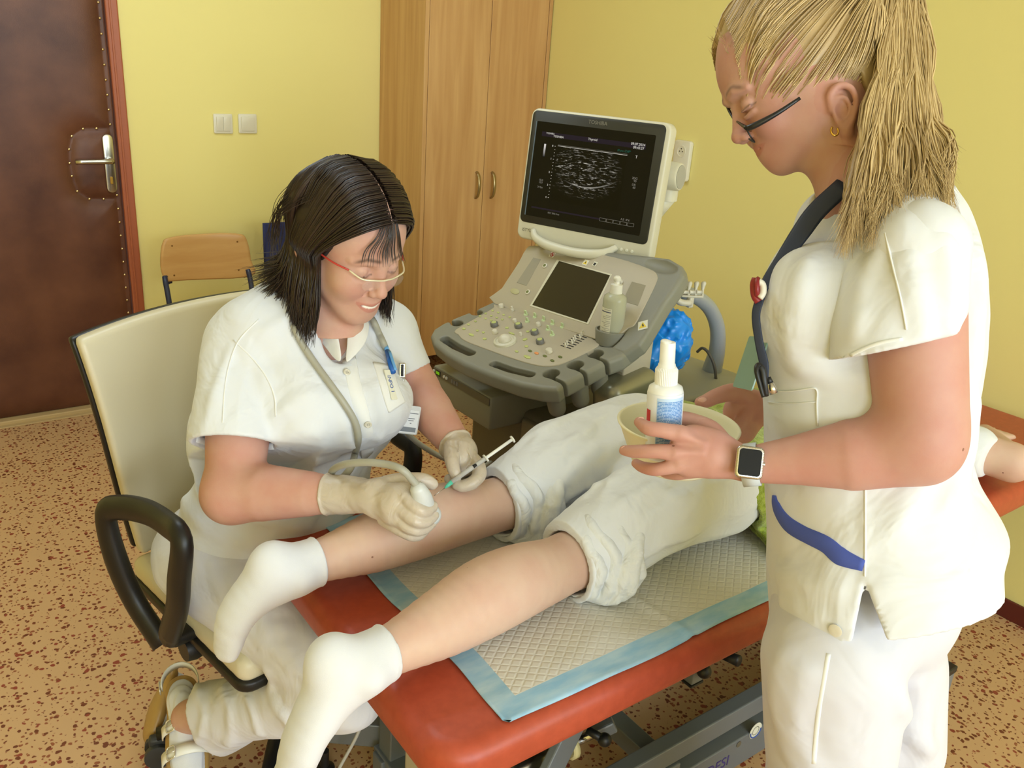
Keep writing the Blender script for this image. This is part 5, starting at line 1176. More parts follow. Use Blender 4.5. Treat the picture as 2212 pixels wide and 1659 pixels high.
for K in (NK, FK): S.tube([K-np.array([.10, 0, 0]), K+np.array([.05, 0, .0])], .058, k=.004, op='sub')
build('trousers', S.mesh(smooth=1), cloth('patient_white_cotton', (226, 228, 232), 34, .45, .006), pat)
for K, sd in ((NK, 0), (FK, 1)):
    S = Sdf(K-np.array([.07, .15, .10]), K+np.array([.14, .15, .14]), .0026); Rr = random.Random(4+sd)
    ax_t = unit(np.array([1, -.14 if sd == 0 else -.10, .0])); tl = np.array([0, 0, 1.])
    for j, (dx, R0, r_) in enumerate(((.002, .064, .0120), (.020, .072, .0125), (.040, .078, .0130), (.061, .081, .0130), (.080, .078, .0110))):
        pts = []
        for q in range(24):
            a = 2*math.pi*q/24; up_s = .5+.5*math.sin(a); R_ = R0*(1+.05*math.sin(3*a+j*1.7)+.035*math.sin(7*a+j*2.9))
            c = K+ax_t*(dx+.020*up_s*(1 if sd == 0 else .6)+.010*math.sin(2*a+j*1.3)+.005*math.sin(5*a+j)); c = c+np.array([0, math.cos(a)*R_, max(math.sin(a)*R_+.004, -(K[2]-.668))]); pts.append(c)
        S.tube(pts+[pts[0]], r_*.92, k=.0022)
    S.disp(lambda X, Y, Z: .0010*nz(X, Y, Z, 90, 8+sd, 2)); S.cut((0, 0, .6535), (0, 0, -1), k=.003)
    S.tube([K-np.array([.10, 0, 0]), K+np.array([.12, 0, .0])], .054, k=.003, op='sub')
    build('trouser_cuff', S.mesh(smooth=1), m_cuff, pat)
# socks (feet hanging over the end of the table, soles up)
SK = [((700, 1432, 1.135), (675, 1530, 1.14), (652, 1610, 1.15), (622, 1700, 1.17), NA, NK, 0), ((572, 1222, 1.325), (535, 1280, 1.325), (508, 1335, 1.33), (492, 1392, 1.34), FA, FK, 1)]
for h_, m1, m2, t_, A, K, sd in SK:
    h_, m1, m2, t_ = (P(q[0], q[1], d=q[2]) for q in (h_, m1, m2, t_)); lo = np.minimum.reduce([h_, m1, m2, t_, A])-.09; hi = np.maximum.reduce([h_, m1, m2, t_, A])+.09
    S = Sdf(lo, hi, .0026); d = unit(K-A); sidev = np.array([.0, 1., 0]); fl = unit(np.cross(t_-h_, sidev))
    S.ell(h_+np.array([.010, 0, -.004]), (.036, .033, .040), k=.02)
    S.tube([A+d*.055, A+d*.01, h_+np.array([.035, 0, -.02])], [.040, .0385, .036], k=.02)
    S.tube([h_+np.array([.012, 0, -.012]), m1+np.array([.008, 0, 0]), m2, t_], [.034, .034, .036, .026], k=.025, flat=fl, fs=.74, sub=3)
    S.cone(A+np.array([.0, 0, -.01]), m1+np.array([.02, 0, -.012]), .033, .026, k=.03)
    S.cone(A+np.array([.005, -.028, 0]), A+np.array([.005, .028, 0]), .015, .014, k=.02)
    for q in range(5):
        o = sidev*(.022-.011*q); tt = t_+o; S.cone(t_+o*.95-unit(t_-m2)*.012, tt+unit(t_-m2)*(.016-.003*abs(q-1)), .010 if q else .013, .0075 if q else .011, k=.012)
    S.cut(A+d*.048, d, k=.002); S.tube([A+d*.02, A+d*.2], .0345, k=.002, op='sub')
    S.tube([A+d*.044+.0395*(math.cos(a)*np.array([0, 1, 0])+math.sin(a)*unit(np.cross(d, [0, 1, 0]))) for a in np.linspace(0, 2*math.pi, 26)], .0022, k=.002)
    if sd == 0: pass
    build('sock', S.mesh(smooth=1), m_sock, pat)
# t-shirt on the upper body
S = Sdf((1.30, .74, .655), (2.06, 1.36, .93), .007); S.ell((1.68, 1.03, .742), (.36, .200, .082), k=.05); S.ell((1.40, 1.02, .745), (.14, .19, .080), k=.05)
S.cone((1.90, .87, .740), (1.95, .79, .728), .066, .062, k=.03); S.cone((1.90, 1.19, .740), (1.96, 1.27, .728), .066, .062, k=.03); S.disp(lambda X, Y, Z: .004*nz(X, Y, Z, 30, 2, 2)); S.cut((0, 0, .657), (0, 0, -1)); S.cut((2.0, 0, 0), (1, 0, 0))
build('shirt', S.mesh(smooth=1), m_wcloth, pat)
# green terry towel draped over the lower back
m_tow = mat('lime_green_terry', (150,166,58), .95, spec=.05, sheen=.3); color_noise(m_tow, 90, (138, 154, 48), (178, 192, 84)); noise_bump(m_tow, 300, 1., .004, 3)
S = Sdf((1.10, .69, .64), (1.80, 1.42, .985), .0042)
S.ell((1.55, 1.02, .738), (.42, .225, .098), k=.05); S.ell((1.23, 1.02, .765), (.185, .212, .112), k=.04); S.box((1.56, 1.04, .668), (.30, .32, .011), .008, .03)
inner = S.g+.011; zz_ = S.ax[2][None, None, :]; S.g = np.maximum(S.g, np.minimum(-inner, 99)); S.g = np.maximum(S.g, (.6545-zz_).astype(np.float32))
ta, tb, tc = np.array([1.285, .835, .655]), np.array([1.206, .86, .796]), np.array([1.262, 1.1, .87]); tn_ = unit(np.cross(tb-ta, tc-ta)); tn_ = tn_ if tn_[0] < 0 else -tn_; S.cut(ta, tn_, k=.003); S.cut((1.76, 0, 0), (1, 0, 0))
S.disp(lambda X, Y, Z: .0022*nz(X, Y, Z, 170, 6, 2))
tow = build('towel', S.mesh(), m_tow); tag(tow, 'lime green terry towel draped over the lying patient\'s back beside the nurse', 'towel')
# ================================================================== SEATED DOCTOR
doc = thing('person', 'seated woman with dark shoulder-length hair and glasses in a white shirt injecting the patient\'s calf', 'person', (.52, 1.50, 0))
ff = np.array([.208, -.978, 0]); sr = np.array([-.978, -.208, 0])      # facing direction, her right side
SR, SL = P(528, 745, d=1.53), P(835, 722, d=1.68)
ER, WR = P(505, 1062, d=1.46), P(722, 1068, d=1.415)
EL, WL = P(897, 842, d=1.69), P(985, 962, d=1.565)
hd = Head(P(745, 535, d=1.47), V3(.67, -.60, .43), V3(.36, .72, .58), 1.0)
PF = dict()
S = Sdf(hd.C-.155, hd.C+.155, .0017); sculpt_head(S, hd, smile=1., mouth_open=.0028)
NB = P(700, 730, d=1.56); S.cone(hd.p(-.022, -.045), NB, .056, .060, k=.02); S.ell(hd.p(.045, -.085), (.03, .03, .03), k=.03)
S.ell(P(725, 735, d=1.535), (.05, .04, .05), k=.03); S.ell(P(735, 752, d=1.545), (.05, .045, .05), k=.03); S.ell(P(722, 738, d=1.525), (.032, .030, .036), k=.02)
hm = S.mesh(smooth=0)
S = Sdf((.30, .98, .66), (.90, 1.50, 1.12), .0032)
S.tube([SR, SR*.45+ER*.55, ER*.85+SR*.15], [.058, .056, .050], k=.02); S.ell(ER+V3(-.004, -.006, 0), (.050, .050, .048), k=.02)
S.tube([ER, ER*.7+WR*.3+V3(0, .0, 0), WR*.75+ER*.25, WR], [.050, .049, .038, .030], k=.02)
S.tube([SL, SL*.4+EL*.6, EL], [.054, .050, .047], k=.02); S.tube([EL, EL*.6+WL*.4, WL], [.046, .043, .029], k=.012)
S.tube([SR*.9+SL*.1, NB, SR*.1+SL*.9], .06, k=.04)
am = S.mesh(smooth=1)
build('body', [hm, am], m_skinA, doc, paint=head_paint(hd, smile=1., mouth_open=.0028, teeth=True))
# ---- shirt
CH, BE, HP = P(690, 850, d=1.64), P(600, 1010, d=1.68), P(566, 1120, d=1.72)
S = Sdf((.18, 1.10, .46), (.98, 1.78, 1.16), .0042); upv = unit(CH-HP); fa = unit(ff-upv*(ff@upv)); sa = np.cross(fa, upv)
S.ell(CH, (.178, .125, .165), k=.03, axes=[sr, fa, upv]); S.ell(CH+EZ*.10+ff*-.01, (.17, .095, .10), k=.04, axes=[sr, fa, upv])
S.ell(BE+V3(.01, 0, 0), (.180, .150, .16), k=.05, axes=[sr, ff, upv]); S.ell(HP, (.168, .14, .13), k=.05, axes=[sr, ff, EZ]); S.ell(HP-EZ*.06+V3(-.01, 0, -.02), (.165, .14, .08), k=.04, axes=[sr, ff, EZ])
for px, py, d in ((668, 880, 1.525), (790, 868, 1.585)): S.ell(P(px, py, d=d), (.088, .085, .085), k=.05)
S.tube([SR+V3(.02, .015, 0), P(610, 690, d=1.56), P(680, 690, d=1.575)], [.062, .064, .060], k=.04); S.tube([SL+V3(-.01, .01, 0), P(780, 690, d=1.63), P(720, 690, d=1.60)], [.058, .058, .056], k=.04)
hR = P(506, 962, d=1.475); hL = P(868, 808, d=1.69)
aR, aL = unit(hR-SR), unit(hL-SL)
S.tube([SR, SR*.5+hR*.5, hR+aR*.03], [.070, .074, .079], k=.025); S.tube([SL, SL*.5+hL*.5, hL+aL*.03], [.064, .062, .060], k=.02)
fo = [([P(600, 930, d=1.50), P(590, 860, d=1.48), P(560, 790, d=1.47), P(520, 745, d=1.47)], .008, .022, 1),
      ([P(605, 960, d=1.52), P(640, 930, d=1.47), P(690, 935, d=1.45)], .008, .02, 1), ([P(600, 900, d=1.50), P(640, 870, d=1.46), P(680, 850, d=1.46)], .007, .02, 1),
      ([P(598, 985, d=1.52), P(640, 1000, d=1.49), P(720, 985, d=1.50)], .009, .02, 1), ([P(500, 760, d=1.46), P(470, 840, d=1.45), P(452, 920, d=1.45)], .006, .018, 1),
      ([P(540, 770, d=1.45), P(520, 850, d=1.44), P(512, 940, d=1.44)], .0035, .006, 1), ([P(560, 720, d=1.47), P(620, 690, d=1.49), P(680, 660, d=1.53)], .006, .018, 1),
      ([P(420, 1000, d=1.62), P(470, 1060, d=1.55), P(560, 1110, d=1.52), P(660, 1130, d=1.52)], .010, .028, 1), ([P(400, 1080, d=1.62), P(450, 1140, d=1.57), P(540, 1170, d=1.55)], .010, .025, 1),
      ([P(400, 1150, d=1.65), P(440, 1185, d=1.60), P(520, 1200, d=1.58)], .008, .02, 1), ([P(760, 960, d=1.54), P(740, 900, d=1.50), P(720, 830, d=1.51)], .006, .02, 1),
      ([P(830, 760, d=1.60), P(850, 790, d=1.62), P(875, 800, d=1.63)], .006, .015, 1), ([P(820, 950, d=1.60), P(800, 900, d=1.56), P(790, 850, d=1.55)], .006, .02, 1)]
folds(S, fo); S.disp(lambda X, Y, Z: .0022*nz(X, Y, Z, 40, 9, 3))
# arm and neck openings, hem
S.cut(hR, aR, lo=hR-.13, hi=hR+.13, k=.003) ; S.tube([SR*.5+hR*.5, hR+aR*.06], [.060, .0725], k=.003, op='sub')
S.cut(hL, aL, lo=hL-np.array([.075, .09, .09]), hi=hL+.11, k=.003); S.tube([SL*.4+hL*.6, hL+aL*.06], [.048, .0545], k=.003, op='sub')
S.cut((0, 0, .485), (0, 0, -1)); S.cone(NB+EZ*.02, hd.p(-.02, -.04), .062, .085, k=.006, op='sub'); S.ell(P(728, 728, d=1.50), (.026, .030, .052), k=.01, op='sub')
shirt = build('shirt', S.mesh(smooth=2), m_wcloth, doc)
# hem bands, placket, collar, buttons, pocket
b = BM()
for c, a, R0 in ((hR, aR, .0785),):
    u1 = unit(np.cross(a, FW)); u2 = np.cross(a, u1)
ray_ = None
from mathutils.bvhtree import BVHTree
def bvh_of(o):
    return BVHTree.FromPolygons([tuple(v.co+Vector(LOC[o.name])) for v in o.data.vertices], [tuple(p.vertices) for p in o.data.polygons])
def hit(bv, px, py, off=.001):
    """surface point and normal of a garment seen from the photographer's side"""
    v = FW + RT*(px-1106.)/FPX - UP*(py-829.5)/FPX; v = v/np.linalg.norm(v)
    loc, nn, _, _ = bv.ray_cast(Vector(CAM), Vector(v))
    if loc is None: return None, None
    n = np.array(nn); n = n if n@v < 0 else -n; return np.array(loc)+n*off, n
def strip(bv, pxs, w, off=.0015, th=.0012, n=None, sub=5, wdir=None):
    """narrow band lying on a surface along a pixel polyline"""
    pl = catmull([np.array(p, float) for p in pxs], sub); P3 = []; Nn = []
    for q in pl:
        a, c = hit(bv, q[0], q[1], off)
        if a is None: continue
        P3.append(a); Nn.append(c)
    P3 = np.array(P3); Nn = np.array(Nn)
    for _ in range(2): P3[1:-1] = .5*P3[1:-1]+.25*(P3[:-2]+P3[2:]); Nn[1:-1] = .5*Nn[1:-1]+.25*(Nn[:-2]+Nn[2:])
    b = BM(); rings = []; ws = w if hasattr(w, '__len__') else [w]*len(P3); ws = np.interp(np.linspace(0, 1, len(P3)), np.linspace(0, 1, len(ws)), ws)
    for i in range(len(P3)):
        t = unit(P3[min(i+1, len(P3)-1)]-P3[max(i-1, 0)]); s_ = unit(np.cross(t, Nn[i])); nn = unit(Nn[i]); ww = ws[i]/2
        rings.append([P3[i]+s_*ww, P3[i]+s_*ww*.9+nn*th, P3[i]-s_*ww*.9+nn*th, P3[i]-s_*ww, P3[i]-s_*ww-nn*.004, P3[i]+s_*ww-nn*.004])
    ring_loft(b, rings); return b
bs = bvh_of(shirt)
m_seam = cloth('white_seam_cotton', (236, 236, 234), 40, .1)
obj('placket', strip(bs, [(752, 770), (765, 830), (778, 880), (790, 930), (795, 985)], .026, .0008, .0016), m_seam, doc, True)
for px, py in ((748, 806), (795, 915), (736, 760)):
    q, n = hit(bs, px, py, .003)
    b = BM(); lathe(b, [(.0, 0), (.0062, 0), (.0066, .0012), (.0052, .0022), (.0042, .0016), (0, .0016)], 18, frame(q, np.cross(n, [0, 0, 1.]), np.cross(n, np.cross(n, [0, 0, 1.]))*1., n) if True else None, caps=False); bt = obj('shirt_button', b, m_knobw, doc, auto=40)
    b = BM()
    for dx, dy in ((-.0014, -.0014), (.0014, -.0014), (-.0014, .0014), (.0014, .0014)): lathe(b, [(.0006, .0016), (.0006, .0020)], 6, frame(q, np.cross(n, [0, 0, 1.]), np.cross(n, np.cross(n, [0, 0, 1.])), n) @ Matrix.Translation((dx, dy, 0)))
    obj('button_hole', b, m_dkg, bt)
def flap(pts3, th, name, m, par, sub=True):
    """small cloth panel from a grid of 3-D points (rows x cols)"""
    b = BM(); G = [[b.verts.new(Vector(p)) for p in r] for r in pts3]
    for i in range(len(G)-1):
        for j in range(len(G[0])-1): b.faces.new((G[i][j], G[i+1][j], G[i+1][j+1], G[i][j+1]))
    o = obj(name, b, m, par, True); s_ = o.modifiers.new('thick', 'SOLIDIFY'); s_.thickness = th; s_.offset = 0
    if sub: q = o.modifiers.new('sub', 'SUBSURF'); q.levels = 2; q.render_levels = 2
    return o
# collar lapels
flap([[P(640, 690, d=1.55), P(700, 745, d=1.50), P(716, 770, d=1.485)], [P(655, 665, d=1.545), P(712, 712, d=1.495), P(742, 795, d=1.465)], [P(672, 650, d=1.55), P(722, 690, d=1.50), P(735, 745, d=1.485)]], .002, 'collar_lapel', m_seam, doc)
flap([[P(745, 684, d=1.52), P(752, 730, d=1.50), P(742, 792, d=1.468)], [P(772, 682, d=1.53), P(780, 725, d=1.505), P(757, 780, d=1.475)], [P(800, 690, d=1.56), P(798, 715, d=1.53), P(790, 745, d=1.51)]], .002, 'collar_lapel', m_seam, doc)
obj('sleeve_hem', strip(bs, [(425, 948), (470, 960), (530, 966), (590, 964)], .012, .0005, .0012), m_seam, doc, True)
obj('sleeve_seam', strip(bs, [(560, 690), (512, 740), (488, 820), (482, 900), (478, 958)], .0022, .0002, .0010), m_seam, doc, True)
obj('armhole_seam', strip(bs, [(505, 735), (560, 790), (592, 850), (596, 900)], .0025, .0002, .0012), m_seam, doc, True)
obj('breast_pocket', strip(bs, [(826, 786), (838, 822), (850, 858), (858, 880)], .040, .0006, .0013), m_seam, doc, True)
# ---- pen, pocket lettering, badge
q, n = hit(bs, 838, 780, .006)
pen = thing('pen', 'blue translucent pen clipped in the seated doctor\'s breast pocket', 'pen', q); m_pen = mat('blue_translucent_plastic', (40, 120, 220), .2, trans=.3); m_pen2 = mat('light_blue_clip', (110, 175, 235), .3)
p0, p1 = hit(bs, 829, 756, .010)[0], hit(bs, 840, 790, .006)[0]; p2 = hit(bs, 846, 808, .011)[0]
b = BM(); tube(b, [p0+(p1-p0)*.28, p1+(p1-p0)*.5], .0052, 12); obj('barrel', b, m_pen, pen, True)
b = BM(); tube(b, [p0, p0+(p1-p0)*.3], [.0042, .0048], 12); obj('clicker', b, m_pen2, pen, True)
b = BM(); tube(b, [p0+(p1-p0)*.45+n*.007, p1+n*.008, p2+n*.002], .0028, 8, 3, flat=.6); obj('clip', b, m_pen2, pen, True)
q1, n1_ = hit(bs, 840, 826, .0036); q2, _ = hit(bs, 846, 848, .0036)
if q1 is not None:
    ex_ = unit(q2-q1); Mx = frame(q1, ex_, np.cross(n1_, ex_), n1_); tl_ = thing('name_tape', 'white tape with small blue capitals on the seated doctor\'s pocket', 'name tape', q1)
    b = BM(); prism(b, rrect(-.022, .034, -.0065, .0065, .001, 2), -.001, .0004, Mx); obj('tape', b, m_lbl, tl_); text('tape_lettering', 'INPO 1', .0105, Mx @ Matrix.Translation((.005, 0, .0006)), mat('blue_print', (60, 110, 190), .5), tl_)
bg_ = P(884, 908, d=1.58); bdg = thing('identity_badge', 'clear badge holder with photo card hanging from the seated doctor\'s pocket', 'badge', bg_)
exb = unit(V3(.93, -.13, -.33)); eyb = unit(V3(.17, .97, .1)); Mb_ = frame(bg_, exb, eyb)
b = BM(); prism(b, rrect(-.0185, .0185, -.026, .028, .003, 3), -.0010, .0010, Mb_); obj('holder', b, mat('clear_badge_plastic', (206, 206, 204), .25, alpha=.75), bdg)
b = BM(); prism(b, rrect(-.016, .016, -.024, .020, .001, 2), .0010, .0016, Mb_); crd = obj('card', b, mat('badge_card', (214, 216, 220), .5), bdg)
b = BM(); box(b, -.0145, .0145, -.0215, -.0125, .0016, .0019, 0, Mb_); obj('grey_band', b, mat('grey_band', (110, 116, 124), .5), crd)
b = BM(); box(b, -.0148, -.0075, -.010, .010, .0016, .0019, 0, Mb_); ph = obj('photo', b, mat('badge_photo_ground', (190, 190, 196), .5), crd)
b = BM(); prism(b, [(-.0145, -.009), (-.008, -.009), (-.0085, .004), (-.011, .008), (-.0135, .004)], .0019, .0021, Mb_); obj('photo_hair', b, mat('badge_photo_dark', (70, 58, 54), .5), ph)
b = BM(); prism(b, [(-.0125, -.002), (-.0100, -.002), (-.0098, .003), (-.011, .005), (-.0125, .003)], .0021, .0023, Mb_); obj('photo_face', b, mat('badge_photo_skin', (200, 150, 130), .5), ph)
for yy, ww in ((.004, .013), (.0, .010), (-.005, .003), (.014, .024)):
    b = BM(); box(b, .003-ww/2, .003+ww/2, yy-.0007, yy+.0007, .0016, .0019, 0, Mb_); obj('card_line', b, mat('badge_print', (90, 94, 104), .5), crd)
rl, rn = hit(bs, 866, 800, .006); rl = rl if rl is not None else P(866, 800, d=1.57)
b = BM(); box(b, -.006, .006, -.014, .014, -.004, .005, .002, frame(P(868, 800, d=1.565), unit(V3(1, 0, -.5)), unit(V3(.1, 1, 0)))); obj('clip_reel', b, m_chrome, bdg)
b = BM(); box(b, -.0035, .0015, -.011, .011, .0045, .0058, .001, frame(P(868, 800, d=1.565), unit(V3(1, 0, -.5)), unit(V3(.1, 1, 0)))); obj('reel_window', b, m_ink, bdg)
b = BM(); tube(b, [P(872, 815, d=1.565), P(873, 835, d=1.568), P(875, 855, d=1.573), P(878, 882, d=1.578)], .0014, 6, 4); obj('strap', b, m_chrome, bdg, True)
# ---- neck cord worn under the hair: grey probe cable lies over the shoulder
m_pc = mat('grey_probe_cable', (168, 166, 152), .45)
cbl = [P(905, 1055, d=1.335), P(890, 1036, d=1.325), P(868, 1014, d=1.315), P(835, 1003, d=1.33), P(790, 999, d=1.345), P(745, 1003, d=1.37), P(720, 1015, d=1.42), P(716, 1032, d=1.45), P(735, 1035, d=1.47), P(758, 1010, d=1.47)]
for px, py in ((766, 975), (770, 945), (762, 910), (742, 875), (715, 835), (680, 790), (652, 745), (636, 712)):
    q, n = hit(bs, px, py, .006); cbl.append(q if q is not None else P(px, py, d=1.5))
cbl += [P(628, 690, d=1.50), P(640, 655, d=1.58), P(700, 635, d=1.66), P(775, 655, d=1.70)]
for px, py in ((800, 690), (815, 720), (830, 755)):
    q, n = hit(bs, px, py, .005); cbl.append(q if q is not None else P(px, py, d=1.66))
cbl += [P(850, 800, d=1.72), P(860, 880, d=1.80), P(880, 935, d=1.85), P(930, 975, d=1.88), P(985, 1000, d=1.90), P(1035, 1010, d=1.95), P(1060, 1000, d=2.05)]
b = BM(); tube(b, cbl, .0062, 10, 5)
probe = thing('ultrasound_probe', 'pale grey ultrasound probe with thick cable held in the seated doctor\'s gloved hand', 'ultrasound probe', P(908, 1070, d=1.335))
obj('cable', b, m_pc, probe, True)
b = BM(); tube(b, [P(899, 1047, d=1.333), P(906, 1062, d=1.337)], [.0095, .0115], 14); obj('strain_relief', b, mat('grey_strain_relief', (150, 150, 142), .5), probe, True)
m_prb = mat('pale_grey_probe', (206, 208, 206), .35); S = Sdf(P(915, 1080, d=1.35)-.07, P(915, 1080, d=1.35)+.07, .0016)
S.tube([P(904, 1058, d=1.335), P(912, 1076, d=1.345), P(922, 1098, d=1.362), P(928, 1112, d=1.375)], [.013, .016, .015, .019], k=.005, sub=4); build('probe_body', S.mesh(), m_prb, probe)
# ---- gloves
def gball(S, pts, rs, k=.0035): S.tube(pts, rs, k=k, sub=4)
wd = unit(WR-ER)
S = Sdf(P(820, 1085, d=1.38)-.115, P(820, 1085, d=1.38)+.115, .0017)
S.tube([WR-wd*.012, WR+wd*.02, P(775, 1070, d=1.40)], [.0335, .0325, .0300], k=.01)
S.ell(P(825, 1078, d=1.375), (.040, .034, .022), k=.02, axes=[unit(V3(.9, -.35, .1)), unit(V3(.35, .9, 0)), TC]); S.ell(P(862, 1090, d=1.355), (.030, .036, .020), k=.018, axes=[unit(V3(.9, -.35, .1)), unit(V3(.35, .9, 0)), TC])
gball(S, [P(850, 1062, d=1.36), P(876, 1074, d=1.345), P(903, 1100, d=1.335), P(920, 1104, d=1.345), P(934, 1094, d=1.36)], [.014, .0125, .0115, .0105, .0095])
gball(S, [P(845, 1090, d=1.365), P(870, 1102, d=1.345), P(897, 1124, d=1.337), P(918, 1126, d=1.348), P(936, 1113, d=1.365)], [.014, .0125, .0115, .0105, .0095])
gball(S, [P(838, 1110, d=1.37), P(862, 1124, d=1.352), P(893, 1143, d=1.345), P(915, 1143, d=1.358), P(932, 1129, d=1.372)], [.013, .012, .0110, .010, .009])
gball(S, [P(830, 1122, d=1.38), P(855, 1138, d=1.362), P(882, 1154, d=1.357), P(904, 1156, d=1.368), P(917, 1146, d=1.38)], [.012, .011, .0100, .009, .0085])
gball(S, [P(815, 1052, d=1.385), P(855, 1042, d=1.38), P(895, 1037, d=1.375), P(918, 1038, d=1.38), P(934, 1046, d=1.385)], [.015, .0145, .0125, .0115, .0095])
for pts in ([P(778, 1058, d=1.372), P(772, 1080, d=1.370), P(782, 1104, d=1.374)], [P(790, 1090, d=1.363), P(815, 1072, d=1.352), P(850, 1063, d=1.345)], [P(800, 1105, d=1.365), P(812, 1085, d=1.355), P(822, 1068, d=1.352)], [P(835, 1135, d=1.365), P(850, 1105, d=1.345), P(868, 1072, d=1.335)], [P(872, 1120, d=1.342), P(862, 1085, d=1.34)]):
    S.tube(pts, .0011, k=.004, sub=4)
S.tube([WR-wd*.012+unit(np.cross(wd, EZ))*.0335*math.cos(a)+np.cross(wd, unit(np.cross(wd, EZ)))*.0335*math.sin(a) for a in np.linspace(0, 2*math.pi, 24)], .0022, k=.002)
S.disp(lambda X, Y, Z: .0005*nz(X, Y, Z, 200, 12, 2)); S.cut(WR-wd*.0145, -wd, k=.001); 
build('glove', S.mesh(), m_glove, doc)
wl = unit(WL-EL)
S = Sdf(P(1000, 1005, d=1.52)-.09, P(1000, 1005, d=1.52)+.09, .0016)
S.tube([WL-wl*.004, WL+wl*.018], [.0300, .0310], k=.01); S.ell(P(1000, 990, d=1.53), (.022, .034, .027), k=.018, axes=[RT, UP, TC])
gball(S, [P(975, 965, d=1.53), P(976, 992, d=1.50), P(980, 1012, d=1.49), P(986, 1026, d=1.488)], [.0135, .0135, .0115, .0100])
gball(S, [P(1015, 985, d=1.53), P(1031, 1004, d=1.515), P(1036, 1024, d=1.50), P(1022, 1042, d=1.488), P(1000, 1050, d=1.485), P(988, 1048, d=1.487)], [.013, .013, .0125, .0115, .0105, .0095])
gball(S, [P(1010, 1000, d=1.55), P(1028, 1022, d=1.545), P(1018, 1048, d=1.525), P(996, 1055, d=1.51)], [.013, .0125, .0115, .010]); gball(S, [P(1000, 1005, d=1.56), P(1012, 1032, d=1.56), P(995, 1050, d=1.545), P(975, 1040, d=1.525)], [.0125, .012, .011, .0095]); gball(S, [P(990, 1005, d=1.57), P(995, 1030, d=1.57), P(980, 1040, d=1.55), P(970, 1034, d=1.53)], [.0115, .011, .010, .009])
for pts in ([P(992, 960, d=1.505), P(990, 985, d=1.498), P(992, 1000, d=1.50)], [P(1010, 970, d=1.51), P(1018, 990, d=1.50)], [P(1008, 1012, d=1.495), P(1014, 1004, d=1.492), P(1024, 1004, d=1.495)]): S.tube(pts, .0011, k=.004, sub=3)
u1 = unit(np.cross(wl, EZ)); u2 = np.cross(wl, u1); S.tube([WL-wl*.003+u1*.0315*math.cos(a)+u2*.0315*math.sin(a) for a in np.linspace(0, 2*math.pi, 24)], .0022, k=.002)
S.disp(lambda X, Y, Z: .0005*nz(X, Y, Z, 200, 14, 2)); build('glove', S.mesh(), m_glove, doc)
# ---- syringe
sy = thing('syringe', 'slim syringe with green needle hub held in the seated doctor\'s far gloved hand', 'syringe', P(1000, 1022, d=1.485))
h0, h1 = P(961, 1054, d=1.470), P(976, 1041, d=1.474); b1_, fl_, pe = P(1026, 1006, d=1.484), P(1049, 990, d=1.490), P(1107, 949, d=1.505); nt = P(931, 1076, d=1.462)
m_clr = mat('clear_syringe_plastic', (214, 212, 208), .2, alpha=.55); m_wht = mat('white_syringe_plastic', (238, 238, 232), .4)
b = BM(); tube(b, [h0, h0*.6+h1*.4, h1], [.0018, .0034, .0042], 12); obj('needle_hub', b, mat('green_hub', (90, 200, 170), .4), sy, True)
b = BM(); tube(b, [nt, h0], .0005, 6); obj('needle', b, m_chrome, sy, True)
b = BM(); tube(b, [h1, fl_], .0042, 14); obj('barrel', b, m_clr, sy, True)
sd_ = unit(fl_-b1_); b = BM(); tube(b, [b1_-sd_*.004, b1_+sd_*.003], .0036, 12); obj('plunger_seal', b, m_ink, sy, True)
b = BM(); tube(b, [b1_+sd_*.003, pe], .0030, 10); tube(b, [fl_-sd_*.001, fl_+sd_*.0015], .0098, 14, flat=.6); tube(b, [pe-sd_*.001, pe+sd_*.0015], .0068, 14); obj('plunger', b, m_wht, sy, True)
# ---- hair
m_dh = hairmat('dark_brown_hair', (20, 13, 10), (52, 36, 28), .36)
R_ = random.Random(3); paths = []
def skull(a, b_, c, off=0.):
    v = np.array([(a+.004)/.100, (b_-.050)/.090, c/.080]); v = v/np.linalg.norm(v)*(1+off/.09); return hd.p(v[0]*.100-.004, v[1]*.090+.050, v[2]*.080)
for s in (-1, 1):
    for i in range(950 if s > 0 else 700):
        t = R_.random()**.9; j = R_.uniform(-1, 1); lay = R_.random()
        if t < .55:      # along the parting, forehead to crown
            q = t/.55; a0, b0 = .088-.118*q, .100+.038*math.sin(q*math.pi*.75)
            ang0 = .05
        else:            # back of the head
            q = (t-.55)/.45; a0, b0 = -.03-.07*q, .135-.09*q; ang0 = .05+.0*q
        off = .006+.012*lay
        p0 = skull(a0, b0, s*.003, off); p1 = skull(a0-.004, b0-.012, s*.050, off+.004)
        ab = a0*.62-.010 if t < .55 else a0*.95-.01
        p2 = skull(ab, .035-.01*q if t < .55 else b0*.55, s*.085, off+.006); p3 = skull(ab-.004, -.015, s*.090 if t < .8 else s*.06, off+.006)
        ln = R_.uniform(.105, .150) if t < .55 else R_.uniform(.080, .135)
        out = hd.r*s*.012; back = -hd.f*(.010+.03*(t > .55)*R_.random())
        p3 = p3*1.0; p4 = p3-EZ*ln*.55+out*.5+back*.4+V3(R_.uniform(-.006, .006), 0, R_.uniform(-.006, .006)); p5 = p3-EZ*ln+out+back*1.2+V3((-.030 if t > .6 and s > 0 else .004)*R_.random()+R_.uniform(-.008, .008), 0, R_.uniform(-.008, .008))
        if t > .72 and s > 0 and R_.random() < .35: p5 = p5+V3(-.035*R_.random(), .012, 0)
        paths.append(([p0, p1, p2, p3, p4, p5], .0013+.0009*R_.random()))
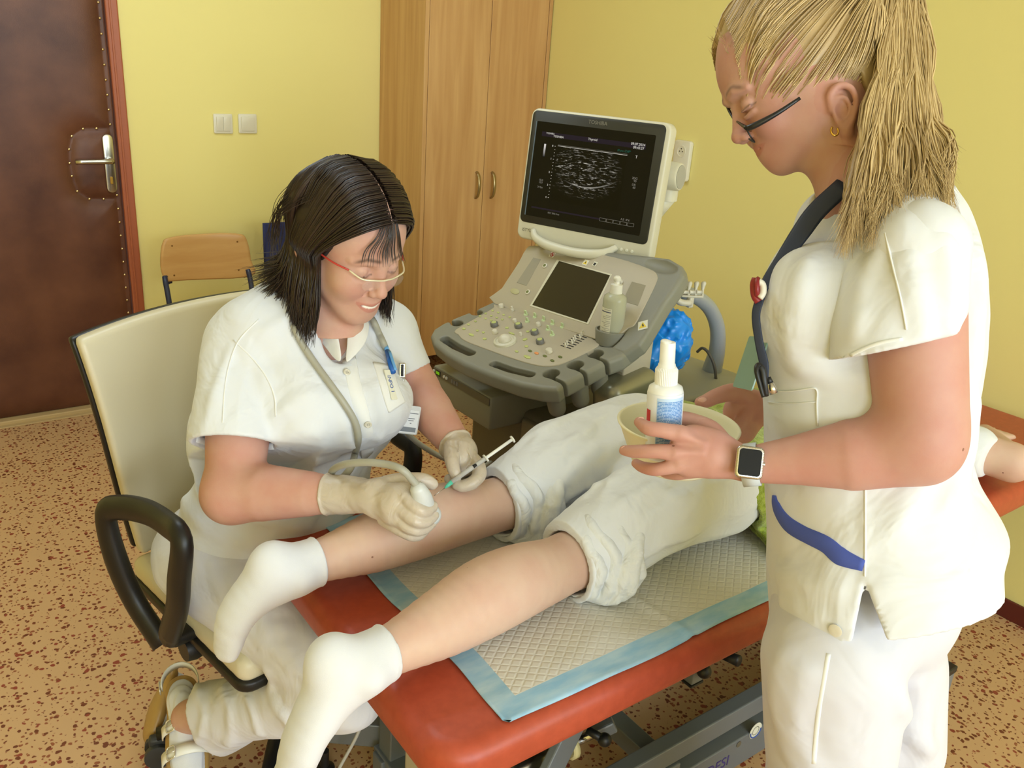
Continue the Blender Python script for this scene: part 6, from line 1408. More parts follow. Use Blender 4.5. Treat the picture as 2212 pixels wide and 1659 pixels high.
for i in range(34):   # fringe strands over the forehead
    q = (i%16)/15; s = R_.uniform(-.6, 1); p0 = skull(.088-.02*q, .102, s*.014, .014); p1 = skull(.100, .085, s*.030+.004, .014); p2 = skull(.104, .062, s*.045+.008, .016)
    paths.append(([p0, p1, p2, p2-EZ*.022+hd.f*.004+hd.r*s*.012], .0007))
for i in range(70):   # loose fly-away hairs
    s = R_.choice((-1, 1, 1)); th = R_.uniform(0, 1); p0 = skull(.02-.12*th, .12, s*.03, .012); p1 = skull(-.03-.06*th, .06, s*.085, .022+.012*R_.random()); paths.append(([p0, p1, p1-EZ*.05+V3(-.02, 0, 0)*R_.random()-hd.f*.015, p1-EZ*.10-hd.f*.02*R_.random()+V3(-.03*R_.random(), 0, 0)], .0005))
S = Sdf(hd.C-.17-EZ*.05, hd.C+.15, .004); S.ell(hd.p(-.008, .052), (.106, .094, .087), k=.01, axes=hd.ax)
for s in (-1, 1):
    S.tube([skull(-.02, .06, s*.07), hd.p(-.035, -.01, s*.070), hd.p(-.035, -.01, s*.068)-EZ*.06, hd.p(-.040, -.01, s*.064)-EZ*.10], [.012, .015, .014, .010], k=.02)
S.tube([hd.p(-.065, .05), hd.p(-.070, .0), hd.p(-.065, .0)-EZ*.05], [.04, .04, .03], k=.03)
S.cut(hd.p(.056, .045), unit(hd.f*1.-hd.u*.62), k=.004); S.ell(hd.p(.075, -.02), (.06, .085, .066), k=.006, op='sub', axes=hd.ax)
hv = S.mesh(smooth=1)
strands('hair', paths, m_dh, doc, K=18, extra=hv)
b = BM(); pl = [skull(.092-.118*q, .102+.038*math.sin(q*math.pi*.75), .001, .0135) for q in np.linspace(0, .85, 8)]
tube(b, pl, .0012, 6, 3, flat=.4); obj('hair_parting', b, mat('scalp_line', (176, 140, 124), .7), doc, True)
# ---- glasses
gl = thing('tmpgl', 'x y z w', 'x', hd.p(.11, .01)); bpy.data.objects.remove(gl)
m_gold = mat('pale_gold_rim', (232, 222, 190), .25, metal=.3); m_lens = mat('clear_lens', (225, 225, 222), .03, trans=.0, alpha=.07); m_temple = mat('red_temple', (190, 60, 50), .35)
b = BM(); top = [hd.p(.082, .018, .058), hd.p(.104, .012, .046), hd.p(.112, .011, .030), hd.p(.117, .010, .010), hd.p(.118, .011, 0), hd.p(.117, .010, -.010), hd.p(.112, .011, -.030), hd.p(.104, .012, -.046), hd.p(.082, .018, -.058)]
tube(b, top, .0016, 8, 4); gfr = obj('glasses', b, m_gold, doc, True, label='rimless-bottom glasses with pale gold bar and red temples')
for s in (-1, 1):
    b = BM(); ring = [(.0165*math.cos(t)*1.0, .0105*math.sin(t)) for t in np.linspace(0, 2*math.pi, 20, endpoint=False)]
    prism(b, ring, -.0004, .0004, frame(hd.p(.1125, .0005, s*.0285), hd.r*1.0-hd.f*.22*s, hd.u*.95-hd.f*.1)); obj('lens', b, m_lens, gfr, True)
    b = BM(); tube(b, [hd.p(.084, .018, s*.058), hd.p(.060, .020, s*.073), hd.p(.020, .020, s*.081)], .0016, 8, 4); obj('temple', b, m_gold if False else m_temple, gfr, True)
# ---- trousers and legs
HR, HL = P(520, 1200, d=1.68), P(640, 1180, d=1.78); KR, AR_ = P(748, 1490, d=1.53), P(408, 1548, d=1.80)
KL, AL_ = KR+np.array([.22, .12, -.01]), np.array([.56, 1.62, .11])
HR = np.array([.40, 1.47, .555]); HL = np.array([.62, 1.50, .555])
S = Sdf((.24, .98, .02), (.92, 1.72, .68), .0045)
S.ell((.51, 1.51, .565), (.19, .15, .085), k=.04); S.tube([HR, HR*.5+KR*.5+EZ*.01, KR], [.092, .082, .066], k=.03); S.tube([HL, HL*.5+KL*.5, KL], [.092, .080, .066], k=.03)
S.tube([KR, KR*.65+AR_*.35, KR*.30+AR_*.70, KR*.10+AR_*.90], [.066, .068, .062, .066], k=.03); S.tube([KL, KL*.5+AL_*.5, AL_+EZ*.02], [.066, .062, .060], k=.03)
S.tube([KR*.35+AR_*.65-EZ*.03, KR*.12+AR_*.88-EZ*.055+np.array([.01, -.01, 0])], [.050, .048], k=.03)
fo = []
for q in range(4):
    t = .38+.15*q+.02*(q%2); c = KR*(1-t)+AR_*t; fo.append(([c+V3(-.02, .066, .02), c+V3(.015, .02, .066), c+V3(.05-.02*q, -.05, .05)], .0026, .022, 1))
for q in range(4): t = .3+.16*q; c = HR*(1-t)+KR*t; fo.append(([c+EZ*.08+V3(-.05, 0, .02), c+V3(-.02, .03, .07), c+V3(.02, -.03, .08)], .004, .018, 1))
folds(S, fo); S.disp(lambda X, Y, Z: .0025*nz(X, Y, Z, 45, 21, 2)); ad = unit(AR_-KR); c_ = KR*.15+AR_*.85; ad = unit(ad+TC*.25); S.cut(c_, ad, lo=c_-.13, hi=c_+.13, k=.003); S.tube([c_-ad*.05, c_+ad*.08], [.052, .060], k=.003, op='sub')
build('trousers', S.mesh(smooth=1), m_wtrous, doc)
# ankle, sock and buckled clog: heel to the back, toes towards the camera
def clog(par, heel, toe, up, ank, top, straps=True):
    L_ = np.linalg.norm(toe-heel); fx = unit(toe-heel); upv_ = unit(up-fx*(up@fx)); sx = np.cross(fx, upv_); lo = np.minimum(heel, toe)-.11; hi = np.maximum(heel, toe)+.14
    Q = lambda a, s_, h_: heel+fx*a*L_+sx*s_+upv_*h_
    S = Sdf(lo, hi, .0028); S.tube([Q(.10, 0, .018), Q(.30, 0, .018), Q(.6, 0, .016), Q(.86, 0, .016)], [.034, .034, .043, .038], k=.02, flat=upv_, fs=.52, sub=3); build('shoe_sole', S.mesh(), mat('cork_sole', (176, 140, 80), .4), par)
    S = Sdf(lo, hi, .0028); S.tube([Q(.13, 0, .030), Q(.35, 0, .034), Q(.62, 0, .030), Q(.86, 0, .026)], [.026, .028, .034, .030], k=.01, flat=upv_, fs=.72, sub=3); S.tube([ank, Q(.22, 0, .040)], [.030, .028], k=.015)
    for j in range(4): c = ank*(1-j*.16)+Q(.25, 0, .045)*(j*.16); 
    S.disp(lambda X, Y, Z: .0012*np.sin(((X-heel[0])*upv_[0]+(Y-heel[1])*upv_[1]+(Z-heel[2])*upv_[2])*420)); build('sock', S.mesh(), m_sock, par)
    m_st = mat('white_clog_leather', (232, 228, 214), .35, spec=.5); m_bu = mat('silver_buckle', (214, 208, 192), .25, metal=.6)
    for a_, R0, tilt in ((.44, .044, .015), (.66, .048, .0), (.06, .036, -.0)) if straps else ():
        b = BM(); rings = []; n = 16
        for k in range(n+1):
            th = math.pi*(k/n)*1.06-.09; c = Q(a_, math.cos(th)*R0, .018+math.sin(th)*R0*(.85 if a_ > .1 else .95)); nn = unit(sx*math.cos(th)+upv_*math.sin(th)); hw = .0115
            if a_ < .1: c = Q(.10-math.sin(th)*.16, math.cos(th)*R0, .052); nn = unit(sx*math.cos(th)-fx*math.sin(th)); hd_ = upv_
            else: hd_ = fx
            rings.append([c-hd_*hw, c+hd_*hw, c+hd_*hw+nn*.0028, c-hd_*hw+nn*.0028])
        ring_loft(b, rings); st_ = obj('shoe_strap', b, m_st, par, True)
        th = math.radians(58); c = Q(a_, math.cos(th)*(R0+.003), .018+math.sin(th)*(R0+.003)*.85) if a_ > .1 else Q(.10, R0+.002, .052)
        nn = unit(sx*math.cos(th)+upv_*math.sin(th)) if a_ > .1 else sx; e_ = unit(np.cross(nn, fx)); 
        b = BM(); tube(b, [c+fx*.013*math.copysign(abs(math.cos(t))**.5, math.cos(t))+e_*.010*math.copysign(abs(math.sin(t))**.5, math.sin(t))+nn*.003 for t in np.linspace(0, 2*math.pi, 24, endpoint=False)], .0017, 6, closed=True); tube(b, [c-e_*.010+nn*.004, c+e_*.010+nn*.004], .0012, 6); obj('buckle', b, m_bu, st_, True)
hl, tt = P(392, 1475, d=1.90), P(415, 1735, d=1.735)
clog(doc, hl, tt, V3(.30, .30, .90), AR_, KR)
S = Sdf(AR_-.12, AR_+.12, .004); S.tube([AR_+(KR-AR_)*.3, AR_], [.042, .036], k=.01); build('ankle', S.mesh(), m_skinA, doc)
clog(doc, P(352, 1455, d=1.95), P(310, 1585, d=1.90), V3(.8, .1, -.5), P(375, 1480, d=2.02), P(400, 1450, d=2.05), False)
# thin white cable hanging from the seat side down to the floor
cb_ = thing('cable', 'thin pale cable hanging under the foot end of the examination table', 'cable', P(745, 1650, d=1.75))
b = BM(); tube(b, [P(800, 1500, d=1.62), P(788, 1545, d=1.66), P(768, 1595, d=1.71), P(738, 1650, d=1.77), P(700, 1720, d=1.83), np.array([.55, 1.30, .006])], .0035, 8, 5); obj('cord', b, m_prb, cb_, True)
# ================================================================== STANDING NURSE
nur = thing('person', 'standing nurse with blond ponytail and dark glasses in white tunic holding a bowl', 'person', (1.06, .47, 0))
D0 = 1.190                                                           # depth of the middle of her head
nh = Head(P(1815, 238, d=D0-.08)-TC*.080, V3(-.955, -.285, -.07), V3(-.285, .95, .02), 1.0)
nf = Head(nh.p(0, .044), nh.f, nh.u, .92)                              # face frame, a little higher than the ear line
def nl(px, py): q = nf.loc(P(px, py, d=D0)); return (q[0], q[1])
PN = dict(nose=nl(1590, 297), bridge=nl(1590, 243), brow=nl(1572, 213), ul=nl(1632, 317), ll=nl(1646, 331), chin=nl(1680, 360), fore=nl(1560, 165))
PN['nose'] = (PN['nose'][0]+.004, PN['nose'][1])
PN['skull'] = nl(1722, 112); PN['skr'] = (.112, .110, .084)
S = Sdf(nh.C-.18, nh.C+.18, .0018)
sculpt_head(S, nf, smile=.4, prof=PN, ear=nh, jaw=.85)
S.ell(P(1722, 110, d=D0), (.104, .104, .077), k=.02, axes=[nh.f, nh.u, nh.r])
S.cone(P(1668, 215, d=D0), P(1725, 315, d=D0), .034, .026, k=.012); S.ell(P(1735, 280, d=D0), (.046, .046, .062), k=.02, axes=[nh.f, nh.u, nh.r]); S.ell(P(1780, 290, d=D0), (.040, .040, .056), k=.02, axes=[nh.f, nh.u, nh.r]); S.ell(P(1760, 230, d=D0), (.05, .05, .066), k=.03, axes=[nh.f, nh.u, nh.r])
NN = P(1875, 440, d=1.15)
S.cone(P(1825, 260, d=D0), NN, .052, .058, k=.03); S.cone(P(1812, 320, d=D0), P(1845, 430, d=1.13), .034, .038, k=.03)
hm = S.mesh()
RS, RE, RW = P(1985, 545, d=1.03), P(1990, 968, d=1.035), P(1618, 1004, d=1.105)
LS, LE, LW = P(1800, 560, d=1.36), P(1760, 900, d=1.44), P(1652, 885, d=1.40)
S = Sdf(np.minimum.reduce([RS, RE, RW, LS, LE, LW])-.12, np.maximum.reduce([RS, RE, RW, LS, LE, LW])+.12, .0034)
S.tube([RS, RS*.5+RE*.5+V3(-.004, 0, 0), RE*.82+RS*.18], [.052, .056, .053], k=.02); S.ell(RE+V3(-.004, .012, .0), (.052, .052, .048), k=.02)
S.tube([RE+V3(0, .002, 0), RE*.62+RW*.38, RW*.72+RE*.28, RW], [.044, .043, .030, .0225], k=.02, flat=UP, fs=1.05)
S.tube([LS, LE, LW], [.055, .045, .026], k=.02); S.tube([RS*.85+LS*.15, NN, RS*.15+LS*.85], .055, k=.04)
am = S.mesh(smooth=1)
# hands
def fing(S, pts, rs): S.tube(pts, rs, k=.004, sub=4)
S = Sdf(P(1480, 960, d=1.12)-.14, P(1480, 960, d=1.12)+.14, .0017)
S.tube([RW, P(1585, 995, d=1.11), P(1545, 985, d=1.11)], [.0235, .024, .026], k=.01, flat=TC, fs=.85)
S.ell(P(1520, 975, d=1.115), (.040, .031, .018), k=.02, axes=[unit(V3(-.97, .1, -.1)), unit(V3(.1, .97, 0)), TC]); S.ell(P(1490, 975, d=1.118), (.026, .033, .016), k=.015, axes=[unit(V3(-.97, .05, -.2)), UP, TC])
fing(S, [P(1500, 950, d=1.115), P(1472, 938, d=1.107), P(1432, 930, d=1.105), P(1400, 925, d=1.112), P(1381, 912, d=1.130)], [.0125, .0120, .0100, .0095, .0072])
fing(S, [P(1500, 975, d=1.118), P(1462, 978, d=1.108), P(1425, 975, d=1.108), P(1394, 975, d=1.115), P(1366, 975, d=1.128), P(1348, 973, d=1.138)], [.0120, .0118, .0098, .0092, .0085, .0068])
fing(S, [P(1505, 995, d=1.122), P(1468, 1003, d=1.114), P(1436, 1011, d=1.115), P(1412, 1014, d=1.122), P(1388, 1009, d=1.138), P(1374, 1001, d=1.150)], [.0118, .0112, .0092, .0088, .0078, .0064])
fing(S, [P(1520, 1008, d=1.128), P(1488, 1018, d=1.124), P(1462, 1024, d=1.134), P(1440, 1022, d=1.150), P(1425, 1016, d=1.162)], [.0112, .0098, .0082, .0074, .0060])
fing(S, [P(1560, 960, d=1.125), P(1535, 930, d=1.145), P(1500, 912, d=1.160), P(1475, 905, d=1.168), P(1456, 903, d=1.172)], [.0150, .0140, .0118, .0108, .0085])
for a, b_ in (((1473, 938, 1.098), (1520, 960, 1.095)), ((1462, 978, 1.098), (1515, 978, 1.094)), ((1470, 1002, 1.106), (1518, 990, 1.100))): S.tube([P(*a[:2], d=a[2]), P(*b_[:2], d=b_[2])], [.0035, .0015], k=.010)
hR_ = S.mesh()
S = Sdf(P(1590, 885, d=1.37)-.11, P(1590, 885, d=1.37)+.11, .0018)
S.tube([LW, P(1630, 882, d=1.39)], [.026, .027], k=.01); S.ell(P(1608, 885, d=1.38), (.034, .030, .018), k=.02, axes=[unit(V3(-.9, .1, -.2)), UP, TC])
fing(S, [P(1615, 862, d=1.375), P(1585, 848, d=1.36), P(1550, 855, d=1.345), P(1526, 866, d=1.338), P(1512, 869, d=1.336)], [.0165, .0150, .0125, .0110, .0085])
for j, (x, y, d, r) in enumerate(((1600, 915, 1.36, .0105), (1612, 925, 1.37, .0105), (1618, 930, 1.375, .010), (1622, 936, 1.38, .009))):
    fing(S, [P(x+18, y-30, d=d+.01), P(x+4, y-8, d=d), P(x-8, y+8, d=d-.015-.004*j), P(x-16-4*j, y+14, d=d-.03)], [r*1.15, r*1.05, r, r*.8])
hL_ = S.mesh()
build('body', [hm, am, hR_, hL_], m_skinB, nur, paint=head_paint(nf, PN, smile=.4, browdark=.55))
m_nail = mat('finger_nail', (226, 176, 160), .25, spec=.6)
for (x, y, d), sz in (((1517, 864, 1.328), .0055), ((1349, 968, 1.133), .0038), ((1384, 906, 1.125), .004)):
    b = BM(); r = bmesh.ops.create_uvsphere(b, u_segments=12, v_segments=8, radius=1.); xf(b, r['verts'], frame(P(x, y, d=d), unit(V3(-1, -.2, -.3)), UP) @ Matrix.Diagonal((sz*1.3, sz*.8, sz*.35, 1))); obj('finger_nail', b, m_nail, nur, True)
# ---- tunic
lat, dep = unit(RT*np.array([1, 1, 0])), unit(FW*np.array([1, 1, 0]))
S = Sdf((.70, .10, .66), (1.42, .90, 1.50), .0042)
rows = [(390, 1915, 2052, .05), (410, 1880, 2080, .07), (440, 1840, 2098, .085), (480, 1778, 2112, .105), (530, 1714, 2124, .12), (590, 1674, 2131, .13), (650, 1652, 2135, .135), (720, 1642, 2128, .142), (800, 1642, 2114, .140), (870, 1648, 2098, .135), (930, 1650, 2092, .137), (1000, 1652, 2112, .150), (1050, 1654, 2150, .160), (1098, 1656, 2182, .165), (1140, 1658, 2164, .170), (1230, 1660, 2165, .175), (1310, 1662, 2145, .178), (1390, 1664, 2110, .18), (1470, 1666, 2090, .18)]
lv = []
for y, x0, x1, rd in rows:
    lv.append(fit_row(y, x0, x1, rd, 1.175, lat, dep))
stack(S, lv, lat, dep, k=.01)
S.ell(P(1752, 665, d=1.11), (.070, .07, .085), k=.05, axes=[lat, dep, EZ]); S.ell(P(1765, 660, d=1.26), (.075, .08, .085), k=.05, axes=[lat, dep, EZ])
S.tube([RS+V3(-.012, .0, .0), P(1935, 475, d=1.08), P(1872, 455, d=1.13)], [.060, .056, .05], k=.03); S.tube([LS, P(1810, 490, d=1.26), P(1840, 450, d=1.18)], [.07, .062, .05], k=.03)
fo = [([P(1868, 1010, d=.99), P(1868, 1120, d=.985), P(1868, 1250, d=.98)], .0035, .008, 1), ([P(2040, 960, d=1.03), P(1990, 1020, d=1.0), P(1930, 1130, d=.985)], .010, .03, 1),
      ([P(1745, 570, d=1.035), P(1728, 650, d=1.025), P(1735, 730, d=1.03), P(1770, 785, d=1.03)], .007, .022, 1), ([P(1700, 700, d=1.05), P(1735, 790, d=1.03), P(1850, 825, d=1.02)], .007, .022, 1),
      ([P(2040, 520, d=1.0), P(2075, 620, d=.99), P(2085, 720, d=.985)], .008, .02, 1), ([P(2100, 520, d=1.11), P(2112, 640, d=1.12), P(2100, 800, d=1.12)], .008, .03, 1), ([P(2096, 880, d=1.12), P(2080, 990, d=1.09), P(2040, 1100, d=1.05)], .009, .03, 1),
      ([P(1690, 1240, d=1.03), P(1760, 1260, d=1.01), P(1830, 1280, d=1.0)], .009, .03, 1), ([P(1700, 1300, d=1.03), P(1770, 1330, d=1.0), P(1830, 1330, d=.99)], .007, .03, 1)]
folds(S, fo); S.disp(lambda X, Y, Z: .0024*nz(X, Y, Z*.7, 28, 31, 3))
h1_, h2_, h3_ = P(1665, 1372, d=1.14), P(1900, 1402, d=1.0), P(2160, 1245, d=1.22); hn = unit(np.cross(h2_-h1_, h3_-h1_)); hn = hn if hn[2] < 0 else -hn; S.cut(h2_, hn, k=.003)
lv2 = [(z, cx_, cy_, rx-.010, ry-.010) for z, cx_, cy_, rx, ry in lv if z < .98]; stack(S, lv2, lat, dep, k=.003, op='sub')
sl0, sl1, sl2 = P(1868, 1256, d=.99), P(1834, 1420, d=.99), P(1930, 1420, d=.99)
X, Y, Z = S._pts((slice(None),)*3)
def side(a, c, inside):
    n = unit(np.cross(a-CAM, c-CAM)); n = n if n@(inside-CAM) < 0 else -n; return (X-CAM[0])*n[0]+(Y-CAM[1])*n[1]+(Z-CAM[2])*n[2]
smid = P(1880, 1400, d=.99); dpt = (X-CAM[0])*FW[0]+(Y-CAM[1])*FW[1]+(Z-CAM[2])*FW[2]-1.10
wedge = np.maximum(np.maximum(side(sl0, sl1, smid), side(sl0, sl2, smid)), dpt).astype(np.float32); S._op((slice(None),)*3, wedge, .002, 'sub')
S.cone(NN+V3(0, -.005, 0), P(1840, 300, d=1.16), .060, .085, k=.004, op='sub'); S.tube([P(1805, 405, d=1.08), P(1750, 485, d=1.07), P(1700, 560, d=1.07)], [.045, .032, .008], k=.004, op='sub')
tm = S.mesh(smooth=1)
# sleeves, each cut along its own hem
tp0, tp1 = P(1828, 776, d=1.0), P(2062, 722, d=1.0); tn = unit(np.cross(tp1-tp0, TC)); tn = tn if tn[2] < 0 else -tn
S = Sdf(RS-np.array([.17, .17, .22]), RS+np.array([.17, .17, .13]), .0038)
nR = P(1932, 748, d=1.035); S.tube([P(1945, 515, d=1.07), RS+V3(0, .004, 0), RS*.5+nR*.5, nR, nR+(nR-RS)*.4], [.052, .060, .067, .0675, .070], k=.02)
S.cone(P(1900, 520, d=1.07), P(1868, 700, d=1.045), .045, .040, k=.03)
fo = [([P(1915, 520, d=.99), P(1870, 610, d=.99), P(1850, 720, d=.985)], .006, .02, 1), ([P(1960, 560, d=.955), P(1975, 650, d=.955), P(1990, 720, d=.955)], .006, .02, 1), ([P(2040, 540, d=.99), P(2050, 640, d=.985), P(2045, 720, d=.985)], .005, .02, 1), ([P(1905, 450, d=1.03), P(1935, 560, d=.965), P(1958, 715, d=.955)], .003, .005, 1)]
folds(S, fo); S.disp(lambda X, Y, Z: .002*nz(X, Y, Z, 34, 35, 2)); S.cut(tp0, tn, k=.002); S.tube([RS*.35+nR*.65, nR+(nR-RS)*.5], [.050, .0635], k=.002, op='sub'); S.cone(P(1890, 640, d=1.05), P(1868, 800, d=1.045), .028, .034, k=.004, op='sub')
sm_ = S.mesh(smooth=1)
S = Sdf(LS-np.array([.15, .15, .22]), LS+np.array([.15, .15, .12]), .005); nL = P(1775, 730, d=1.42); S.tube([LS, nL], [.07, .068], k=.01); S.cut(nL, unit(nL-LS), k=.002); S.tube([LS*.3+nL*.7, nL+(nL-LS)*.3], [.058, .063], k=.002, op='sub'); sl_m = S.mesh(smooth=1)
tunic = build('tunic', [tm, sm_, sl_m], cloth('nurse_white_cotton', (222, 223, 226), 22, .6, .006), nur); bn = bvh_of(tunic)
# ---- trousers and shoes
S = Sdf((.70, .10, .0), (1.42, .90, .92), .0055)
c0, c1_ = P(1800, 1420, d=1.13), P(1795, 1659, d=1.20); kx, ky = c1_[0], c1_[1]
S.tube([P(1830, 1330, d=1.17), c0, c1_, np.array([kx, ky, .38]), np.array([kx, ky-.01, .04])], [.098, .092, .086, .080, .085], k=.03)
f0, f1 = P(1918, 1430, d=1.27), P(1925, 1600, d=1.33); S.tube([P(1900, 1330, d=1.22), f0, f1, np.array([f1[0]+.01, f1[1], .38]), np.array([f1[0]+.02, f1[1]-.01, .04])], [.080, .080, .080, .075, .082], k=.02)
S.tube([P(1840, 1290, d=1.18), P(1930, 1290, d=1.2)], [.09, .09], k=.04)
fo = [([P(1700, 1420, d=1.06), P(1690, 1520, d=1.08), P(1720, 1640, d=1.10)], .008, .03, 1), ([P(1740, 1450, d=1.03), P(1725, 1560, d=1.06), P(1760, 1659, d=1.10)], .007, .025, 1), ([P(1980, 1450, d=1.19), P(1990, 1560, d=1.24), P(1985, 1650, d=1.26)], .008, .025, 1), ([P(1940, 1500, d=1.2), P(1975, 1580, d=1.24), P(2010, 1620, d=1.28)], .007, .025, 1)]
folds(S, fo); S.disp(lambda X, Y, Z: .003*nz(X, Y, Z*.6, 26, 33, 2)); S.cut((0, 0, .04), (0, 0, -1))
g0_ = S.g; trousers = build('trousers', S.mesh(smooth=1), cloth('nurse_trouser_cotton', (212, 211, 220), 20, .55, .006), nur); bt_ = bvh_of(trousers)
obj('side_stripe', strip(bt_, [(1790, 1412), (1780, 1470), (1768, 1540), (1762, 1600), (1758, 1650)],   .0055, .0002, .0005), m_seam, nur, True)
for cx_, cy_ in ((kx, ky), (f1[0]+.02, f1[1])):
    S = Sdf((cx_-.26, cy_-.10, -.01), (cx_+.12, cy_+.24, .10), .005); dv = unit([-.8, .6, 0]); S.tube([np.array([cx_, cy_, .035])-dv*.05, np.array([cx_, cy_, .03])+dv*.12], [.042, .045], k=.02, flat=EZ, fs=.75); S.cut((0, 0, .001), (0, 0, -1)); build('shoe', S.mesh(smooth=1), mat('white_clog_leather', (232, 228, 214), .35), nur)
# tunic details: sleeve hem, side seam, blue pocket trim, breast pocket, hem line, button
obj('sleeve_hem', strip(bn, [(1838, 768), (1870, 752), (1905, 740), (1950, 732)], .004, .0004, .0010), m_seam, nur, True)
obj('side_seam', strip(bn, [(1869, 1040), (1869, 1100), (1869, 1180), (1868, 1245)], .0022, .0003, .0010), m_seam, nur, True)
obj('shoulder_seam', strip(bn, [(1905, 470), (1925, 560), (1945, 640), (1958, 712)], .0022, .0004, .0012), m_seam, nur, True)
m_btrim = mat('royal_blue_trim', (70, 88, 172), .7)
obj('blue_trim', strip(bn, [(1674, 1070), (1678, 1095), (1700, 1130), (1740, 1155), (1785, 1176), (1815, 1202), (1866, 1222)], [.008, .021, .023, .021, .022, .023, .014], .0014, .0012), m_btrim, nur, True)
obj('pocket_edge', strip(bn, [(1655, 838), (1690, 845), (1730, 842), (1764, 838), (1765, 870), (1767, 920)], .0016, .0012, .001), m_seam, nur, True)
obj('pocket_hem', strip(bn, [(1660, 868), (1700, 872), (1764, 868)], .0012, .0010, .0008), m_seam, nur, True)
q, n = hit(bn, 1806, 1360, .002)
if q is not None: b = BM(); lathe(b, [(0, 0), (.008, 0), (.0085, .0012), (.0065, .002), (0, .0016)], 18, frame(q, unit(np.cross(n, EZ)), np.cross(n, unit(np.cross(n, EZ))), n), caps=False); obj('tunic_button', b, m_knobw, nur, auto=40)
# ---- lanyard, badge and pens
m_navy = mat('navy_lanyard', (38, 46, 66), .6)
lan = thing('lanyard', 'navy neck lanyard with maroon reel hanging down the standing nurse\'s front', 'lanyard', P(1640, 640, d=1.10))
lp = [P(1826, 398, d=1.10), P(1765, 455, d=1.10), P(1728, 505, d=1.10), P(1690, 560, d=1.095), P(1655, 610, d=1.09), P(1640, 650, d=1.085), P(1633, 685, d=1.085), P(1640, 740, d=1.085), P(1650, 785, d=1.085), P(1652, 815, d=1.085)]
b = BM(); tube(b, lp, [.014, .014, .013, .010, .007, .006, .0055, .0055, .006, .005], 8, 5, flat=.14, up=unit(V3(-.7, -.1, .6))); obj('strap', b, m_navy, lan, True)
b = BM(); c = P(1637, 622, d=1.085); lathe(b, [(.0, -.003), (.013, -.003), (.015, 0), (.013, .003), (0, .003)], 20, frame(c, unit(V3(.35, 0, -.9)), UP), caps=False); tube(b, [P(1632, 602, d=1.085), P(1628, 615, d=1.085), P(1630, 638, d=1.085), P(1638, 652, d=1.085)], .005, 8, 4); obj('reel', b, mat('maroon_reel', (140, 36, 40), .4), lan, True)
b = BM(); tube(b, [P(1638, 608, d=1.078), P(1647, 615, d=1.078), P(1648, 632, d=1.078), P(1641, 644, d=1.078)], .0045, 8, 4); obj('reel_ring', b, m_knobw, lan, True)
cd = thing('badge_card', 'grey-green card hanging edge-on in front of the standing nurse\'s chest', 'badge', P(1620, 790, d=1.13)); b = BM(); prism(b, rrect(-.026, .026, -.036, .036, .003, 3), -.001, .001, frame(P(1622, 784, d=1.13), unit(V3(.22, -.1, .97)), unit(V3(.30, .95, 0)))); obj('card', b, mat('grey_green_card', (128, 158, 146), .35), cd)
b = BM(); tube(b, [P(1640, 700, d=1.10), P(1634, 740, d=1.12)], .0012, 6); obj('cord', b, m_navy, cd)
pn = thing('pen', 'black clip-on pen hooked in the standing nurse\'s chest pocket', 'pen', P(1645, 820, d=1.04)); b = BM(); tube(b, [P(1655, 855, d=1.05), P(1650, 825, d=1.045), P(1646, 800, d=1.045), P(1638, 790, d=1.045), P(1634, 802, d=1.04), P(1641, 830, d=1.04), P(1649, 858, d=1.04)], [.0035, .0045, .0050, .0042, .0030, .0028, .0022], 10, 5); obj('barrel', b, m_black, pn, True)
pn2 = thing('pen', 'silver push-button pen beside the black one in the standing nurse\'s pocket', 'pen', P(1664, 832, d=1.05)); b = BM(); tube(b, [P(1672, 850, d=1.055), P(1663, 828, d=1.055)], .0055, 12); obj('barrel', b, m_chrome, pn2, True); b = BM(); tube(b, [P(1663, 828, d=1.055), P(1659, 815, d=1.055)], [.0045, .0036], 12); obj('clicker', b, m_black, pn2, True)
# ---- watch
wq, wn = P(1619, 999, d=1.075), unit(V3(-.12, .10, 1.)); wx = unit(V3(.98, -.12, .1)); wa = unit(RW-RE)
m_band = mat('pale_grey_watch_band', (196, 200, 200), .5); b = BM(); u1 = unit(UP-wa*(UP@wa)); u2 = np.cross(wa, u1); rings = []
for t in np.linspace(0, 2*math.pi, 40, endpoint=False):
    c = P(1620, 1004, d=1.104)+u1*.0262*math.cos(t)+u2*.0245*math.sin(t); n_ = unit(u1*math.cos(t)+u2*math.sin(t)); rings.append([c-wa*.011, c+wa*.011, c+wa*.011+n_*.002, c-wa*.011+n_*.002])
ring_loft(b, rings, closed=True); wt_ = obj('watch_band', b, m_band, nur, True)
FWt = frame(wq, wx, np.cross(wn, wx)); b = BM(); prism(b, rrect(-.0175, .0175, -.0205, .0205, .0065, 6), -.006, .0035, FWt, .0025, 3); wc = obj('watch_case', b, m_chrome, wt_, auto=50)
b = BM(); prism(b, rrect(-.0140, .0140, -.0170, .0170, .0045, 6), .003, .0042, FWt, .0004, 1); obj('watch_screen', b, mat('black_watch_glass', (3, 3, 4), .3, spec=.25), wt_)
m_gem = mat('sparkle_rim', (235, 235, 232), .12, metal=1); b = BM(); rr2 = rrect(-.0158, .0158, -.0188, .0188, .006, 5); L_ = sum(math.dist(rr2[i], rr2[i-1]) for i in range(len(rr2)))
acc = 0; stp = L_/64; pos = 0
for i in range(len(rr2)):
    a, c = np.array(rr2[i-1]), np.array(rr2[i]); l = np.linalg.norm(c-a)
    while pos < acc+l: q = a+(c-a)*((pos-acc)/max(l, 1e-9)); r = bmesh.ops.create_icosphere(b, subdivisions=1, radius=.00075); xf(b, r['verts'], FWt @ Matrix.Translation((q[0], q[1], .0037))); pos += stp
    acc += l
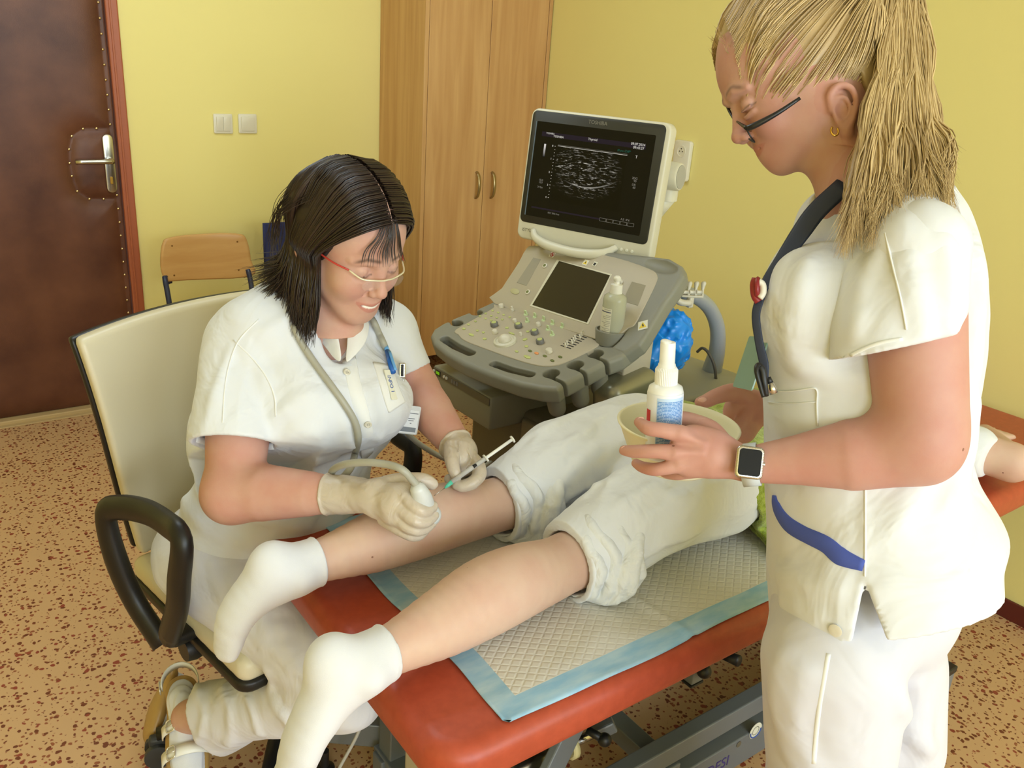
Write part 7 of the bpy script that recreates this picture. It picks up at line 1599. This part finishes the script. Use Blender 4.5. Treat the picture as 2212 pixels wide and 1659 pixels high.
obj('crystal_rim', b, m_gem, wt_); b = BM(); lathe(b, [(.0025, 0), (.0025, .002), (0, .002)], 12, frame(wq+wx*.0170, np.cross(wn, wx), wn, wx), caps=False); obj('crown', b, m_chrome, wt_)
# ---- glasses and earring
m_dkf = mat('black_glasses_frame', (24, 24, 26), .35); p = nh.p
br = PN['bridge']; ga, gb_ = br[0]+.013, br[1]-.004
def gp(px, py, c): return P(px, py, d=D0-c)
b = BM(); tube(b, [gp(1613, 277, .052), gp(1632, 270, .060), gp(1680, 244, .071), gp(1728, 212, .077)], [.0028, .0032, .0024, .0018], 8, 4, flat=1.3); gfr = obj('glasses', b, m_dkf, nur, True, label='dark half-rim glasses')
b = BM(); tube(b, [gp(1567, 212, -.046), gp(1572, 232, -.040), gp(1584, 255, -.022), gp(1591, 262, -.008), gp(1593, 263, .008), gp(1600, 268, .025), gp(1613, 277, .052)], [.0018, .0022, .0018, .0014, .0014, .0020, .0030], 8, 5); obj('brow_bar', b, m_dkf, gfr, True)
b = BM(); tube(b, [gp(1611, 276, .050), gp(1622, 296, .048), gp(1630, 307, .038), gp(1618, 300, .022)], .0012, 6, 4); obj('lens_rim', b, m_dkf, gfr, True)
ln = [gp(1610, 277, .050), gp(1622, 296, .048), gp(1629, 307, .038), gp(1617, 300, .018), gp(1600, 270, .020)]; b = BM(); f = b.faces.new([b.verts.new(Vector(q)) for q in ln]); lo_ = obj('lens', b, m_lens, gfr); md = lo_.modifiers.new('t', 'SOLIDIFY'); md.thickness = .0008
b = BM(); c = P(1803, 283, d=D0-.084); tube(b, [c+nh.u*.006*math.cos(t)+nh.f*.0045*math.sin(t) for t in np.linspace(.3, 5.2, 16)], .0015, 8); obj('earring', b, mat('gold_earring', (212, 170, 80), .2, metal=1), nur, True, label='small gold hoop earring')
# ---- hair pulled back into a ponytail
m_bh = hairmat('blond_hair', (150, 122, 80), (226, 198, 144), .36); R_ = random.Random(9); paths = []
TIE = P(1915, -22, d=1.19); cC = nh.loc(P(1722, 110, d=D0))
def nsk(a, b_, c, off=.006):
    v = np.array([(a-cC[0])/.106, (b_-cC[1])/.106, c/.078]); v = v/np.linalg.norm(v)*(1+off/.09); return nh.p(v[0]*.106+cC[0], v[1]*.106+cC[1], v[2]*.078)
hl = [(1563, 92, 0), (1575, 100, .022), (1592, 118, .042), (1610, 150, .058), (1638, 180, .066), (1682, 212, .072), (1735, 222, .074), (1785, 212, .077), (1822, 200, .077), (1850, 222, .074), (1866, 235, .060), (1880, 225, .030), (1890, 190, 0)]
HLc = []
for px, py, c in hl: q = nh.loc(P(px, py, d=D0-c)); HLc.append(np.array([q[0], q[1], c]))
for q in HLc: q[2] = .078*math.sqrt(max(0, 1-((q[0]-nh.loc(P(1722, 110, d=D0))[0])/.106)**2-((q[1]-nh.loc(P(1722, 110, d=D0))[1])/.106)**2))
tl_q = nh.loc(TIE)
for s in (1, -1):
    for i in range(3400 if s > 0 else 900):
        t = R_.uniform(0, len(HLc)-1.001) if i % 2 else R_.uniform(0, 4); j = int(t); q = HLc[j]*(1-(t-j))+HLc[j+1]*(t-j); q = q.copy(); q[2] *= s; q[0] -= (.026 if s < 0 else .0)*max(0, min(1, 4-t)); q[1] += (.012 if s < 0 else 0)*max(0, min(1, 4-t))
        q[1] += R_.uniform(-.002, .003); start = nsk(q[0], q[1], q[2], .003); lay = R_.random(); w = R_.uniform(0, .75)   # start anywhere between the hairline and the tie
        tgt = np.array([tl_q[0]+.01, tl_q[1], 0])
        pts = []; bl_ = R_.uniform(.15, 1.1)
        for k, f_ in enumerate(np.linspace(w*.0, 1, 5)):
            v = q*(1-f_)+tgt*f_; v[2] += s*.033*math.sin(f_*math.pi)*min(1, t/3.)*bl_; v[1] += .025*math.sin(f_*math.pi)
            pts.append(nsk(v[0], v[1], v[2], .004+.007*lay+.006*f_) if f_ < 1 else TIE+V3(R_.uniform(-.008, .008), R_.uniform(-.01, .01), R_.uniform(-.012, .012)))
        paths.append((pts, .00055+.0006*R_.random()))
# ponytail
for i in range(3200):
    u = R_.random(); w = R_.uniform(-1, 1); st = TIE+V3(R_.uniform(-.014, .014), R_.uniform(-.006, .010), .016*w)
    ex_ = 1806+u*262; ey_ = 548-35*u-110*max(0, u-.7)-R_.random()**1.5*150*(.5+u*.5)+12*math.sin(u*23)+8*math.sin(u*51)
    m1 = P(1905+95*u+R_.uniform(-6, 6), 100, d=1.150-.03*w); m2 = P(1872+150*u**1.1, 235, d=1.095-.035*w); m3 = P(1838+212*u, 235+(ey_-235)*(.50+.06*R_.random()), d=1.045-.035*w+.02*u)
    wob = .006*math.sin(u*19+w*2)+R_.uniform(-.007, .007); e = P(ex_+R_.uniform(-6, 6), ey_, d=1.010-.03*w+.03*u)
    paths.append(([st, st+V3(.010+.018*u, .006, .0), m1+V3(wob, 0, 0), m2+V3(-wob*.8, 0, 0), m3+V3(wob, 0, 0), e+V3(-wob+.007*(R_.random()-.5)+.006*math.sin(u*31), 0, 0)], .0006+.0007*R_.random()))
for i in range(60):   # wisps
    c = HLc[R_.randrange(0, 5)]; s = R_.choice((1, 1, -1)); p0 = nsk(c[0], c[1], c[2]*s, .002); paths.append(([p0, p0+nh.f*.010*R_.random()+nh.u*.012, p0+nh.f*.012*R_.uniform(-.4, 1)+nh.u*.022+nh.r*s*.004], .0003))
for i in range(40):
    q = HLc[5]*(1-.01*i)+HLc[3]*.01*i; p0 = nsk(q[0], q[1]-.004, q[2], .002); paths.append(([p0, p0-nh.f*.03-nh.u*.004+nh.r*.003, nsk(nh.loc(P(1800, 175, d=D0))[0], nh.loc(P(1800, 175, d=D0))[1], .08, .006)], .0006))
S = Sdf(nh.C-.19, nh.C+.21, .004); S.ell(nh.p(*cC[:2]), (.1095, .1095, .0815), k=.01, axes=nh.ax)
Sg = S.g.copy(); fp0, fp1, fp2 = nsk(*HLc[1]), nsk(*HLc[6]), nsk(HLc[6][0], HLc[6][1], -HLc[6][2]); nn_ = unit(np.cross(fp1-fp0, fp2-fp0)); nn_ = nn_ if nn_@(-nh.u+nh.f) > 0 else -nn_; S.cut((fp0+fp1)/2+nh.u*.004, nn_, k=.004); S.ell(nh.p(cC[0]+.092, cC[1]+.0, -.050), (.030, .030, .036), k=.004, op='sub', axes=nh.ax)
V0, Q0 = S.mesh(smooth=1)
S.g = Sg; S.ell(P(1835, 215, d=D0), (.045, .058, .062), k=.03, axes=nh.ax); S.cut(P(1828, 200, d=D0), unit(nh.f-nh.u*.15), k=.004); S.cut(P(1880, 345, d=D0), -nh.u, k=.01)
S.tube([P(1830, 200, d=D0), P(1850, 110, d=D0), TIE], [.03, .045, .02], k=.03)
V1, Q1 = S.mesh(smooth=1)
S = Sdf(P(1930, 230, d=1.10)-.24, P(1930, 230, d=1.10)+.24, .005); S.tube([TIE, P(1945, 80, d=1.155), P(1940, 200, d=1.11), P(1935, 330, d=1.06), P(1930, 420, d=1.04)], [.012, .015, .020, .026, .012], k=.02, flat=TC, fs=.55, sub=3); S.tube([P(1890, 230, d=1.10), P(1850, 400, d=1.045), P(1828, 470, d=1.03)], [.014, .014, .007], k=.02, flat=TC, fs=.6, sub=3)
V2, Q2 = S.mesh(smooth=1)
strands('hair', paths, m_bh, nur, K=18, extra=(np.concatenate([V0, V1, V2]), np.concatenate([Q0, Q1+len(V0), Q2+len(V0)+len(V1)])))
b = BM(); tube(b, [TIE+V3(.017*math.cos(t), .004*math.sin(t), .017*math.sin(t)) for t in np.linspace(0, 2*math.pi, 20, endpoint=False)], .005, 8, closed=True); obj('hair_tie', b, mat('yellow_hair_tie', (228, 206, 80), .6), nur, True)
# ================================================================== BOWL AND SPRAY BOTTLE
m_bowl = mat('cream_bowl', (238, 232, 200), .5, spec=.35); Bc = P(1466, 916, d=1.225)
bowl = thing('bowl', 'cream round bowl held between the standing nurse\'s hands', 'bowl', Bc-EZ*.066)
b = BM(); MB_ = frame(Bc, lat, dep, EZ) @ Matrix.Diagonal((1.02, .96, 1, 1)); lathe(b, [(0, -.064), (.056, -.064), (.060, -.060), (.0835, -.004), (.0865, -.001), (.087, .001), (.0850, .0025), (.0825, .001), (.0800, -.004), (.057, -.058), (.053, -.061), (0, -.061)], 56, MB_, caps=False); obj('bowl_body', b, m_bowl, bowl, True)
spb = thing('spray_bottle', 'white spray bottle with blue text label standing in the cream bowl', 'spray bottle', P(1436, 985, d=1.17))
s0, s1 = P(1430, 985, d=1.180), P(1438, 838, d=1.150); sz_ = unit(s1-s0); hgt = np.linalg.norm(s1-s0); sxv = unit(RT-sz_*(RT@sz_)); FS = frame(s0, sxv, np.cross(sz_, sxv), sz_)
m_spw = mat('white_bottle_plastic', (240, 239, 234), .35, spec=.5)
b = BM(); lathe(b, [(0, 0), (.0225, 0), (.0245, .003), (.0245, hgt-.006), (.0225, hgt+.002), (.015, hgt+.007), (.0125, hgt+.008), (0, hgt+.008)], 40, FS, caps=False); bb = obj('bottle_body', b, m_spw, spb, auto=60)
b = BM(); n = 40; prof = [(.0150, hgt+.004), (.0150, hgt+.026), (.0125, hgt+.030)]
rings = [[(r*(1+(.03 if k % 2 else 0))*math.cos(2*math.pi*k/(2*n)), r*(1+(.03 if k % 2 else 0))*math.sin(2*math.pi*k/(2*n)), z) for k in range(2*n)] for r, z in prof]; ring_loft(b, rings); xf(b, b.verts, FS); obj('ribbed_collar', b, m_spw, spb)
b = BM(); lathe(b, [(.0125, hgt+.028), (.0115, hgt+.034), (.0105, hgt+.035), (.0102, hgt+.062), (.0098, hgt+.064), (0, hgt+.066)], 28, FS, caps=False); nz_o = obj('nozzle', b, m_spw, spb, auto=50)
b = BM(); r = bmesh.ops.create_uvsphere(b, u_segments=20, v_segments=10, radius=1.); xf(b, r['verts'], FS @ Matrix.Translation((-.001, 0, hgt+.062)) @ Matrix.Rotation(math.radians(22), 4, 'Y') @ Matrix.Diagonal((.0098, .0098, .0055, 1))); obj('nozzle_cap', b, m_spw, nz_o, True)
def wrap(name, a0, a1, z0, z1, m, par, r=.0247, n=16):
    b = BM(); vs = [[b.verts.new(FS @ Vector((r*math.cos(a), r*math.sin(a), z))) for a in np.linspace(a0, a1, n)] for z in (z0, z1)]
    for j in range(n-1): b.faces.new((vs[0][j], vs[0][j+1], vs[1][j+1], vs[1][j]))
    return obj(name, b, m, par, True)
af = -math.pi/2+ .10
lab = wrap('label', af-1.55, af+1.15, .012, hgt-.004, mat('label_white', (236, 238, 242), .4), bb, .0247, 26)
wrap('label_panel', af-.72, af+.92, .014, hgt-.008, mat('label_pale_blue', (196, 216, 240), .4), bb, .0249, 22)
m_bl = mat('label_blue_print', (84, 140, 206), .5); R2 = random.Random(2); zz0 = .016
b = BM()
while zz0 < hgt-.012:
    a = af-.68
    while a < af+.86:
        ln_ = R2.uniform(.05, .30); a2 = min(a+ln_, af+.88); m_ = max(2, int((a2-a)/.06)+1); vs = [[b.verts.new(FS @ Vector((.0251*math.cos(q), .0251*math.sin(q), z))) for q in np.linspace(a, a2, m_)] for z in (zz0, zz0+.00115)]
        for j in range(m_-1): b.faces.new((vs[0][j], vs[0][j+1], vs[1][j+1], vs[1][j]))
        a = a2+.025
    zz0 += .00205
obj('label_text', b, m_bl, lab, True)
wrap('red_mark', af-1.50, af-1.12, .055, .072, mat('label_red', (206, 50, 46), .45), lab, .0251, 6); wrap('blue_mark', af-1.50, af-1.12, .047, .055, mat('label_navy', (50, 60, 140), .45), lab, .0251, 6)
